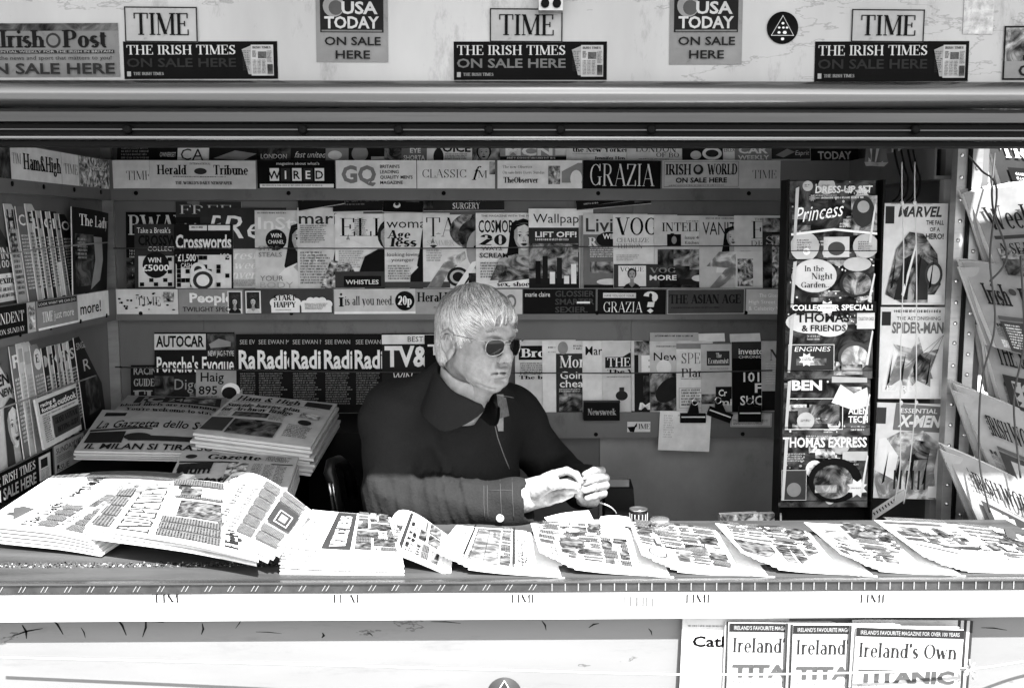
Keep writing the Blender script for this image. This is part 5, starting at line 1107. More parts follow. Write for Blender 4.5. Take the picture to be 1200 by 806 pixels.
face_sheet(1029, 360, 1104, 467, 2.655, -.006, .52, [('r', .02, .8, .16, .95, .05), ('l', .2, .92, .95, .97, 1, .05), ('t', 'THE ASTONISHING', .25, .86, .04, .05, {'w': .68}), ('t', 'SPIDER-MAN', .18, .72, .12, .15, {'w': .8, 'bold': .06}), ('y', [(.1, .1), (.3, .5), (.2, .6), (.5, .55), (.6, .68), (.68, .5), (.92, .55), (.8, .3), (.9, .1), (.6, .2), (.4, .05), (.35, .22)], 'light'),
    ('y', [(.5, .25), (.62, .5), (.8, .42), (.75, .2)], 'mid'), ('t', 'LIZARD', .05, .08, .07, .6, {'w': .5, 'bold': .05}), ('r', .8, .02, .94, .22, .62)] + [('y', [(.98, .7), (.985, .7), (x_, .35), (x_ - .01, .35)], .05) for x_ in (.4, .6, .8)], 'pale comic with a jagged light drawing, middle one on the strings', 'comic_book', GC)
face_sheet(1022, 472, 1100, 583, 2.65, -.03, .5, [('r', .0, .78, .14, .95, .1), ('y', [(.25, .72), (.28, 1), (1, .97), (1, .7)], .15), ('t', 'ESSENTIAL', .35, .9, .05, .6, {'w': .55, 'bold': .02, 'shear': .1}), ('t', 'X-MEN', .32, .76, .12, .6, {'w': .62, 'bold': .08, 'shear': .2}), ('y', [(.0, .2), (.1, .6), (.35, .7), (.7, .72), (.95, .6), (.9, .3), (.95, 0), (.1, 0)], 'light'), ('y', [(.5, .4), (.6, .62), (.85, .6), (.8, .42)], 'mid'),
    ('y', [(.0, .3), (.05, .62), (.15, .64), (.35, .45), (.3, .2)], .6)] + [('r', .3 + .09 * i, .1, .33 + .09 * i, .3, .05) for i in range(6)] + [('r', .82, .02, .96, .14, .6)], 'tilted pale comic with slanted title, lowest one on the strings', 'comic_book', GC)
def cord(label, pts, r, mat, name='cord', group=None, n=6, sub=6):
    P_ = [Vector(p) for p in pts]; out = []
    for i in range(len(P_) - 1):                 # Catmull-Rom
        p0, p1, p2, p3 = P_[max(i - 1, 0)], P_[i], P_[i + 1], P_[min(i + 2, len(P_) - 1)]
        for k in range(sub):
            t = k / sub
            out.append(.5 * ((2 * p1) + (p2 - p0) * t + (2 * p0 - 5 * p1 + 4 * p2 - p3) * t * t + (3 * p1 - p0 - 3 * p2 + p3) * t ** 3))
    out.append(P_[-1])
    m = MB(); m.tube(out, r, mat, n)
    o = m.build(name, None, P_[0])
    return tag(o, label, 'cord', group)
for i, (x0, x1, x2) in enumerate(((1057, 1056, 1051), (1072, 1074, 1062))):
    m = MB(); pts = [P(x0, 190, 2.66), P(x0, 232, 2.64), P(x0 + 2, 300, 2.63), P(x1, 400, 2.63), P(x1 - 1, 470, 2.625), P(x2 + 4, 545, 2.625), P(x2 - 3, 590, 2.63)]
    o = cord('%s white string tied down in front of the comics' % ('inner' if i == 0 else 'outer'), pts, .0015, M_CORD, group='white strings in front of the comics')
    for py in (238, 472):
        k_ = MB(); q = P((x0, x1)[py > 300], py, 2.628)
        k_.lathe([(.0, -.007), (.0045, -.004), (.005, .0), (.0045, .004), (0, .007)], q, M_CORD, 8)
        kk = k_.build('knot', None, o.location); kk.parent = o; kk.location = (0, 0, 0)
for i, px in enumerate((1052, 1060, 1068, 1074)):
    cord('looped black cable, %s of four above the comics' % ORD[i], [P(px - 4, 176, 2.7), P(px, 195, 2.67), P(px + 4, 210, 2.66), P(px + 2, 228, 2.66), P(px - 6, 236, 2.67)], .0028, M_BLACK, 'cable', 'looped black cables above the comics')
# plastic wrapped bag high by the corner
cv = Canvas(.24, .07, cell=.02); run(cv, [('y', [(.05 + .12 * i, .0), (.09 + .12 * i, .0), (.16 + .12 * i, 1), (.1 + .12 * i, 1)], .5) for i in range(7)])
rr = random.Random(4)
fm = quadmap(P(1013, 190, 3.0), P(1084, 191, 2.9), P(1084, 160, 2.95), P(1013, 160, 3.05), cv, lambda s, t: .012 * math.sin(s * 17 + t * 3), None, Vector((0, -1, 0)))
printed('plastic_bag', cv, fm, .02, .16, 'crumpled shiny plastic bag high up above the looped cables', 'bag', None, smooth=True)
# diagonal ruler under the comics
m = MB(); a, b_ = P(1010, 612, 2.64), P(1062, 578, 2.63)
d = (b_ - a).normalized(); up = Vector((-d.z, 0, d.x)) * .012
m.hexa([a - up, b_ - up, b_ + up, a + up][::1], [v + Vector((0, .003, 0)) for v in (a - up, b_ - up, b_ + up, a + up)], ink(.32))
for i in range(14):
    p0 = a + (b_ - a) * (.08 + i * .065) + Vector((0, -.0008, 0)); 
    if i > 10: break
    m.add([p0 - up * .2, p0 + d * .003 - up * .2, p0 + d * .004 + up * .5, p0 + up * .5], [(0, 1, 2, 3)], ink(.02))
tag(m.build('ruler', None, a), 'flat printed strip leaning diagonally below the lowest comic', 'strip')

# ================================================================== NEWSPAPERS HANGING IN THE SIDE OPENING
GH = 'newspapers hanging in the side opening'
def hang(c4, bg, ops, label, depth=.02, t=.022, bul=.02):
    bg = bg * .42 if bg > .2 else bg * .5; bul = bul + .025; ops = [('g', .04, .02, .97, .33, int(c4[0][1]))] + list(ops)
    pts = [P(c[0], c[1] + (12 if i_ < 2 else 0), c[2] + .22) for i_, c in enumerate(c4)]
    cv = Canvas((pts[1] - pts[0]).length, (pts[3] - pts[0]).length, False, cell=.02); run(cv, ops)
    fm = quadmap(*pts, cv, lambda s, t_: bul * math.sin(math.pi * min(1, s * 1.1)) * math.sin(math.pi * (.2 + .7 * t_)) + .035 * (1 - t_) ** 3 - .012 * t_ * t_ + .009 * math.sin(s * 10 + t_ * 4), None, Vector((0, -1, -.35)))
    for k_ in (1, 2):
        p2 = [p + Vector((rn.uniform(-.012, .004), .016 * k_, rn.uniform(-.004, .012) * k_ * .7)) for p in pts]
        cv2 = Canvas(cv.w, cv.h * (1 + .03 * k_), False, cell=.02)
        fm2 = quadmap(*p2, cv2, lambda s, t_: (bul + .01 * k_) * math.sin(math.pi * min(1, s * 1.1)) * math.sin(math.pi * (.2 + .7 * t_)) + .02 * (1 - t_) ** 3 + .010 * math.sin(s * 9 + k_ * 2), None, Vector((0, -.6, -.5)))
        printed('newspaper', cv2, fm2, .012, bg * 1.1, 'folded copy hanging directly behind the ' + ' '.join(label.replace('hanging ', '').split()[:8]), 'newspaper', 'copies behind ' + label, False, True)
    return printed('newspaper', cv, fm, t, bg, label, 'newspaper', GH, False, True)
bod = [('r', .0, .0, 1, .42, .05), ('c', .04, .05, .96, .38, 4, 9, .28)]
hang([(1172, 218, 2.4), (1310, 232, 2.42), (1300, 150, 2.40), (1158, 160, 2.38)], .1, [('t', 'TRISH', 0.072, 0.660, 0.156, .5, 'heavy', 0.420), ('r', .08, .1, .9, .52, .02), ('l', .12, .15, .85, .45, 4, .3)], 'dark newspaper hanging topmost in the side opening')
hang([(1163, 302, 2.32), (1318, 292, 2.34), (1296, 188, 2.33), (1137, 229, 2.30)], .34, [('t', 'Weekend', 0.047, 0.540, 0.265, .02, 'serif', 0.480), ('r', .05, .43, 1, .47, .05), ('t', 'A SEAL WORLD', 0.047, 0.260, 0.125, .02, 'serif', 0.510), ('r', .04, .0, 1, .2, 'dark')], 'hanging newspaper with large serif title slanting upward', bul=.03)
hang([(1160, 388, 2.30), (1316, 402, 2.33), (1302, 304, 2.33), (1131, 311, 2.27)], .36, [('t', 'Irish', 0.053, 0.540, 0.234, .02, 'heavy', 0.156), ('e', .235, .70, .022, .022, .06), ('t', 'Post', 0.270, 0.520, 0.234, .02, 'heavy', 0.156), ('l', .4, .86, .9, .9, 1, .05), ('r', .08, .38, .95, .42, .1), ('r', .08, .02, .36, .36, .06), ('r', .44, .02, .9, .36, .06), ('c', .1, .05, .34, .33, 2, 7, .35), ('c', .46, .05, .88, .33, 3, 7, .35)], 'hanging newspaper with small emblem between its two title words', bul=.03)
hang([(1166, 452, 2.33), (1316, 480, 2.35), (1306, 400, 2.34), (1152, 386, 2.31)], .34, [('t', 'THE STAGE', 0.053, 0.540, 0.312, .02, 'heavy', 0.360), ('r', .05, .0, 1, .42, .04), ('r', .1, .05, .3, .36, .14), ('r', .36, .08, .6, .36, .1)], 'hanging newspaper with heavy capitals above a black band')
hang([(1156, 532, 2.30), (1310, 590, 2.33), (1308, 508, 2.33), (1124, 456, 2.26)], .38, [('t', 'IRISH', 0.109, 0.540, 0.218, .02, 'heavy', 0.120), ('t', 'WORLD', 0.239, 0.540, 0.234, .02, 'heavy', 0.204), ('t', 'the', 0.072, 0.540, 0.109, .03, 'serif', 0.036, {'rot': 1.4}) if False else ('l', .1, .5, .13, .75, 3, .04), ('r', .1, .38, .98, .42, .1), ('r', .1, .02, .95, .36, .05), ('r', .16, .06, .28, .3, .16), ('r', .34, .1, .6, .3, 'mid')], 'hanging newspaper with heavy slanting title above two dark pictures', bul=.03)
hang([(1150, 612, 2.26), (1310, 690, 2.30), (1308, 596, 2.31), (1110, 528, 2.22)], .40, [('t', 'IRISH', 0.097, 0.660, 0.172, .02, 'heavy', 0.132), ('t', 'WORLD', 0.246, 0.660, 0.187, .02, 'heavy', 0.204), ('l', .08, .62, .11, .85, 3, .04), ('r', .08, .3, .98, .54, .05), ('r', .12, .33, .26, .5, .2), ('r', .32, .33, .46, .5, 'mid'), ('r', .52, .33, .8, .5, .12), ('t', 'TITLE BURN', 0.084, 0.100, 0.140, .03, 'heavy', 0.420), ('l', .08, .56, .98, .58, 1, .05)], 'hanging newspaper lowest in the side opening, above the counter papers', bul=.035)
for i, pts in enumerate(([(1135, 183, 2.3), (1150, 200, 2.25), (1168, 222, 2.22), (1160, 300, 2.2), (1166, 380, 2.2), (1150, 450, 2.18), (1148, 540, 2.18), (1160, 600, 2.18)], [(1166, 180, 2.3), (1163, 240, 2.22), (1180, 300, 2.2), (1160, 330, 2.2)], [(1196, 300, 2.2), (1200, 400, 2.2), (1188, 470, 2.2), (1196, 560, 2.18)])):
    cord(('long black cord crossing the hanging newspapers', 'short black cord over the upper hanging newspapers', 'black cord at the outer side of the hanging newspapers')[i], [P(p[0], p[1], p[2] + .23) for p in pts], .0024, M_WIRE)
# bits of paper behind them, pinned outside
board(1136, 177, 1163, 231, 2.62, .5, [('l', .1, .1, .9, .4, 3, .1)], 'white paper sheet pinned behind the upper hanging newspapers', 'poster', 'poster', gloss=False)
board(1136, 330, 1170, 372, 2.66, .5, [('e', .5, .5, .3, .25, .2), ('e', .5, .5, .24, .2, .6)], 'white poster with a thin ring behind the hanging newspapers', 'poster', 'poster', gloss=False)
board(1133, 388, 1162, 440, 2.62, .5, [('r', .1, .3, .6, .8, .4), ('f', .1, .3, .8, .9, .05)], 'white poster with a small framed mark near the corner post', 'poster', 'poster', gloss=False)

# ================================================================== DESK AND NEWSPAPER STACKS BEHIND THE COUNTER
desk = empty('desk', (-.82, 2.95, 0), 'black desk in the corner carrying newspaper stacks', 'desk')
m = MB(); m.bx(-1.21, -.56, 2.66, 3.26, .955, .985, M_BLACK); part(m, 'desk_top', desk)
m = MB(); m.bx(-.555, -.20, 2.95, 3.27, .15, 1.06, M_BLACK); part(m, 'tall_black_block', desk)  # added black block filling the gap between desk and seller
m = MB(); m.bx(-1.19, -.58, 2.69, 3.24, .15, .954, M_BLACK); part(m, 'cabinet', desk)
def stack_patch(c4, bg, ops, label, n_under, under_label, group, t=.007, bul=.01, gloss=False, jit=.006, cell=.02, below=0, bfun=None):
    """a printed folded paper and the copies under it; corners BL, BR, TR, TL as (px, py, Y)"""
    pts = [P(*c) if len(c) == 3 else PZ(c[0], c[1], c[2]) for c in c4]
    cv = Canvas((pts[1] - pts[0]).length, (pts[3] - pts[0]).length, gloss, cell=cell); run(cv, ops)
    bf = bfun or (lambda s, t_: bul * math.sin(math.pi * s) * math.sin(math.pi * min(1, max(0, t_))))
    fm = quadmap(*pts, cv, bf)
    o = printed('newspaper', cv, fm, t * .8, bg, label, 'newspaper', None, gloss, True)
    r_ = random.Random(int(c4[0][0] * 7 + c4[0][1]))
    for k in range(n_under):
        dv = Vector((r_.uniform(-jit, jit) , r_.uniform(-jit, jit), -(k + 1) * t))
        p2 = [p + dv + Vector((r_.uniform(-jit, jit) * .4, r_.uniform(-jit, jit) * .4, 0)) for p in pts]
        cv2 = Canvas(cv.w, cv.h, gloss, cell=cell)
        fm2 = quadmap(*p2, cv2, (lambda s, t_, f_=(1 - .06 * k): bf(s, t_) * f_))
        printed('newspaper', cv2, fm2, t * .8, bg, under_label.replace('copies', 'folded copy'), 'newspaper', group, gloss, True)
    return o
PG = lambda *a: ('g',) + a
news = lambda sd=0: [('c', .04, .04, .6, .5, 4, 12, .06, sd), ('r', .64, .1, .96, .5, 'news')]
stack_patch([(131, 484, 2.98), (262, 492, 2.95), (266, 466, 3.2), (150, 463, 3.22)], .22, [('r', .12, .5, .95, .92, .05), ('t', 'JC', .16, .52, .34, .2, {'w': .24, 'bold': .08}), ('t', '24', .45, .55, .2, .25, {'w': .14}), ('r', .6, .55, .9, .85, 'mid'), ('t', 'blood libels are returning', .02, .32, .12, .03, 'heavy', .9), ('t', "You're welcome to stay", .1, .12, .12, .03, 'heavy', .8)],
            'grey newspaper with pale letters on black, flat at the desk back', 3, 'copies stacked under the grey newspaper at the desk back', 'copies under the paper at the desk back')
stack_patch([(87, 528, 2.72), (256, 531, 2.72), (262, 484, 3.0), (120, 480, 3.0)], .25, [('r', .05, .82, .22, .92, .03), ('t', 'La Gazzetta dello Sport', .05, .5, .2, .02, {'w': .95, 'shear': .1, 'bold': .02}), ('y', [(.02, .42), (.4, .46), (.98, .4), (.98, .44), (.4, .5), (.02, .47)], .05), ('r', .03, .16, .3, .4, .03), ('e', .4, .28, .1, .06, .04), ('r', .34, .2, .8, .3, .04), ('t', 'IL MILAN SI TIRA SU', .06, .03, .11, .02, {'w': .9, 'bold': .03, 'shear': .1})],
            'italian sports newspaper with slanted title on the black desk', 3, 'copies stacked under the italian sports newspaper', 'copies under the italian sports newspaper')
stack_patch([(226, 507, 2.74), (364, 524, 2.70), (395, 473, 3.0), (278, 461, 3.04)], .27, [('t', 'Ham & High', .06, .82, .13, .02, 'heavy', .62), ('r', .72, .82, .97, .95, .04), ('l', .04, .76, .96, .79, 1, .05), ('t', 'Suicide barrier plan', .03, .64, .09, .03, 'heavy', .7), ('t', 'for Archway Bridge', .03, .53, .09, .03, 'heavy', .66), ('r', .18, .4, .5, .5, 'dark'), ('r', .02, .08, .22, .36, .05), ('r', .24, .06, .66, .34, 'dark'), ('c', .05, .38, .17, .5, 1, 5, .06), ('c', .52, .36, .68, .6, 1, 8, .06), ('e', .84, .42, .06, .05, .03), ('r', .76, .52, .94, .62, 'news'), ('l', .72, .1, .96, .34, 6, .08)],
            'local newspaper topping the tallest stack on the desk', 7, 'copies in the tall desk stack under the local newspaper', 'copies in the tall stack on the desk', t=.010, jit=.008)
stack_patch([(192, 574, 2.45), (336, 574, 2.46), (350, 535, 2.68), (214, 528, 2.68)], .24, [('e', .1, .84, .05, .05, .04), ('t', 'Gazette', .24, .74, .18, .02, 'heavy', .46), ('l', .74, .74, .97, .92, 3, .05), ('y', [(.02, .66), (.4, .62), (.98, .68), (.98, .71), (.4, .66), (.02, .7)], .04), ('r', .03, .45, .32, .62, .03), ('t', 'Mum', .04, .34, .2, .02, {'w': .28, 'bold': .05}), ('t', 'in estate', .03, .08, .2, .02, {'w': .5, 'bold': .05}), ('r', .45, .2, .62, .6, 'news'), ('c', .66, .1, .96, .6, 3, 10, .05)],
            'newspaper with blackletter title behind the bright counter papers', 6, 'copies under the blackletter newspaper behind the counter', 'copies under the blackletter newspaper', t=.011, jit=.004)
m = MB(); m.bx(-.98, -.60, 2.45, 2.655, .15, .95, M_BLACK); bxo = m.build('cabinet', None, (-.8, 2.55, .15)); tag(bxo, 'low black cabinet between counter and desk', 'cabinet')

# ================================================================== PAPERS ALONG THE COUNTER (corners: near, far as they lie; text runs away from the street)
def cpile(near_l, near_r, far_r, far_l, ops, label, n_under, zn=.985, zf=.985, t=.006, bul=.01, bfun=None, under=None, shift=(0.0, 0.0), cell=.013, bg=.5):
    """print top is on the side of near_l-far_l"""
    g_ = lambda c, z: P(*c) if len(c) == 3 else PZ(*c, z)
    BR, BL_, TL_, TR_ = g_(far_r, zf), g_(near_r, zn), g_(near_l, zn), g_(far_l, zf)
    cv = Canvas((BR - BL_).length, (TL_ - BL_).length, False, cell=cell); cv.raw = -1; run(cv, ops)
    bf = bfun or (lambda s, t_: bul * math.sin(math.pi * t_) + .016 * max(0, t_ - .45) ** 2 * 3.3 * (1 - .6 * s))
    fm = quadmap(BL_, BR, TR_, TL_, cv, bf, Vector((0, 0, 1)))
    printed('newspaper', cv, fm, t * .6, bg, label, 'newspaper', 'top papers along the counter', False, True)
    r_ = random.Random(int(near_l[0] + 11))
    for k in range(n_under):
        dv = Vector((shift[0] * (k + 1) + r_.uniform(-.002, .002), shift[1] * (k + 1) + r_.uniform(-.002, .002), -(k + 1) * t))
        p2 = [p + dv for p in (BL_, BR, TR_, TL_)]
        for p in p2: p.z = max(p.z, CT + .004 + (n_under - k) * .0006); p.y = max(p.y, 2.003)
        cv2 = Canvas(cv.w, cv.h, False, cell=cell)
        cv2.rect(.97, .03, .99, .97, .2)
        fm2 = quadmap(*p2, cv2, (lambda s, t_, f_=max(0, 1 - .10 * (k + 1)): bf(s, t_) * f_), Vector((0, 0, 1)))
        printed('newspaper', cv2, fm2, t * .58, bg, under.replace('copies', 'folded copy'), 'newspaper', under, False, True)
front = lambda T, font, sd, w=.9: [('t', T, .05, .76, .15, .02, font, w), ('l', .05, .7, .95, .73, 1, .1, .5, .1, sd), ('r', .05, .32, .5, .66, 'news'), ('t', 'Front page', .55, .5, .08, .05, 'heavy', .4), ('c', .05, .05, .95, .28, 5, 8, .08, sd), ('c', .54, .32, .95, .46, 2, 5, .08, sd)]
cpile((-22, 621), (104, 632), (228, 556), (62, 560), [('t', 'The Daily Telegraph', .02, .56, .11, .02, 'heavy', .86), ('e', .2, .84, .03, .05, .15), ('y', [(.1, .78), (.3, .92), (.34, .86), (.3, .74)], .2), ('e', .82, .84, .06, .03, .3), ('r', .38, .06, .8, .36, 'light'), ('t', 'Inquiry into bank', .08, .3, .07, .2, 'heavy', .4), ('c', .04, .04, .36, .26, 4, 9, .05), ('c', .04, .36, .36, .52, 4, 7, .05), ('c', .84, .05, .97, .7, 1, 26, .05), ('l', .85, .74, .97, .95, 4, .05), ('l', .4, .86, .8, .94, 2, .1)],
      'leftmost bright broadsheet on the counter with blackletter title', 4, .990, 1.045, .0085, .012, under='copies under the leftmost bright broadsheet', shift=(.006, .001))
cpile((100, 625), (302, 655), (292, 571), (150, 566), [('t', 'INDEPENDENT', .03, .62, .2, .14, 'heavy', .9), ('r', .35, .2, .62, .5, 'news'), ('e', .84, .5, .05, .05, .08), ('r', .7, .36, .84, .52, 'news'), ('t', 'Flight of the damned', .04, .1, .08, .05, 'heavy', .88), ('c', .03, .2, .33, .58, 3, 16, .05), ('c', .64, .2, .68, .55, 1, 16, .05), ('c', .86, .2, .97, .6, 1, 16, .05), ('c', .03, .86, .97, .97, 5, 4, .1)],
      'bright broadsheet with wide condensed capitals beside the blackletter one', 2, .998, 1.03, .008, .014, under='copies under the broadsheet with condensed capitals', shift=(-.004, -.002))
cpile((221, 615), (327, 650), (365, 598), (266, 558), [('t', 'FINANCIAL TIMES', .06, .80, .1, .1, 'serif', .86), ('f', .1, .62, .92, .74, .2, .001), ('t', 'HEADLINE', .2, .64, .07, .2, 'serif', .6), ('r', .04, .62, .1, .76, .25), ('t', 'NEWS BRIEFING', .06, .5, .07, .4, 'heavy', .8), ('c', .04, .30, .95, .47, 6, 9, .06), ('c', .04, .04, .33, .27, 2, 12, .06), ('c', .75, .04, .96, .27, 2, 12, .06), ('r', .36, .03, .72, .26, .12), ('f', .40, .07, .62, .2, .5, .002), ('r', .45, .1, .57, .17, .35)],
      'humped bright broadsheet with a dark advert box near the black stack gap', 2, 1.0, 1.03, .008, under='copies under the humped broadsheet', bfun=lambda s, t_: .035 * math.sin(math.pi * (1 - t_) ** .8) * (.35 + .65 * s), shift=(-.012, .004))
cpile((326, 646, 2.03), (472, 649, 2.02), (458, 606), (366, 600), [('t', 'THE TIMES', .08, .76, .12, .2, 'serif', .75), ('r', .02, .42, .98, .66, .12), ('t', 'VENICE NEWS', .08, .47, .13, .5, 'heavy', .8), ('g', .03, .03, .97, .4, 5)],
      'bright paper with grey title block topping the thick white stack', 13, 1.0, 1.0, .0050, .004, under='copies in the thick white stack on the counter', shift=(.0002, 0))
cpile((438, 640, 2.07), (517, 668, 2.03), (522, 626), (463, 601), [('t', 'Daily Mail', .1, .7, .16, .12, 'heavy', .5), ('r', .06, .6, .96, .66, .1), ('l', .1, .44, .95, .58, 2, .02, .8), ('g', .05, .04, .96, .42, 8)],
      'humped bright tabloid with grey headline bars before the sleeve', 2, .985, 1.0, .006, under='copies under the humped tabloid before the sleeve', bfun=lambda s, t_: .02 * math.sin(math.pi * (1 - t_) ** .7) * (.3 + .7 * s), shift=(.01, 0))
cpile((510, 655, 2.045), (622, 672, 2.018), (617, 622), (535, 618), [('t', 'The Guardian', .04, .8, .12, .4, 'serif', .8), ('r', .04, .35, .96, .68, 'light')] + [('f', .08 + .14 * i, .5, .2 + .14 * i, .66, .06, .0012) for i in range(6)] + [('g', .04, .2, .96, .34, 9), ('r', .05, .7, .95, .72, .05), ('r', .04, .16, .96, .19, .08), ('l', .05, .03, .95, .13, 1, .08, .9)] + [('r', .1 + .2 * i, .34, .11 + .2 * i, .5, .05) for i in range(4)],
      'bright tabloid with a row of small framed pictures under the cuff button', 6, .977, .966, .0030, .003, under='copies fanned under the paper with framed pictures', shift=(.0115, -.0045))
cpile((632, 655, 2.045), (748, 668, 2.018), (736, 619), (622, 616), [('t', 'E.I.F', .05, .8, .1, .2, 'heavy', .25), ('g', .04, .04, .64, .76, 21), ('g', .66, .28, .97, .95, 22), ('c', .33, .8, .64, .95, 2, 5, .06), ('f', .66, .06, .97, .24, .06, .001), ('e', .7, .6, .07, .06, .3)],
      'bright paper directly below the white envelope scraps', 6, .977, .966, .0030, .003, under='copies fanned under the paper below the scraps', shift=(.0115, -.0045))
cpile((752, 658, 2.045), (866, 674, 2.018), (838, 621), (737, 614), [('e', .18, .8, .12, .08, .2), ('e', .18, .8, .09, .06, .6), ('g', .34, .04, .97, .96, 31), ('g', .04, .04, .32, .6, 32)],
      'bright paper with curved line drawings beside the glass jar', 6, .977, .966, .0030, .004, under='copies fanned under the paper beside the jar', shift=(.0115, -.0045))
cpile((868, 655, 2.045), (985, 674, 2.018), (944, 622), (838, 616), [('r', .08, .55, .5, .95, 'news'), ('r', .55, .5, .62, .92, .25), ('g', .04, .04, .96, .52, 41), ('g', .64, .54, .96, .95, 42), ('y', [(.7, .4), (.9, .6), (.96, .3), (.94, .28), (.88, .5)], .1), ('r', .3, .3, .32, .5, .04), ('r', .5, .1, .52, .4, .04)],
      'bright paper with a dark cloudy picture, in front of the rack', 6, .977, .966, .0030, .004, under='copies fanned under the paper in front of the rack', shift=(.0115, -.0045))
cpile((985, 657, 2.045), (1088, 673, 2.018), (1035, 620), (942, 615), [('y', [(.3, .7), (.6, .9), (.9, .8), (.8, .6), (.5, .65)], 'light'), ('g', .03, .04, .97, .58, 51), ('g', .03, .6, .28, .96, 52)],
      'bright paper with loose sketchy print below the comics', 6, .977, .966, .0030, .006, under='copies fanned under the paper below the comics', shift=(.0115, -.0045))
cpile((1082, 660, 2.045), (1262, 674, 2.018), (1180, 622), (1024, 612), [('e', .72, .6, .14, .06, .2), ('y', [(.3, .3), (.4, .2), (.42, .5), (.32, .8)], .15), ('t', 'CHELSEA', .24, .42, .05, .05, 'heavy', .3), ('r', .34, .14, .36, .62, .1), ('g', .03, .04, .97, .4, 61), ('g', .4, .5, .7, .95, 62), ('c', .86, .5, .97, .95, 1, 16, .06), ('y', [(.6, .1), (.9, .0), (.95, .05), (.65, .16)], .2), ('y', [(.15, .7), (.3, .95), (.34, .9), (.2, .66)], .15)],
      'widest bright paper at the corner under the hanging newspapers', 7, .977, .966, .0030, .008, under='copies fanned under the widest corner paper', shift=(.0115, -.0045))
# one dark paper slid off the hanging ones
stack_patch([(1135, 626, 2.28), (1215, 648, 2.22), (1225, 618, 2.4), (1112, 621, 2.42)], .2, [('r', .05, .1, .9, .9, .05), ('l', .1, .15, .8, .8, 6, .25)], 'dark folded paper slipped onto the counter corner', 0, '', None)

# ================================================================== SMALL THINGS ON AND BEHIND THE COUNTER
M_GLASS = plain('jar_glass', .45, .12, .0, .5, 40, 0, .8)
mg = bpy.data.materials.new('clear_glass'); mg.use_nodes = True
bs = mg.node_tree.nodes['Principled BSDF']; bs.inputs['Transmission Weight'].default_value = .92; bs.inputs['Roughness'].default_value = .06; bs.inputs['Base Color'].default_value = (.9, .9, .9, 1)
q = PZ(773, 625, CT + .02); q.z = CT + .006
jar = empty('glass_jar', q, 'small glass jar with a pale lid on the counter beside the black tin', 'jar')
m = MB(); m.lathe([(0, 0), (.0185, 0), (.021, .003), (.021, .032), (.018, .037), (.0165, .037), (.0165, .033), (.0185, .03), (.0185, .005), (0, .004)], q, mg, 28); part(m, 'glass', jar)
m = MB(); m.lathe([(0, .0045), (.0175, .0045), (.0175, .019), (.0, .023)], q, plain('jar_filling', .12, .6, 0, .8, 200), 24); part(m, 'filling', jar)
m = MB(); m.lathe([(0, .0375), (.0205, .0375), (.0215, .039), (.0215, .047), (.0205, .049), (.0, .050)], q, plain('tin_lid', .35, .25, .8), 28); part(m, 'lid', jar)
q = P(748, 612, 2.44)
tin = empty('tin_can', q, 'short black tin standing behind the counter edge beside the jar', 'tin')
m = MB(); m.lathe([(0, 0), (.021, 0), (.022, .002), (.022, .030), (.0, .031)], q, M_BLACK, 28)
for a_ in range(0, 360, 24): m.box(q + Vector((.0222 * math.cos(R(a_)), .0222 * math.sin(R(a_)), .015)), (.0012, .0018, .02), ink(.3), Matrix.Rotation(R(a_), 3, 'Z'))
part(m, 'can', tin)
m = MB(); m.lathe([(0, .0312), (.020, .0312), (.0225, .0325), (.0225, .035), (.019, .036), (.018, .034), (0, .034)], q, plain('tin_rim', .3, .3, .9), 28); part(m, 'rim', tin)
# envelopes and scraps
def scrap(c4, bg, label, ops=(), t=.0012, name='envelope', bul=.004):
    pts = [P(*c) for c in c4]
    cv = Canvas((pts[1] - pts[0]).length, max(.02, (pts[3] - pts[0]).length), False, cell=.02); run(cv, list(ops))
    fm = quadmap(*pts, cv, lambda s, t_: bul * math.sin(math.pi * s))
    return printed(name, cv, fm, t, bg, label, name.replace('_', ' '), None, False, True)
scrap([(648, 618, 2.30), (700, 618, 2.30), (690, 598, 2.42), (638, 606, 2.40)], .6, 'white envelope lying open under the seller hands')
scrap([(675, 616, 2.32), (735, 619, 2.30), (722, 612, 2.38), (690, 609, 2.38)], .2, 'dark grey slip tucked beneath the white envelope', name='paper_slip')
scrap([(800, 622, 2.36), (905, 627, 2.34), (902, 614, 2.41), (795, 613, 2.41)], .35, 'flat grey folder lying at the counter back edge', [('f', .03, .1, .97, .9, .12, .002), ('l', .1, .3, .9, .7, 2, .2)], name='folder')
scrap([(700, 616, 2.36), (740, 617, 2.36), (738, 606, 2.42), (704, 605, 2.42)], .6, 'small white card beside the envelope', name='card')
# black card reader / phone on a ledge behind
q = P(722, 612, 2.55)
reader = empty('card_terminal', Vector((q.x, 2.55, .9)), 'black payment terminal standing behind the seller hands', 'terminal')
a_, b_ = P(708, 612, 2.55), P(742, 562, 2.55)
m = MB(); m.hexa([(a_.x, 2.52, .9), (b_.x + .005, 2.52, .9), (b_.x + .005, 2.60, .9), (a_.x, 2.60, .9)], [(a_.x, 2.54, b_.z - .02), (b_.x, 2.54, b_.z - .02), (b_.x, 2.60, b_.z - .01), (a_.x, 2.60, b_.z - .01)], M_BLACK); part(m, 'body', reader)
m = MB(); m.bx(a_.x + .002, b_.x - .010, 2.55, 2.59, b_.z - .0195, b_.z, plain('dim_screen', .06, .3)); part(m, 'screen', reader)
cord('pale thin cable curling behind the seller hands', [P(700, 588, 2.5), P(712, 592, 2.5), P(720, 598, 2.52), P(724, 606, 2.54)], .002, M_CORD)
q = P(875, 612, 2.6)
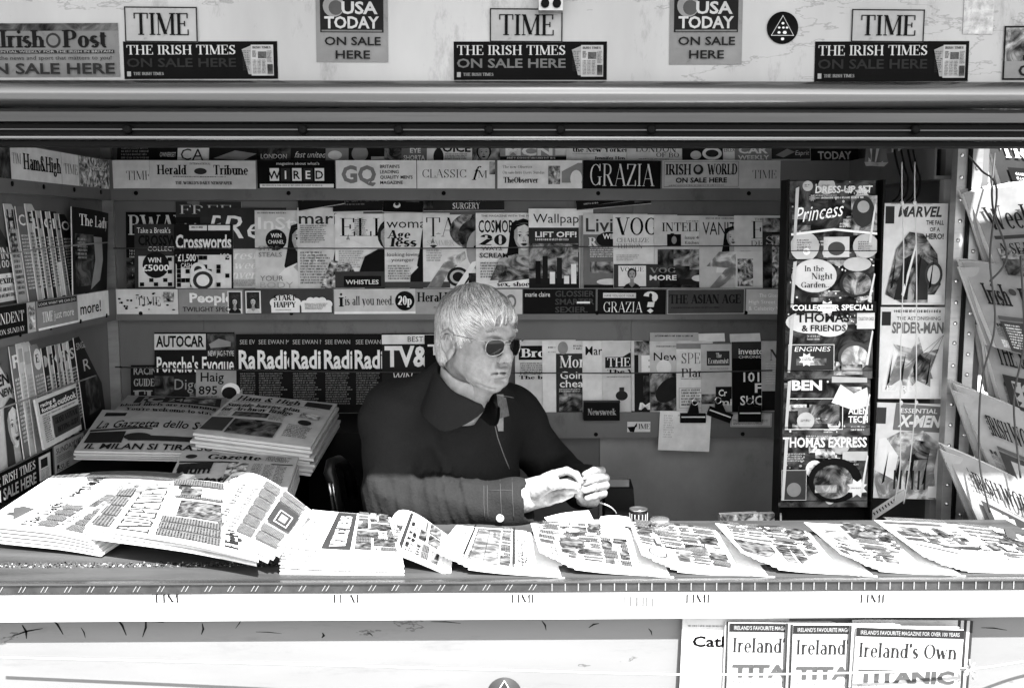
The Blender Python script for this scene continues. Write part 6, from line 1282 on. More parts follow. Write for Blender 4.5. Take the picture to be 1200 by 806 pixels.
for i, (px, w_) in enumerate(((858, 30), (888, 28))):
    board(px - 14, 603, px + w_, 613, 2.6 + .02 * i, .02, [('r', 0, 0, 1, 1, 'busy')], ('glossy bag of sweets, nearer the bare wall, behind the counter', 'glossy bag of sweets, nearer the black rack, behind the counter')[i], 'sweet_bag', 'sweet bag', 'sweet bags behind the counter', t=.02, roll=.04)
# notices on the back wall
board(706, 529, 731, 562, 3.347, .3, [('r', .05, .05, .3, .95, .18), ('l', .4, .3, .7, .95, 6, .05), ('r', .78, .5, .83, .95, .03), ('r', .9, .55, .94, .95, .03)], 'grey notice stuck on the bare back wall above the hands', 'notice', 'notice')
board(728, 562, 746, 612, 3.347, .5, [('r', .55, 0, .75, .9, .12)], 'pale upright strip on the back wall beside the black terminal', 'notice', 'notice')
# clips, note and plaque on the lowest back shelf
def clip(px0, py0, px1, py1, label, ringpx, roll=0.0):
    a, b_ = P(px0, py1, 3.262), P(px1, py0, 3.262); c = (a + b_) / 2
    t = empty('bulldog_clip', c, label, 'clip', 'black clips on the bottom back shelf')
    rot = Matrix.Rotation(roll, 3, 'Y')
    m = MB(); m.box(c, (b_.x - a.x, .012, b_.z - a.z), M_BLACK, rot); m.box(c + Vector((0, -.0066, .004)), (b_.x - a.x - .006, .001, .004), ink(.5), rot); part(m, 'jaw', t)
    m = MB(); r0 = P(ringpx[0], ringpx[1], 3.262)
    m.hexa([c + rot @ Vector((-.02, -.004, .01)), c + rot @ Vector((.02, -.004, .01)), c + rot @ Vector((.02, .004, .01)), c + rot @ Vector((-.02, .004, .01))],
           [r0 + Vector((-.009, -.004, .004)), r0 + Vector((.009, -.004, .004)), r0 + Vector((.009, .004, .004)), r0 + Vector((-.009, .004, .004))], M_BLACK)
    part(m, 'lever', t)
    m = MB(); m.tube([r0 + Vector((.010 * math.cos(R(k)), -.007, .004 + .010 * math.sin(R(k)))) for k in range(0, 361, 30)], .0022, M_RIVET, 6, False); part(m, 'ring', t)
board(771, 481, 831, 527, 3.268, .52, [('l', .08, .3, .3, .9, 8, .3), ('l', .35, .85, .6, .92, 1, .3)], 'white paper note held by the clip on the bottom back shelf', 'note', 'note', gloss=False, roll=-.04)
clip(797, 484, 827, 495, 'black bulldog clip holding the white paper note', (814, 472))
clip(829, 480, 858, 491, 'tilted black bulldog clip beside the white note', (841, 470), .35)
clip(865, 476, 892, 494, 'large black bulldog clip beneath the black finance magazine', (878, 471))
q = P(705, 482, 3.262)
pl = empty('name_plaque', q, 'black plaque with grey title fixed in front of the bottom back shelf', 'plaque')
a_, b_ = P(684, 492, 3.262), P(726, 471, 3.262)
m = MB(); m.bx(a_.x, b_.x, 3.25, 3.279, a_.z, b_.z, M_BLACK); m.bx(a_.x - .001, b_.x + .001, 3.2495, 3.2795, b_.z + .0001, b_.z + .003, ink(.04)); part(m, 'block', pl)
cv = Canvas(b_.x - a_.x, b_.z - a_.z); cv.text('Newsweek', .1, .32, .36, .22, 'heavy', .8)
m = MB(); cv.emit(m, flat_map((a_.x, 3.2492, a_.z), FX, FZ)); part(m, 'title', pl)
# cords across the rows
for i, (pts) in enumerate(([(133, 291), (300, 291), (520, 291), (700, 289), (915, 288)], [(135, 430), (300, 434), (450, 436), (620, 437), (760, 437), (905, 434)])):
    cord(('thin dark cord stretched across the middle back shelf magazines', 'thin dark cord stretched across the bottom back shelf magazines')[i], [P(a, b, 3.255) for a, b in pts], .0022, M_WIRE)
cord('thin cord stretched across the middle side shelf magazines', [Vector((-1.2, 2.3, 1.62)), PX(2, 297, -1.2), PX(60, 290, -1.2), PX(128, 284, -1.205)], .0022, M_CORD if False else plain('grey_cord', .2, .6))
cord('thin cord stretched across the lowest side shelf magazines', [Vector((-1.2, 2.3, 1.22)), PX(2, 478, -1.2), PX(60, 458, -1.2), PX(112, 440, -1.205)], .0022, plain('grey_cord', .2, .6))

# ================================================================== BELOW THE COUNTER
GB = 'magazines standing in the low holder below the counter'
hold = empty('magazine_holder', P(950, 806, 1.97) * 1.0, 'low wire holder below the counter carrying upright magazines', 'holder')
hx0, hx1 = P(775, 800, 1.97).x, P(1130, 800, 1.97).x
m = MB(); m.bx(hx0, hx1, 1.90, 2.02, .555, .562, M_STEEL); part(m, 'ledge', hold)
m = MB(); m.tube([(hx0, 2.02, .62), (hx0, 1.90, .62), (hx1, 1.90, .62), (hx1, 2.02, .62)], .003, M_STEEL); part(m, 'wire_rail', hold)
def low(px0, py0, px1, bg, ops, label, Y, roll=0.0, w=.22, h=.297, t=.004):
    a = P(px0, py0, Y); zb = a.z - h
    cv = Canvas(w, h, False); cv.raw = .75; run(cv, ops)
    fm = flat_map((a.x - .0, Y - .012, max(zb, .564)), (math.cos(roll), .03, math.sin(roll)), (-math.sin(roll), .012 / h, math.cos(roll)))
    return printed('magazine', cv, fm, t, cv.c(bg), label, 'magazine', GB, False)
IO = [('r', 0, .94, 1, 1, .035), ('t', "IRELAND'S FAVOURITE MAGAZINE FOR OVER 100 YEARS", .04, .955, .028, .3, {'w': .92, 'bold': .02}), ('t', "Ireland's Own", .03, .80, .10, .035, 'serif', .92), ('t', 'TITANIC', .04, .63, .085, .07, {'w': .9, 'bold': .08}), ('t', 'The Irish Connections', .04, .585, .025, .1, {'w': .5}), ('r', .05, .1, .95, .56, 'light')]
low(795, 723, 860, .62, [('t', 'Catholic', .1, .80, .075, .006, {'w': .62, 'bold': .05}), ('l', .05, .93, .95, .95, 1, .2), ('r', .0, .0, .8, .42, 'light')], 'white magazine with black word, leftmost below the counter', 2.005, -.03)
for i in range(6):
    low(1010 - i * 3, 739 - i * .8, 0, (.06, .5)[i % 2], [], 'copy packed behind the wide titled magazine below the counter', 2.008 - i * .0015, -.04 + i * .004, t=.001)
for i in range(3): low(846 + i * 2, 741 + i, 0, (.5, .06, .5)[i], [], 'copy packed behind the first titled magazine below the counter', 1.998 - i * .003, -.02, t=.0015)
low(850, 737, 0, .5, IO, 'titled grey magazine partly covered on both sides below the counter', 1.988, -.03)
for i in range(3): low(917 + i * 3, 743 - i, 0, (.06, .5, .06)[i], [], 'copy packed behind the middle titled magazine below the counter', 1.985 - i * .0025, -.02, t=.0015)
low(926, 739, 0, .5, IO, 'middle titled magazine, second of three below the counter', 1.975, -.02)
for i in range(2): low(990 + i * 3, 742 - i, 0, (.06, .5)[i], [], 'copy packed behind the last titled magazine below the counter', 1.972 - i * .0025, -.03, t=.0015)
low(996, 737, 0, .5, IO, 'fully visible titled magazine nearest the knotted cord end', 1.962, -.045)
cord('pale elastic cord stretched across the magazines below the counter', [P(0, 770, 1.985), P(300, 777, 1.975), P(560, 784, 1.965), P(800, 790, 1.945), P(1000, 788, 1.935), P(1132, 784, 1.95)], .0022, plain('cord_front', .28, .6))
cord('short pale cord end running on from the knot', [P(1132, 784, 1.95), P(1160, 781, 1.97), P(1205, 774, 1.99), P(1260, 768, 2.0)], .0022, plain('cord_front', .28, .6))
m = MB(); q = P(1135, 783, 1.95)
for k in range(9):
    a_ = k * 40 + 13; d = Vector((math.cos(R(a_)), -.2, math.sin(R(a_)))) * (.012 + .012 * ((k * 37) % 5) / 5)
    m.tube([q, q + d * .6 + Vector((0, -.003, .002)), q + d], .0016, plain('cord_front', .28, .6), 5)
tag(m.build('cord_knot', None, q), 'frayed star-shaped knot in the cord below the counter', 'knot')
# ================================================================== THE SELLER (bodies are smooth blends of tapered limbs, surfaced in one piece)
import openvdb as vdb
class Field:
    def __init__(s): s.p = []
    def cone(s, a, b, ra, rb, k=.012, op='+'):
        s.p.append(('c', np.array(a, float), np.array(b, float), ra, rb, k, op)); return s
    def chain(s, pts, rs, k=.012, op='+'):
        for i in range(len(pts) - 1): s.cone(pts[i], pts[i + 1], rs[i], rs[i + 1], k, op)
        return s
    def ell(s, c, r, k=.012, op='+', rot=None):
        s.p.append(('e', np.array(c, float), np.array(r, float), None if rot is None else np.array(rot), 0, k, op)); return s
    def ev(s, X):
        d = np.full(len(X), 1.0, np.float32)
        X = X.astype(np.float32)
        for p in s.p:
            if p[0] == 'c':
                _, a, b, ra, rb, k, op = p
                ab = (b - a).astype(np.float32); L2 = float(ab @ ab) or 1e-9
                q = X - a.astype(np.float32)
                t = np.clip((q @ ab) / L2, 0, 1)
                e = np.sqrt(((q - t[:, None] * ab) ** 2).sum(1)) - (ra + (rb - ra) * t)
            else:
                _, c, r, rot, _, k, op = p
                q = X - c.astype(np.float32)
                if rot is not None: q = q @ rot.astype(np.float32)
                k0 = np.sqrt(((q / r.astype(np.float32)) ** 2).sum(1)); k1 = np.sqrt(((q / (r ** 2).astype(np.float32)) ** 2).sum(1))
                e = k0 * (k0 - 1) / np.maximum(k1, 1e-5)
            if op == '+':
                h = np.clip(.5 + .5 * (d - e) / k, 0, 1); d = d * (1 - h) + e * h - k * h * (1 - h)
            elif op == '-':
                h = np.clip(.5 - .5 * (d + e) / k, 0, 1); d = d * (1 - h) - e * h + k * h * (1 - h)
        return d
def surface(fn, lo, hi, res):
    """mesh of the zero level of fn between two corners"""
    lo, hi = np.array(lo, float), np.array(hi, float)
    n = np.ceil((hi - lo) / res).astype(int) + 1
    xs = [lo[i] + res * np.arange(n[i]) for i in range(3)]
    out = np.empty(n, np.float32)
    YY, ZZ = np.meshgrid(xs[1], xs[2], indexing='ij')
    step = max(1, int(400000 / (n[1] * n[2])))
    for i in range(0, n[0], step):
        xx = xs[0][i:i + step]
        Xp = np.empty((len(xx), n[1], n[2], 3), np.float32)
        Xp[..., 0] = xx[:, None, None]; Xp[..., 1] = YY; Xp[..., 2] = ZZ
        out[i:i + step] = fn(Xp.reshape(-1, 3)).reshape(len(xx), n[1], n[2])
    g = vdb.FloatGrid(1.0)
    g.copyFromArray(out)
    pts, quads = g.convertToQuads(0.0)
    return pts * res + lo, quads[:, ::-1]
def organic(name, parts, mats, thing=None, origin=(0, 0, 0)):
    """parts: list of (verts, quads, material index)"""
    me = bpy.data.meshes.new(name)
    V, F, MI = [], [], []
    b = 0
    for v, q, mi_ in parts:
        V.append(v); F.extend((q + b).tolist()); MI += [mi_] * len(q); b += len(v)
    V = np.concatenate(V) - np.array(origin)
    me.from_pydata(V.tolist(), [], F)
    for m_ in mats: me.materials.append(m_)
    me.polygons.foreach_set('material_index', MI)
    me.polygons.foreach_set('use_smooth', [True] * len(F))
    me.update()
    o = bpy.data.objects.new(name, me); col.objects.link(o)
    if thing is not None: o.parent = thing
    else: o.location = origin
    return o

M_SKIN, _t, _b = _new('skin')
_tc = _t.nodes.new('ShaderNodeTexCoord')
_n = _t.nodes.new('ShaderNodeTexNoise'); _n.inputs['Scale'].default_value = 42; _n.inputs['Detail'].default_value = 8; _n.inputs['Roughness'].default_value = .7
_n2 = _t.nodes.new('ShaderNodeTexNoise'); _n2.inputs['Scale'].default_value = 420; _n2.inputs['Detail'].default_value = 3
_t.links.new(_tc.outputs['Object'], _n.inputs[0]); _t.links.new(_tc.outputs['Object'], _n2.inputs[0])
_r = _t.nodes.new('ShaderNodeValToRGB'); _e = _r.color_ramp.elements
_e[0].position = .3; _e[0].color = (.145, .145, .145, 1); _e[1].position = .66; _e[1].color = (.26, .26, .26, 1)
_t.links.new(_n.outputs[0], _r.inputs[0]); _t.links.new(_r.outputs[0], _b.inputs['Base Color'])
_bp = _t.nodes.new('ShaderNodeBump'); _bp.inputs['Strength'].default_value = .35; _bp.inputs['Distance'].default_value = .0012
_mx = _t.nodes.new('ShaderNodeMath'); _mx.operation = 'ADD'; _t.links.new(_n.outputs[0], _mx.inputs[0]); _t.links.new(_n2.outputs[0], _mx.inputs[1])
_t.links.new(_mx.outputs[0], _bp.inputs['Height']); _t.links.new(_bp.outputs[0], _b.inputs['Normal'])
_b.inputs['Roughness'].default_value = .38; _b.inputs['Specular IOR Level'].default_value = .45

# ---- head frame: x forward, y to his left, z up
HY, HP, HR = R(44), R(0), R(-4)
F_ = Vector((math.sin(HY), -math.cos(HY), 0)); L_ = Vector((math.cos(HY), math.sin(HY), 0)); U_ = Vector((0, 0, 1))
F2 = (F_ * math.cos(HP) - U_ * math.sin(HP)).normalized(); U2 = (U_ * math.cos(HP) + F_ * math.sin(HP)).normalized()
L3 = (L_ * math.cos(HR) + U2 * math.sin(HR)).normalized(); U3 = F2.cross(L3).normalized()
HS = 1.0
HM = np.array([list(F2), list(L3), list(U3)])          # rows: axes
ear_w = P(526, 403, 2.40)
HO = ear_w - (F2 * -.012 + L3 * -.080) * HS
def HL(x, y, z): return HO + (F2 * x + L3 * y + U3 * z) * HS
def HLn(A): return np.array(HO) + (A * HS) @ HM
hd = Field()
hd.ell((-.014, 0, .040), (.100, .076, .086), .01)
hd.ell((.036, 0, .045), (.054, .060, .052), .03)
hd.ell((.034, 0, -.018), (.050, .059, .062), .03)
hd.ell((.036, 0, -.066), (.046, .045, .036), .02)
hd.ell((.068, 0, -.090), (.020, .023, .018), .02)
for q in (-1, 1):
    hd.ell((.055, q * .041, -.012), (.028, .022, .024), .015)
    hd.ell((.040, q * .043, -.060), (.030, .019, .030), .018)
    hd.ell((.004, q * .049, -.040), (.030, .018, .028), .018)
    hd.ell((.060, q * .026, -.040), (.026, .020, .026), .015)
    hd.ell((.060, q * .024, -.083), (.022, .016, .014), .014)
hd.chain([(.076, -.038, .026), (.0845, -.016, .030), (.086, 0, .026), (.0845, .016, .030), (.076, .038, .026)], [.010, .0115, .010, .0115, .010], .012)
for q in (-1, 1):
    hd.ell((.090, q * .031, .008), (.016, .019, .014), .014, '-')
    hd.ell((.070, q * .031, .008), (.016, .016, .013), .006)
    hd.cone((.084, q * .020, -.004), (.072, q * .044, -.009), .004, .003, .006)
hd.chain([(.086, 0, .022), (.095, 0, .002), (.105, 0, -.017), (.107, 0, -.026)], [.0080, .0090, .0110, .0118], .008)
for q in (-1, 1):
    hd.ell((.097, q * .0125, -.029), (.011, .0085, .0095), .006)
    hd.ell((.103, q * .0075, -.0375), (.005, .0038, .004), .003, '-')
    hd.chain([(.094, q * .021, -.026), (.090, q * .030, -.042), (.083, q * .034, -.060)], [.0035, .0045, .003], .006, '-')
    hd.chain([(.083, q * .029, -.066), (.078, q * .033, -.080)], [.002, .002], .006, '-')
hd.chain([(.078, -.026, -.0600), (.089, -.013, -.0545), (.0915, 0, -.0555), (.089, .013, -.0545), (.078, .026, -.0600)], [.003, .0045, .0045, .0045, .003], .008)
hd.chain([(.077, -.024, -.0635), (.087, -.011, -.0675), (.089, 0, -.0680), (.087, .011, -.0675), (.077, .024, -.0635)], [.003, .0048, .0055, .0048, .003], .008)
hd.chain([(.079, -.034, -.0665), (.0885, -.014, -.0608), (.0925, 0, -.0612), (.0885, .014, -.0608), (.079, .034, -.0665)], [.0034, .0022, .0020, .0022, .0034], .004, '-')
hd.ell((.091, 0, -.079), (.010, .020, .005), .008, '-')
for z_ in (.052, .062):
    hd.chain([(.088 - (z_ - .05) * .3, -.026, z_), (.0915 - (z_ - .05) * .3, 0, z_ + .002), (.088 - (z_ - .05) * .3, .026, z_)], [.0012, .0015, .0012], .005, '-')
for dy, dz in ((.0, .006), (.001, 0), (0, -.006)):
    hd.cone((.064, -.051 - dy, .004 + dz), (.050, -.058 - dy, .004 + dz * 2.4), .0012, .0008, .004, '-')
for y0_, z0_, y1_, z1_ in ((-.050, .016, -.062, .024), (-.051, .008, -.064, .010), (-.050, .000, -.062, -.005)):
    hd.cone((.060, y0_, z0_), (.044, y1_, z1_), .0022, .0012, .004, '-')
for q in (-1, 1):
    hd.chain([(.079, q * .018, -.006), (.072, q * .034, -.018), (.058, q * .047, -.017)], [.0016, .0024, .0014], .006, '-')
    hd.chain([(.070, q * .040, -.045), (.058, q * .046, -.062), (.050, q * .045, -.080)], [.0018, .003, .0018], .008, '-')
    hd.chain([(.076, q * .012, -.098), (.060, q * .034, -.094), (.03, q * .05, -.082)], [.002, .003, .002], .010, '-')
# ears
for q in (-1, 1):
    hd.ell((-.012, q * .074, -.004), (.015, .007, .027), .006)
    er = [(.004, .074, .010), (.001, .083, .024), (-.012, .088, .031), (-.025, .089, .024), (-.030, .087, .006), (-.026, .083, -.012), (-.016, .078, -.026)]
    hd.chain([(a, q * b_, c_) for a, b_, c_ in er], [.0036, .004, .0042, .0044, .0042, .004, .005], .004)
    hd.ell((-.012, q * .079, -.029), (.008, .0045, .0095), .005)
    hd.ell((-.010, q * .084, -.002), (.0085, .007, .013), .003, '-')
    hd.chain([(-.018, q * .083, .020), (-.022, q * .083, .006), (-.018, q * .080, -.012)], [.0025, .003, .0025], .003)
    hd.ell((.003, q * .078, -.006), (.0045, .004, .0065), .003)
# neck with loose skin under the chin
hd.cone((-.030, 0, -.040), (-.060, 0, -.165), .050, .056, .02)
hd.chain([(.050, 0, -.090), (.018, 0, -.100), (-.014, 0, -.150)], [.020, .030, .034], .020)
def head_fn(X):
    d = hd.ev(X)
    n_ = np.sin(X[:, 0] * 260 + 3 * np.sin(X[:, 2] * 170)) * np.sin(X[:, 1] * 210 + 2 * np.sin(X[:, 0] * 190)) * np.sin(X[:, 2] * 240)
    return d + n_ * .00045
hv, hq = surface(head_fn, (-.15, -.10, -.20), (.13, .10, .14), .0018)
headp = (HLn(hv), hq, 0)

# ---- hands: joints read off the photograph, each at its own distance
def PJ(l): return [P(*p) for p in l]
rh = Field()
DY = 0.0
for pts, rs in (([(596, 582, 2.43), (612, 582, 2.42), (650, 566, 2.42)], [.028, .027, .014]), ([(600, 590, 2.425), (642, 585, 2.42)], [.020, .015]), ([(600, 575, 2.43), (645, 560, 2.43)], [.020, .013]), ([(612, 590, 2.42), (650, 578, 2.42)], [.019, .014])):
    rh.chain(PJ(pts), rs, .016)
for pts, rs in (([(628, 577, 2.40), (646, 568, 2.375), (663, 566.5, 2.372), (677, 569.5, 2.375)], [.017, .0125, .0108, .0085]),
                ([(640, 560, 2.43), (648, 556, 2.43), (664, 551.5, 2.425), (675, 556, 2.415), (680, 564, 2.405)], [.013, .0112, .0098, .0092, .0078]),
                ([(648, 568, 2.43), (668, 564, 2.43), (677, 569, 2.415)], [.0115, .010, .0085]),
                ([(646, 578, 2.415), (664, 574, 2.395), (675, 574, 2.40)], [.012, .0102, .0086]),
                ([(642, 587, 2.415), (658, 583, 2.395), (669, 579, 2.40)], [.0112, .0096, .008])):
    rh.chain(PJ(pts), rs, .0035)
lh = Field()
for pts, rs in (([(688, 572, 2.64), (692, 574, 2.54)], [.030, .028]), ([(690, 584, 2.49), (700, 566, 2.51)], [.021, .017]), ([(682, 586, 2.47), (696, 586, 2.47)], [.014, .0155]), ([(686, 574, 2.52), (698, 576, 2.50)], [.021, .020])):
    lh.chain(PJ(pts), rs, .016)
for pts, rs in (([(697, 557, 2.51), (705, 551.5, 2.465), (696, 551.5, 2.435), (685.5, 556, 2.43)], [.0115, .0102, .0096, .0082]),
                ([(701, 565, 2.51), (709.5, 559.5, 2.465), (698, 560.5, 2.43), (685, 565, 2.42)], [.0115, .0104, .0097, .0084]),
                ([(702, 573, 2.50), (709.5, 568.5, 2.46), (698, 570.5, 2.428), (685.5, 574, 2.42)], [.0112, .010, .0094, .0082]),
                ([(701, 581, 2.49), (707.5, 578, 2.455), (698, 580, 2.43), (688, 583, 2.425)], [.0102, .0092, .0086, .0075]),
                ([(684, 587, 2.46), (678.5, 579, 2.435), (680, 571, 2.42)], [.0125, .0106, .0086])):
    lh.chain(PJ(pts), rs, .003)
for a, b_ in (((645, 563, 2.362), (647, 573, 2.362)), ((662, 562, 2.358), (663, 571, 2.358)), ((662, 546, 2.415), (664, 556, 2.412)), ((663, 570, 2.383), (664, 579, 2.383))):
    rh.cone(P(*a), P(*b_), .0016, .0012, .004, '-')
for y_ in (551, 560, 569.5, 579):
    lh.cone(P(697, y_ - 4.5, 2.424), P(698, y_ + 4.5, 2.420), .0014, .0012, .004, '-')
def hand_fn(f_):
    def g(X):
        n_ = np.sin(X[:, 0] * 330) * np.sin(X[:, 1] * 300 + 1) * np.sin(X[:, 2] * 350 + 2)
        return f_.ev(X) + n_ * .0006
    return g
def bounds(f_, pad):
    A = np.array([x for p in f_.p for x in ((p[1] - p[3], p[1] + p[3], p[2] - p[4], p[2] + p[4]) if p[0] == 'c' else (p[1] - p[2], p[1] + p[2]))])
    return A.min(0) - pad, A.max(0) + pad
rv, rq = surface(hand_fn(rh), *bounds(rh, .006), .0016)
lv, lq = surface(hand_fn(lh), *bounds(lh, .006), .0016)

# ---- body under the clothes and the coat over it
J = dict(pel=P(520, 790, 2.74), bel=P(520, 655, 2.72), che=P(528, 560, 2.70), upc=P(533, 505, 2.68), nb=P(530, 470, 2.63),
         sr=P(466, 490, 2.58), sl=P(598, 492, 2.83), er=P(459, 585, 2.50), wr=P(600, 590, 2.435), el=P(651, 552, 2.84), wl=P(684, 570, 2.63))
bf_ = Field()
bf_.chain([J['pel'], J['bel'], J['che'], J['upc'], J['nb']], [.13, .13, .13, .10, .05], .03)
bf_.chain([J['upc'], J['sr'], J['er'], J['wr'], P(612, 584, 2.43)], [.08, .055, .042, .03, .026], .02)
bf_.chain([J['upc'], J['sl'], J['el'], J['wl']], [.08, .055, .042, .028], .02)
hipr, hipl = J['pel'] + Vector((-.02, -.09, -.02)), J['pel'] + Vector((.12, .03, -.02))
knr, knl = hipr + Vector((.28, -.10, .02)) , hipl + Vector((.33, -.10, .02))
ftr, ftl = knr + Vector((.03, .03, -.38)), knl + Vector((.03, .05, -.38))
bf_.chain([hipr, knr, ftr], [.075, .052, .038], .02); bf_.chain([hipl, knl, ftl], [.075, .052, .038], .02)
bv, bq = surface(bf_.ev, *bounds(bf_, .02), .009)
man = empty('person', J['pel'] * 1.0, 'seated grey haired newspaper seller in dark coat and sunglasses, holding something small', 'person')
organic('body', [headp, (rv, rq, 0), (lv, lq, 0), (bv, bq, 0)], [M_SKIN], man, J['pel'])

co = Field()
co.chain([J['pel'], J['bel'], J['che'], J['upc']], [.185, .185, .175, .15], .05)
co.cone(J['upc'] + Vector((0, 0, .0)), J['nb'] + Vector((-.005, .02, .01)), .13, .085, .05)
co.chain([J['upc'] + Vector((-.05, -.03, .0)), J['sr'], J['er'] + Vector((.0, 0, -.005))], [.11, .088, .070], .04)
co.chain([J['er'], P(520, 591, 2.46), J['wr'], P(604, 590, 2.433)], [.070, .064, .057, .056], .03)
co.chain([J['upc'] + Vector((.06, .05, -.01)), J['sl'], J['el'], J['wl'], P(686, 571, 2.595)], [.11, .085, .064, .050, .046], .04)
co.cone(HL(-.095, 0, -.085), J['sr'] + Vector((.02, 0, .01)), .045, .07, .05)
co.cone(HL(-.08, .02, -.11), J['sl'] + Vector((-.02, 0, .02)), .05, .07, .05)
# creases: ridges and grooves running across the sleeves and from the armpit
rn = random.Random(11)
def sl_pt(t, dz, dy): 
    a, b_ = Vector(J['er']), Vector(J['wr']); p = a + (b_ - a) * t
    return p + Vector((0, dy, dz))
for (t0, z0_, t1, z1_, r_, op) in ((.02, .05, .16, -.03, .011, '+'), (.10, .060, .24, .0, .010, '-'), (.20, .062, .30, -.02, .010, '+'), (.32, .06, .40, .0, .009, '-'), (.42, .06, .50, -.02, .009, '+'), (.50, .058, .62, .01, .008, '-'),
                                   (.60, -.01, .78, .012, .008, '-'), (.62, -.025, .76, -.005, .008, '+'), (.62, .05, .70, .02, .007, '+'), (.08, -.01, .2, -.05, .010, '-'), (.25, -.02, .36, -.055, .009, '+'), (.46, -.03, .56, -.05, .008, '-')):
    if op == '+': co.cone(sl_pt(t0, z0_, -.058 + abs(z0_) * .45), sl_pt(t1, z1_, -.060 + abs(z1_) * .45), r_ * .8, r_ * .35, .014, op)
for (a, b_, r_, op) in (((455, 520, 2.50), (480, 560, 2.47), .012, '+'), ((440, 540, 2.47), (462, 565, 2.44), .012, '-'), ((470, 505, 2.49), (500, 545, 2.49), .012, '-'), ((500, 500, 2.52), (530, 560, 2.52), .012, '+'), ((540, 520, 2.53), (560, 570, 2.54), .010, '-'), ((436, 560, 2.46), (452, 580, 2.43), .010, '+')):
    if op == '+': co.cone(P(*a), P(*b_), r_ * .8, r_ * .4, .03, op)
# neck opening and V at the front; hollow cuffs
co.chain([HL(-.05, 0, -.10), HL(-.065, 0, -.20)], [.060, .050], .012, '-')
co.chain([HL(.005, 0, -.12), HL(.02, .0, -.19)], [.040, .012], .015, '-')
co.cone(P(598, 588, 2.432), P(625, 586, 2.42), .042, .048, .006, '-')
co.cone(P(685, 571, 2.61), P(690, 575, 2.52), .035, .042, .006, '-')
def coat_fn(X):
    n_ = np.sin(X[:, 0] * 46 + 2 * np.sin(X[:, 2] * 31)) * np.sin(X[:, 1] * 40 + X[:, 2] * 35)
    a_, b_ = np.array(J['er']), np.array(J['wr']); ax = (b_ - a_); L_2 = float(ax @ ax)
    t = ((X - a_) @ ax) / L_2
    q = X - a_ - t[:, None] * ax
    ang = np.arctan2(q[:, 2], -q[:, 1])
    near = np.exp(-(np.sqrt((q ** 2).sum(1)) / .085) ** 4) * np.clip((t + .25) * 4, 0, 1) * np.clip((.86 - t) * 6, 0, 1)
    w1 = np.sin(t * 34 + ang * 2.4 + 1.3 * np.sin(t * 11 + ang)); w2 = np.sin(t * 61 - ang * 1.7 + 2 * np.sin(t * 17))
    fold = near * (.0085 * ((1 - np.abs(w1)) ** 2 - .25) + .0030 * ((1 - np.abs(w2)) ** 3) + .002 * w1)
    u_ = X[:, 0] * 30 + X[:, 2] * 22
    return co.ev(X) + n_ * .0026 - fold - .0022 * np.sin(u_ + 1.5 * np.sin(X[:, 2] * 26)) * (1 - near)
cvv, cqq = surface(coat_fn, *bounds(co, .02), .0055)
M_COAT = plain('black_waxed_cotton', .015, .7, 0, .12, 160, .5, .02)
coat = organic('coat', [(cvv, cqq, 0)], [M_COAT], man, J['pel'])
def hit(px, py, fn=None, y0=2.2, off=.0, n=260):
    """where the sight line meets the coat"""
    fn = fn or coat_fn
    o_ = np.array([0, 0, CAMZ]); d = np.array(ray(px, py)); d /= np.linalg.norm(d)
    t0 = y0 / d[1]
    T = t0 + np.linspace(0, .9, n)
    D = fn((o_ + T[:, None] * d).astype(np.float32))
    i = int(np.argmax(D < 0)) if (D < 0).any() else n - 1
    t = T[max(i - 1, 0)]
    if i > 0: t = T[i - 1] + (T[i] - T[i - 1]) * D[i - 1] / (D[i - 1] - D[i] + 1e-9)
    return Vector(o_ + (t - off) * d)
def coat_line(name, pts, r, mat, sub=4, off=.001):
    pp = []
    for (a, b_) in zip(pts[:-1], pts[1:]):
        for k in range(sub): pp.append(hit(a[0] + (b_[0] - a[0]) * k / sub, a[1] + (b_[1] - a[1]) * k / sub, off=off))
    pp.append(hit(*pts[-1], off=off))
    m = MB(); m.tube(pp, r, mat, 6)
    o = m.build(name, None, man.location); o.parent = coat; o.location = (0, 0, 0)
    return o
M_SEAM = plain('seam_thread', .018, .8)
M_SEAML = plain('pale_piping', .14, .7)
for pts in ([(586, 562), (587, 590), (588, 608)], [(567, 563), (567, 590), (568, 608)], [(571, 563), (571, 590), (572, 608)], [(600, 560), (601, 590), (602, 608)],
            [(573, 575), (590, 574), (601, 575)]):
    coat_line('seam', pts, .0011, M_SEAM)
coat_line('front_piping', [(574, 470), (578, 490), (583, 512), (590, 532), (597, 549)], .0014, M_SEAML)
coat_line('collar_piping', [(581, 463), (592, 464), (602, 466)], .0012, M_SEAML)
for (px, py, r_) in ((586, 607, .010), (560, 478, .006)):
    q = hit(px, py, off=.001)
    m = MB(); m.lathe([(0, -.001), (r_, -.001), (r_, .0015), (r_ * .7, .003), (r_ * .6, .002), (0, .002)], q, plain('button_metal', .5, .3, .6), 16, Matrix.Rotation(R(80), 3, 'X'))
    o = m.build('button', None, man.location); o.parent = coat; o.location = (0, 0, 0)

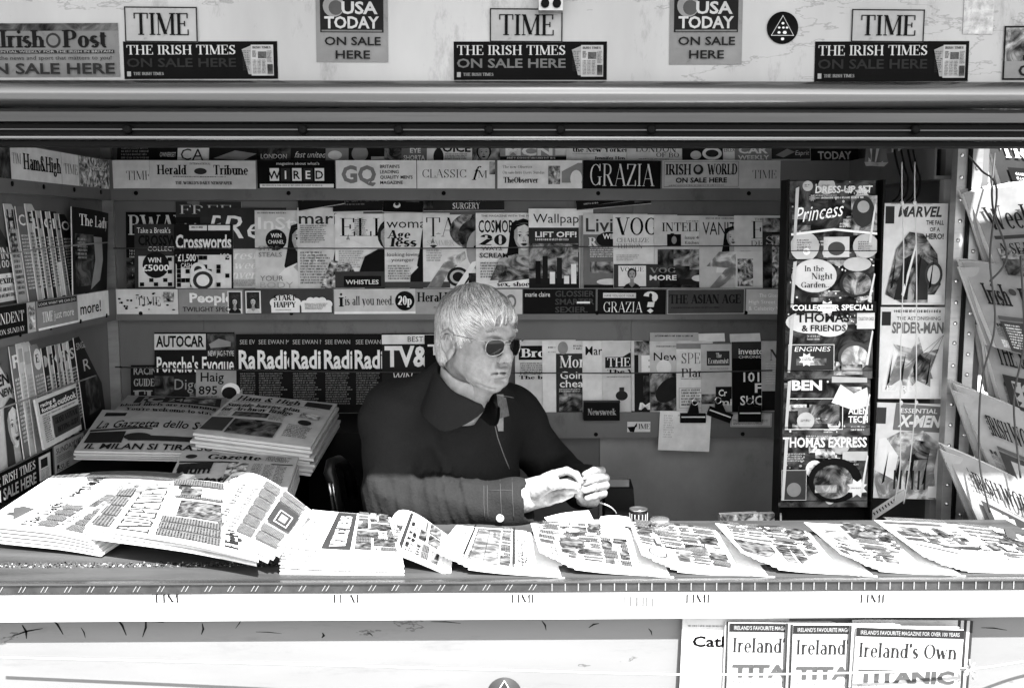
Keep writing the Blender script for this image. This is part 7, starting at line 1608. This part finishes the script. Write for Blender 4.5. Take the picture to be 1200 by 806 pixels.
# ---- collars
NA = (HL(-.055, 0, -.15) - HL(-.035, 0, -.06)).normalized() * -1
NF = (F2 - NA * F2.dot(NA)).normalized(); NL = NA.cross(NF).normalized()
def collar(name, C, r0, r1, h0, hb, hf, mat, thick=.004, gap=18, flare=.0, dip=.045, sx=1.0, parent=None, pt=0.0):
    """standing collar round the neck, open at the front; hb, hf: height at the back and at the points"""
    m = MB(); n_ = 44; mv = 6
    V, F = [], []
    for side in (0, 1):
        for i in range(n_ + 1):
            a = R(gap) + (2 * math.pi - 2 * R(gap)) * i / n_
            c_, s_ = math.cos(a), math.sin(a)
            w_ = (1 + c_) / 2                       # 1 at the front
            for j in range(mv + 1):
                t = j / mv
                rr = r0 + (r1 - r0) * t - side * thick + flare * w_ ** 2 * t
                hh = h0 - dip * w_ + (hb + (hf - hb) * w_) * t
                ed = max(0, 1 - min(i, n_ - i) / 7) ** 1.6
                hh = hh + ed * pt * (1 - t)
                V.append(C + NF * (c_ * rr * (1 + .34 * max(0, c_))) + NL * (s_ * rr * sx) + NA * (hh + .0015 * math.sin(a * 7)))
    st = (n_ + 1) * (mv + 1)
    for i in range(n_):
        for j in range(mv):
            a = i * (mv + 1) + j
            F.append((a, a + mv + 1, a + mv + 2, a + 1)); F.append((st + a, st + a + 1, st + a + mv + 2, st + a + mv + 1))
        a = i * (mv + 1) + mv; F.append((a, a + mv + 1, st + a + mv + 1, st + a))
    for i in (0, n_):
        for j in range(mv):
            a = i * (mv + 1) + j; F.append((a, a + 1, st + a + 1, st + a))
    m.add(V, F, mat, True)
    o = m.build(name, None, man.location); o.parent = parent or man; o.location = (0, 0, 0)
    return o
NC = HL(-.044, 0, -.106)
M_SHIRT = plain('pale_shirt', .24, .8, 0, .25, 60, .2, .2)
collar('shirt_collar', NC, .060, .062, .004, .047, .054, M_SHIRT, .003, 8, .006, .034, 1.0, None, .02)
collar('coat_collar', NC, .090, .074, -.070, .116, .092, M_COAT, .006, 16, .004, .034, 1.0, coat, .085)
# shirt front and lining flap seen in the V of the coat
def patch_on(name, quad, mat, off, thing, n_=5, fn=None):
    (a, b_, c_, d_) = quad
    V = []
    for j in range(n_ + 1):
        for i in range(n_ + 1):
            s, t = i / n_, j / n_
            px = (a[0] * (1 - s) + b_[0] * s) * (1 - t) + (d_[0] * (1 - s) + c_[0] * s) * t
            py = (a[1] * (1 - s) + b_[1] * s) * (1 - t) + (d_[1] * (1 - s) + c_[1] * s) * t
            V.append(hit(px, py, off=off, fn=fn))
    m = MB(); F = [(j * (n_ + 1) + i, j * (n_ + 1) + i + 1, (j + 1) * (n_ + 1) + i + 1, (j + 1) * (n_ + 1) + i) for j in range(n_) for i in range(n_)]
    m.add(V, F, mat, True)
    o = m.build(name, None, man.location); o.parent = thing; o.location = (0, 0, 0)
    return o
patch_on('shirt_front', ((584, 505), (590, 505), (590, 462), (574, 462)), M_SHIRT, .0035, man)
patch_on('lining_flap', ((580, 492), (597, 487), (593, 466), (583, 463)), plain('quilted_lining', .10, .8, 0, .5, 90), .006, man)

# ---- hair
def zline(x):
    return np.interp(x, [-.12, -.085, -.05, -.034, -.020, .004, .012, .020, .030, .044, .06, .075, .10], [-.060, -.060, -.045, -.020, .024, .030, .004, -.002, .034, .058, .068, .074, .078])
hs = Field(); hs.ell((-.014, 0, .048), (.108, .084, .098), .01); hs.ell((.030, 0, .058), (.066, .066, .052), .03); hs.ell((-.055, 0, -.02), (.060, .064, .060), .03)
def shell(X):
    n_ = np.sin(X[:, 1] * 190 + X[:, 0] * 60) * .0012 + np.sin(X[:, 1] * 420 - X[:, 2] * 90) * .0006
    return hs.ev(X) + n_
def hair_fn(X):
    y = np.abs(X[:, 1])
    cut = zline(X[:, 0] + .0) + .012 * np.sin(X[:, 1] * 60 + 1.0) * (X[:, 0] > .05) - X[:, 2]
    return np.maximum(shell(X), cut * .75)
M_HAIR = [plain('hair_light', .72, .5, 0, .3, 120, 0, .35), plain('hair_mid', .5, .5, 0, .3, 120, 0, .35), plain('hair_dark', .12, .5, 0, .3, 120, 0, .3)]
av, aq = surface(hair_fn, (-.14, -.11, -.10), (.12, .11, .16), .0026)
rg = np.random.default_rng(5)
N = 17000
sel = av[rg.integers(0, len(av), N)]
ok = (shell(sel) > -.0035) & (sel[:, 2] > zline(sel[:, 0]) + .004)
S = sel[ok]
def grad(X, e=.001):
    g_ = np.stack([shell(X + np.array([e, 0, 0])) - shell(X - np.array([e, 0, 0])), shell(X + np.array([0, e, 0])) - shell(X - np.array([0, e, 0])), shell(X + np.array([0, 0, e])) - shell(X - np.array([0, 0, e]))], 1)
    return g_ / np.maximum(np.linalg.norm(g_, axis=1, keepdims=True), 1e-6)
lift = rg.uniform(.0002, .0020, len(S)); wid = rg.uniform(.00018, .00042, len(S)); jit = rg.normal(0, .07, (len(S), 3))
path = []; pcur = S.copy(); nst = 9
for k in range(nst):
    nr = grad(pcur)
    pcur = pcur - nr * shell(pcur)[:, None] + nr * (lift * math.sin(math.pi * (k + .6) / nst))[:, None]
    path.append((pcur.copy(), nr.copy()))
    # combed: from the crown forward and down over the near side, back of the head straight down
    fr = np.clip((pcur[:, 0] + .05) / .10, 0, 1)[:, None]
    side = np.sign(pcur[:, 1:2]) * .25
    dirv = fr * np.array([.80, -.30, -.30]) + (1 - fr) * np.array([-.12, 0, -1.0]) + np.concatenate([0 * side, side * (1 - fr), 0 * side], 1)
    low = np.clip((.05 - pcur[:, 2]) / .06, 0, 1)[:, None]
    dirv = dirv * (1 - low * .6) + low * .6 * np.array([-.25, 0, -.9]) + jit
    dirv -= nr * (dirv * nr).sum(1, keepdims=True)
    dirv /= np.maximum(np.linalg.norm(dirv, axis=1, keepdims=True), 1e-6)
    pcur = pcur + dirv * .0048
parts_ = [(HLn(av), aq, 1)]
cls = rg.choice([0, 1, 2], len(S), p=[.55, .30, .15])
dark_more = rg.random(len(S)) < np.clip((path[0][0][:, 2] - .085) / .05, 0, .45)      # darker strands left on the crown
cls = np.where(dark_more, 2, cls)
for c_ in range(3):
    idx = np.where(cls == c_)[0]
    V = []; Q = []
    for k in range(nst):
        p_, n_ = path[k]
        nx = path[min(k + 1, nst - 1)][0] - path[max(k - 1, 0)][0]
        sd = np.cross(nx, n_); sd /= np.maximum(np.linalg.norm(sd, axis=1, keepdims=True), 1e-6)
        wk = wid * (1 - .75 * (k / (nst - 1)) ** 2)
        V.append(p_[idx] - sd[idx] * wk[idx, None]); V.append(p_[idx] + sd[idx] * wk[idx, None])
    V = np.stack(V, 1)                      # (n, 2*nst, 3)
    nn = len(idx)
    base = (np.arange(nn) * 2 * nst)[:, None]
    for k in range(nst - 1):
        Q.append(base + np.array([[2 * k, 2 * k + 1, 2 * k + 3, 2 * k + 2]]))
    parts_.append((HLn(V.reshape(-1, 3)), np.concatenate(Q), c_))
organic('hair', parts_, M_HAIR, man, J['pel'])
# mouth line
def head_hit(y, z):
    xs = np.linspace(.12, .05, 400); D = head_fn(np.stack([xs, np.full(400, y), np.full(400, z)], 1))
    return xs[int(np.argmax(D < 0))]
m = MB(); m.tube([HL(head_hit(y, z) + .0016, y, z) for y, z in ((-.027, -.0655), (-.020, -.0630), (-.010, -.0612), (0, -.0618), (.010, -.0612), (.020, -.0630), (.027, -.0655))], .001, plain('mouth_line', .03, .7), 6, True, [.0006, .001, .0012, .0012, .0012, .001, .0006])
o = m.build('mouth', None, man.location); o.parent = man; o.location = (0, 0, 0)
# eyebrows
m = MB(); rn = random.Random(8)
for q in (-1, 1):
    for i in range(120):
        t = rn.random(); y = q * (.014 + .034 * t); z = .031 + .006 * math.sin(t * 2.6) + rn.uniform(-.0045, .0045); x = .0935 - .012 * t * t - .001
        a = HL(x, y, z); b_ = HL(x + .002, y + q * .006, z + .0025)
        m.tube([a, (a + b_) / 2 + Vector((0, -.0008, .0004)), b_], .00035, M_HAIR[rn.choice((1, 2, 1))], 4)
o = m.build('eyebrows', None, man.location); o.parent = man; o.location = (0, 0, 0)

# ---- sunglasses: a thing worn
sg = empty('sunglasses', HL(.095, 0, .006), 'dark aviator sunglasses with thin metal rims on the seller face', 'sunglasses')
M_LENS = plain('dark_lens', .004, .05, 0, .02, 1, 0, .28); M_RIM = plain('rim_metal', .35, .2, .95, .1, 30)
def lens_pt(q, a, k=1.0):
    c_, s_ = math.cos(a), math.sin(a)
    ry = .0245 * (abs(c_) ** .8) * (1 if c_ > 0 else -1); rz = .0172 * (abs(s_) ** .85) * (1 if s_ > 0 else -1)
    if s_ < 0: rz *= 1.18; ry = ry * (1 + .10 * s_) + .004 * s_ * -1
    y, z = ry * k, rz * k
    bow = .0045 * ((y / .0285) ** 2 + (z / .024) ** 2)
    wrap = math.tan(R(12))
    yy = .0315 + y
    return HL(.1055 - max(0, yy - .006) * wrap * 1.15 - bow + (-.10) * (-z) * .8, q * yy, .001 + z)
for q in (-1, 1):
    m = MB(); nA = 36
    rings = [[lens_pt(q, 2 * math.pi * i / nA, k) for i in range(nA)] for k in (.25, .5, .75, 1.0)]
    V = [lens_pt(q, 0, 0.0)] + [v for r_ in rings for v in r_]
    F = [(0, 1 + i, 1 + (i + 1) % nA) for i in range(nA)] + [(1 + r_ * nA + i, 1 + (r_ + 1) * nA + i, 1 + (r_ + 1) * nA + (i + 1) % nA, 1 + r_ * nA + (i + 1) % nA) for r_ in range(3) for i in range(nA)]
    m.add(V, F, M_LENS, True)
    ln = part(m, 'lens', sg)
    m = MB(); m.tube([lens_pt(q, 2 * math.pi * i / nA, 1.01) for i in range(nA + 1)], .0012, M_RIM, 6, False); part(m, 'rim', sg)
    m = MB(); pts = [lens_pt(q, R(28), 1.03), HL(.086, q * .0705, .016), HL(.070, q * .0745, .016), HL(.03, q * .0765, .020), HL(-.004, q * .0855, .024), HL(-.022, q * .0905, .018), HL(-.032, q * .0900, .002)]
    m.tube(pts, .0012, M_RIM, 6); part(m, 'temple', sg)
m = MB(); m.tube([lens_pt(-1, R(140), 1.0), HL(.108, 0, .018), lens_pt(1, R(140), 1.0)], .0012, M_RIM, 6)
m.tube([lens_pt(-1, R(165), 1.0), HL(.108, 0, .009), lens_pt(1, R(165), 1.0)], .0011, M_RIM, 6); part(m, 'bridge', sg)

# small slip held between the fingers
m = MB(); a, b_ = P(676, 561, 2.405), P(690, 560, 2.41)
m.box((a + b_) / 2, (.026, .012, .0012), M_WHITE, Matrix.Rotation(R(-25), 3, 'Y'))
tag(m.build('paper_slip', None, (a + b_) / 2), 'tiny white slip pinched between the seller fingertips', 'slip')

# ---- chair behind him
ch = empty('chair', (P(400, 600, 2.72).x + .2, 2.78, .15), 'black chair with a shiny curved frame behind the seller elbow', 'chair')
M_CH = plain('black_vinyl', .008, .3, 0, .3, 20, .1, .2)
m = MB(); m.tube([P(399, 640, 2.66), P(397, 600, 2.66), P(392, 570, 2.66), P(386, 553, 2.66), P(388, 543, 2.67), P(397, 540, 2.70), P(408, 548, 2.78), P(414, 580, 2.84)], .016, M_CH, 12); part(m, 'back_frame', ch)
m = MB(); m.tube([P(391, 600, 2.635), P(388, 580, 2.635), P(386, 566, 2.635)], .004, M_RIVET, 6); m.tube([P(396, 600, 2.635), P(392, 580, 2.635), P(390, 566, 2.635)], .0025, M_RIVET, 6)
part(m, 'frame_highlight', ch)  # bright thin tubes modelled as the highlight along the black frame
sx_, sy_ = J['pel'].x, J['pel'].y
m = MB(); m.box((sx_ + .02, sy_, J['pel'].z - .19), (.44, .42, .06), M_CH); part(m, 'seat', ch)
m = MB(); m.tube([(sx_, sy_, J['pel'].z - .2), (sx_, sy_, .2)], .025, M_STEEL); part(m, 'post', ch)
for k in range(5):
    m = MB(); a_ = R(k * 72); m.tube([(sx_, sy_, .2), (sx_ + .25 * math.cos(a_), sy_ + .25 * math.sin(a_), .17)], .014, M_CH); part(m, 'leg', ch)
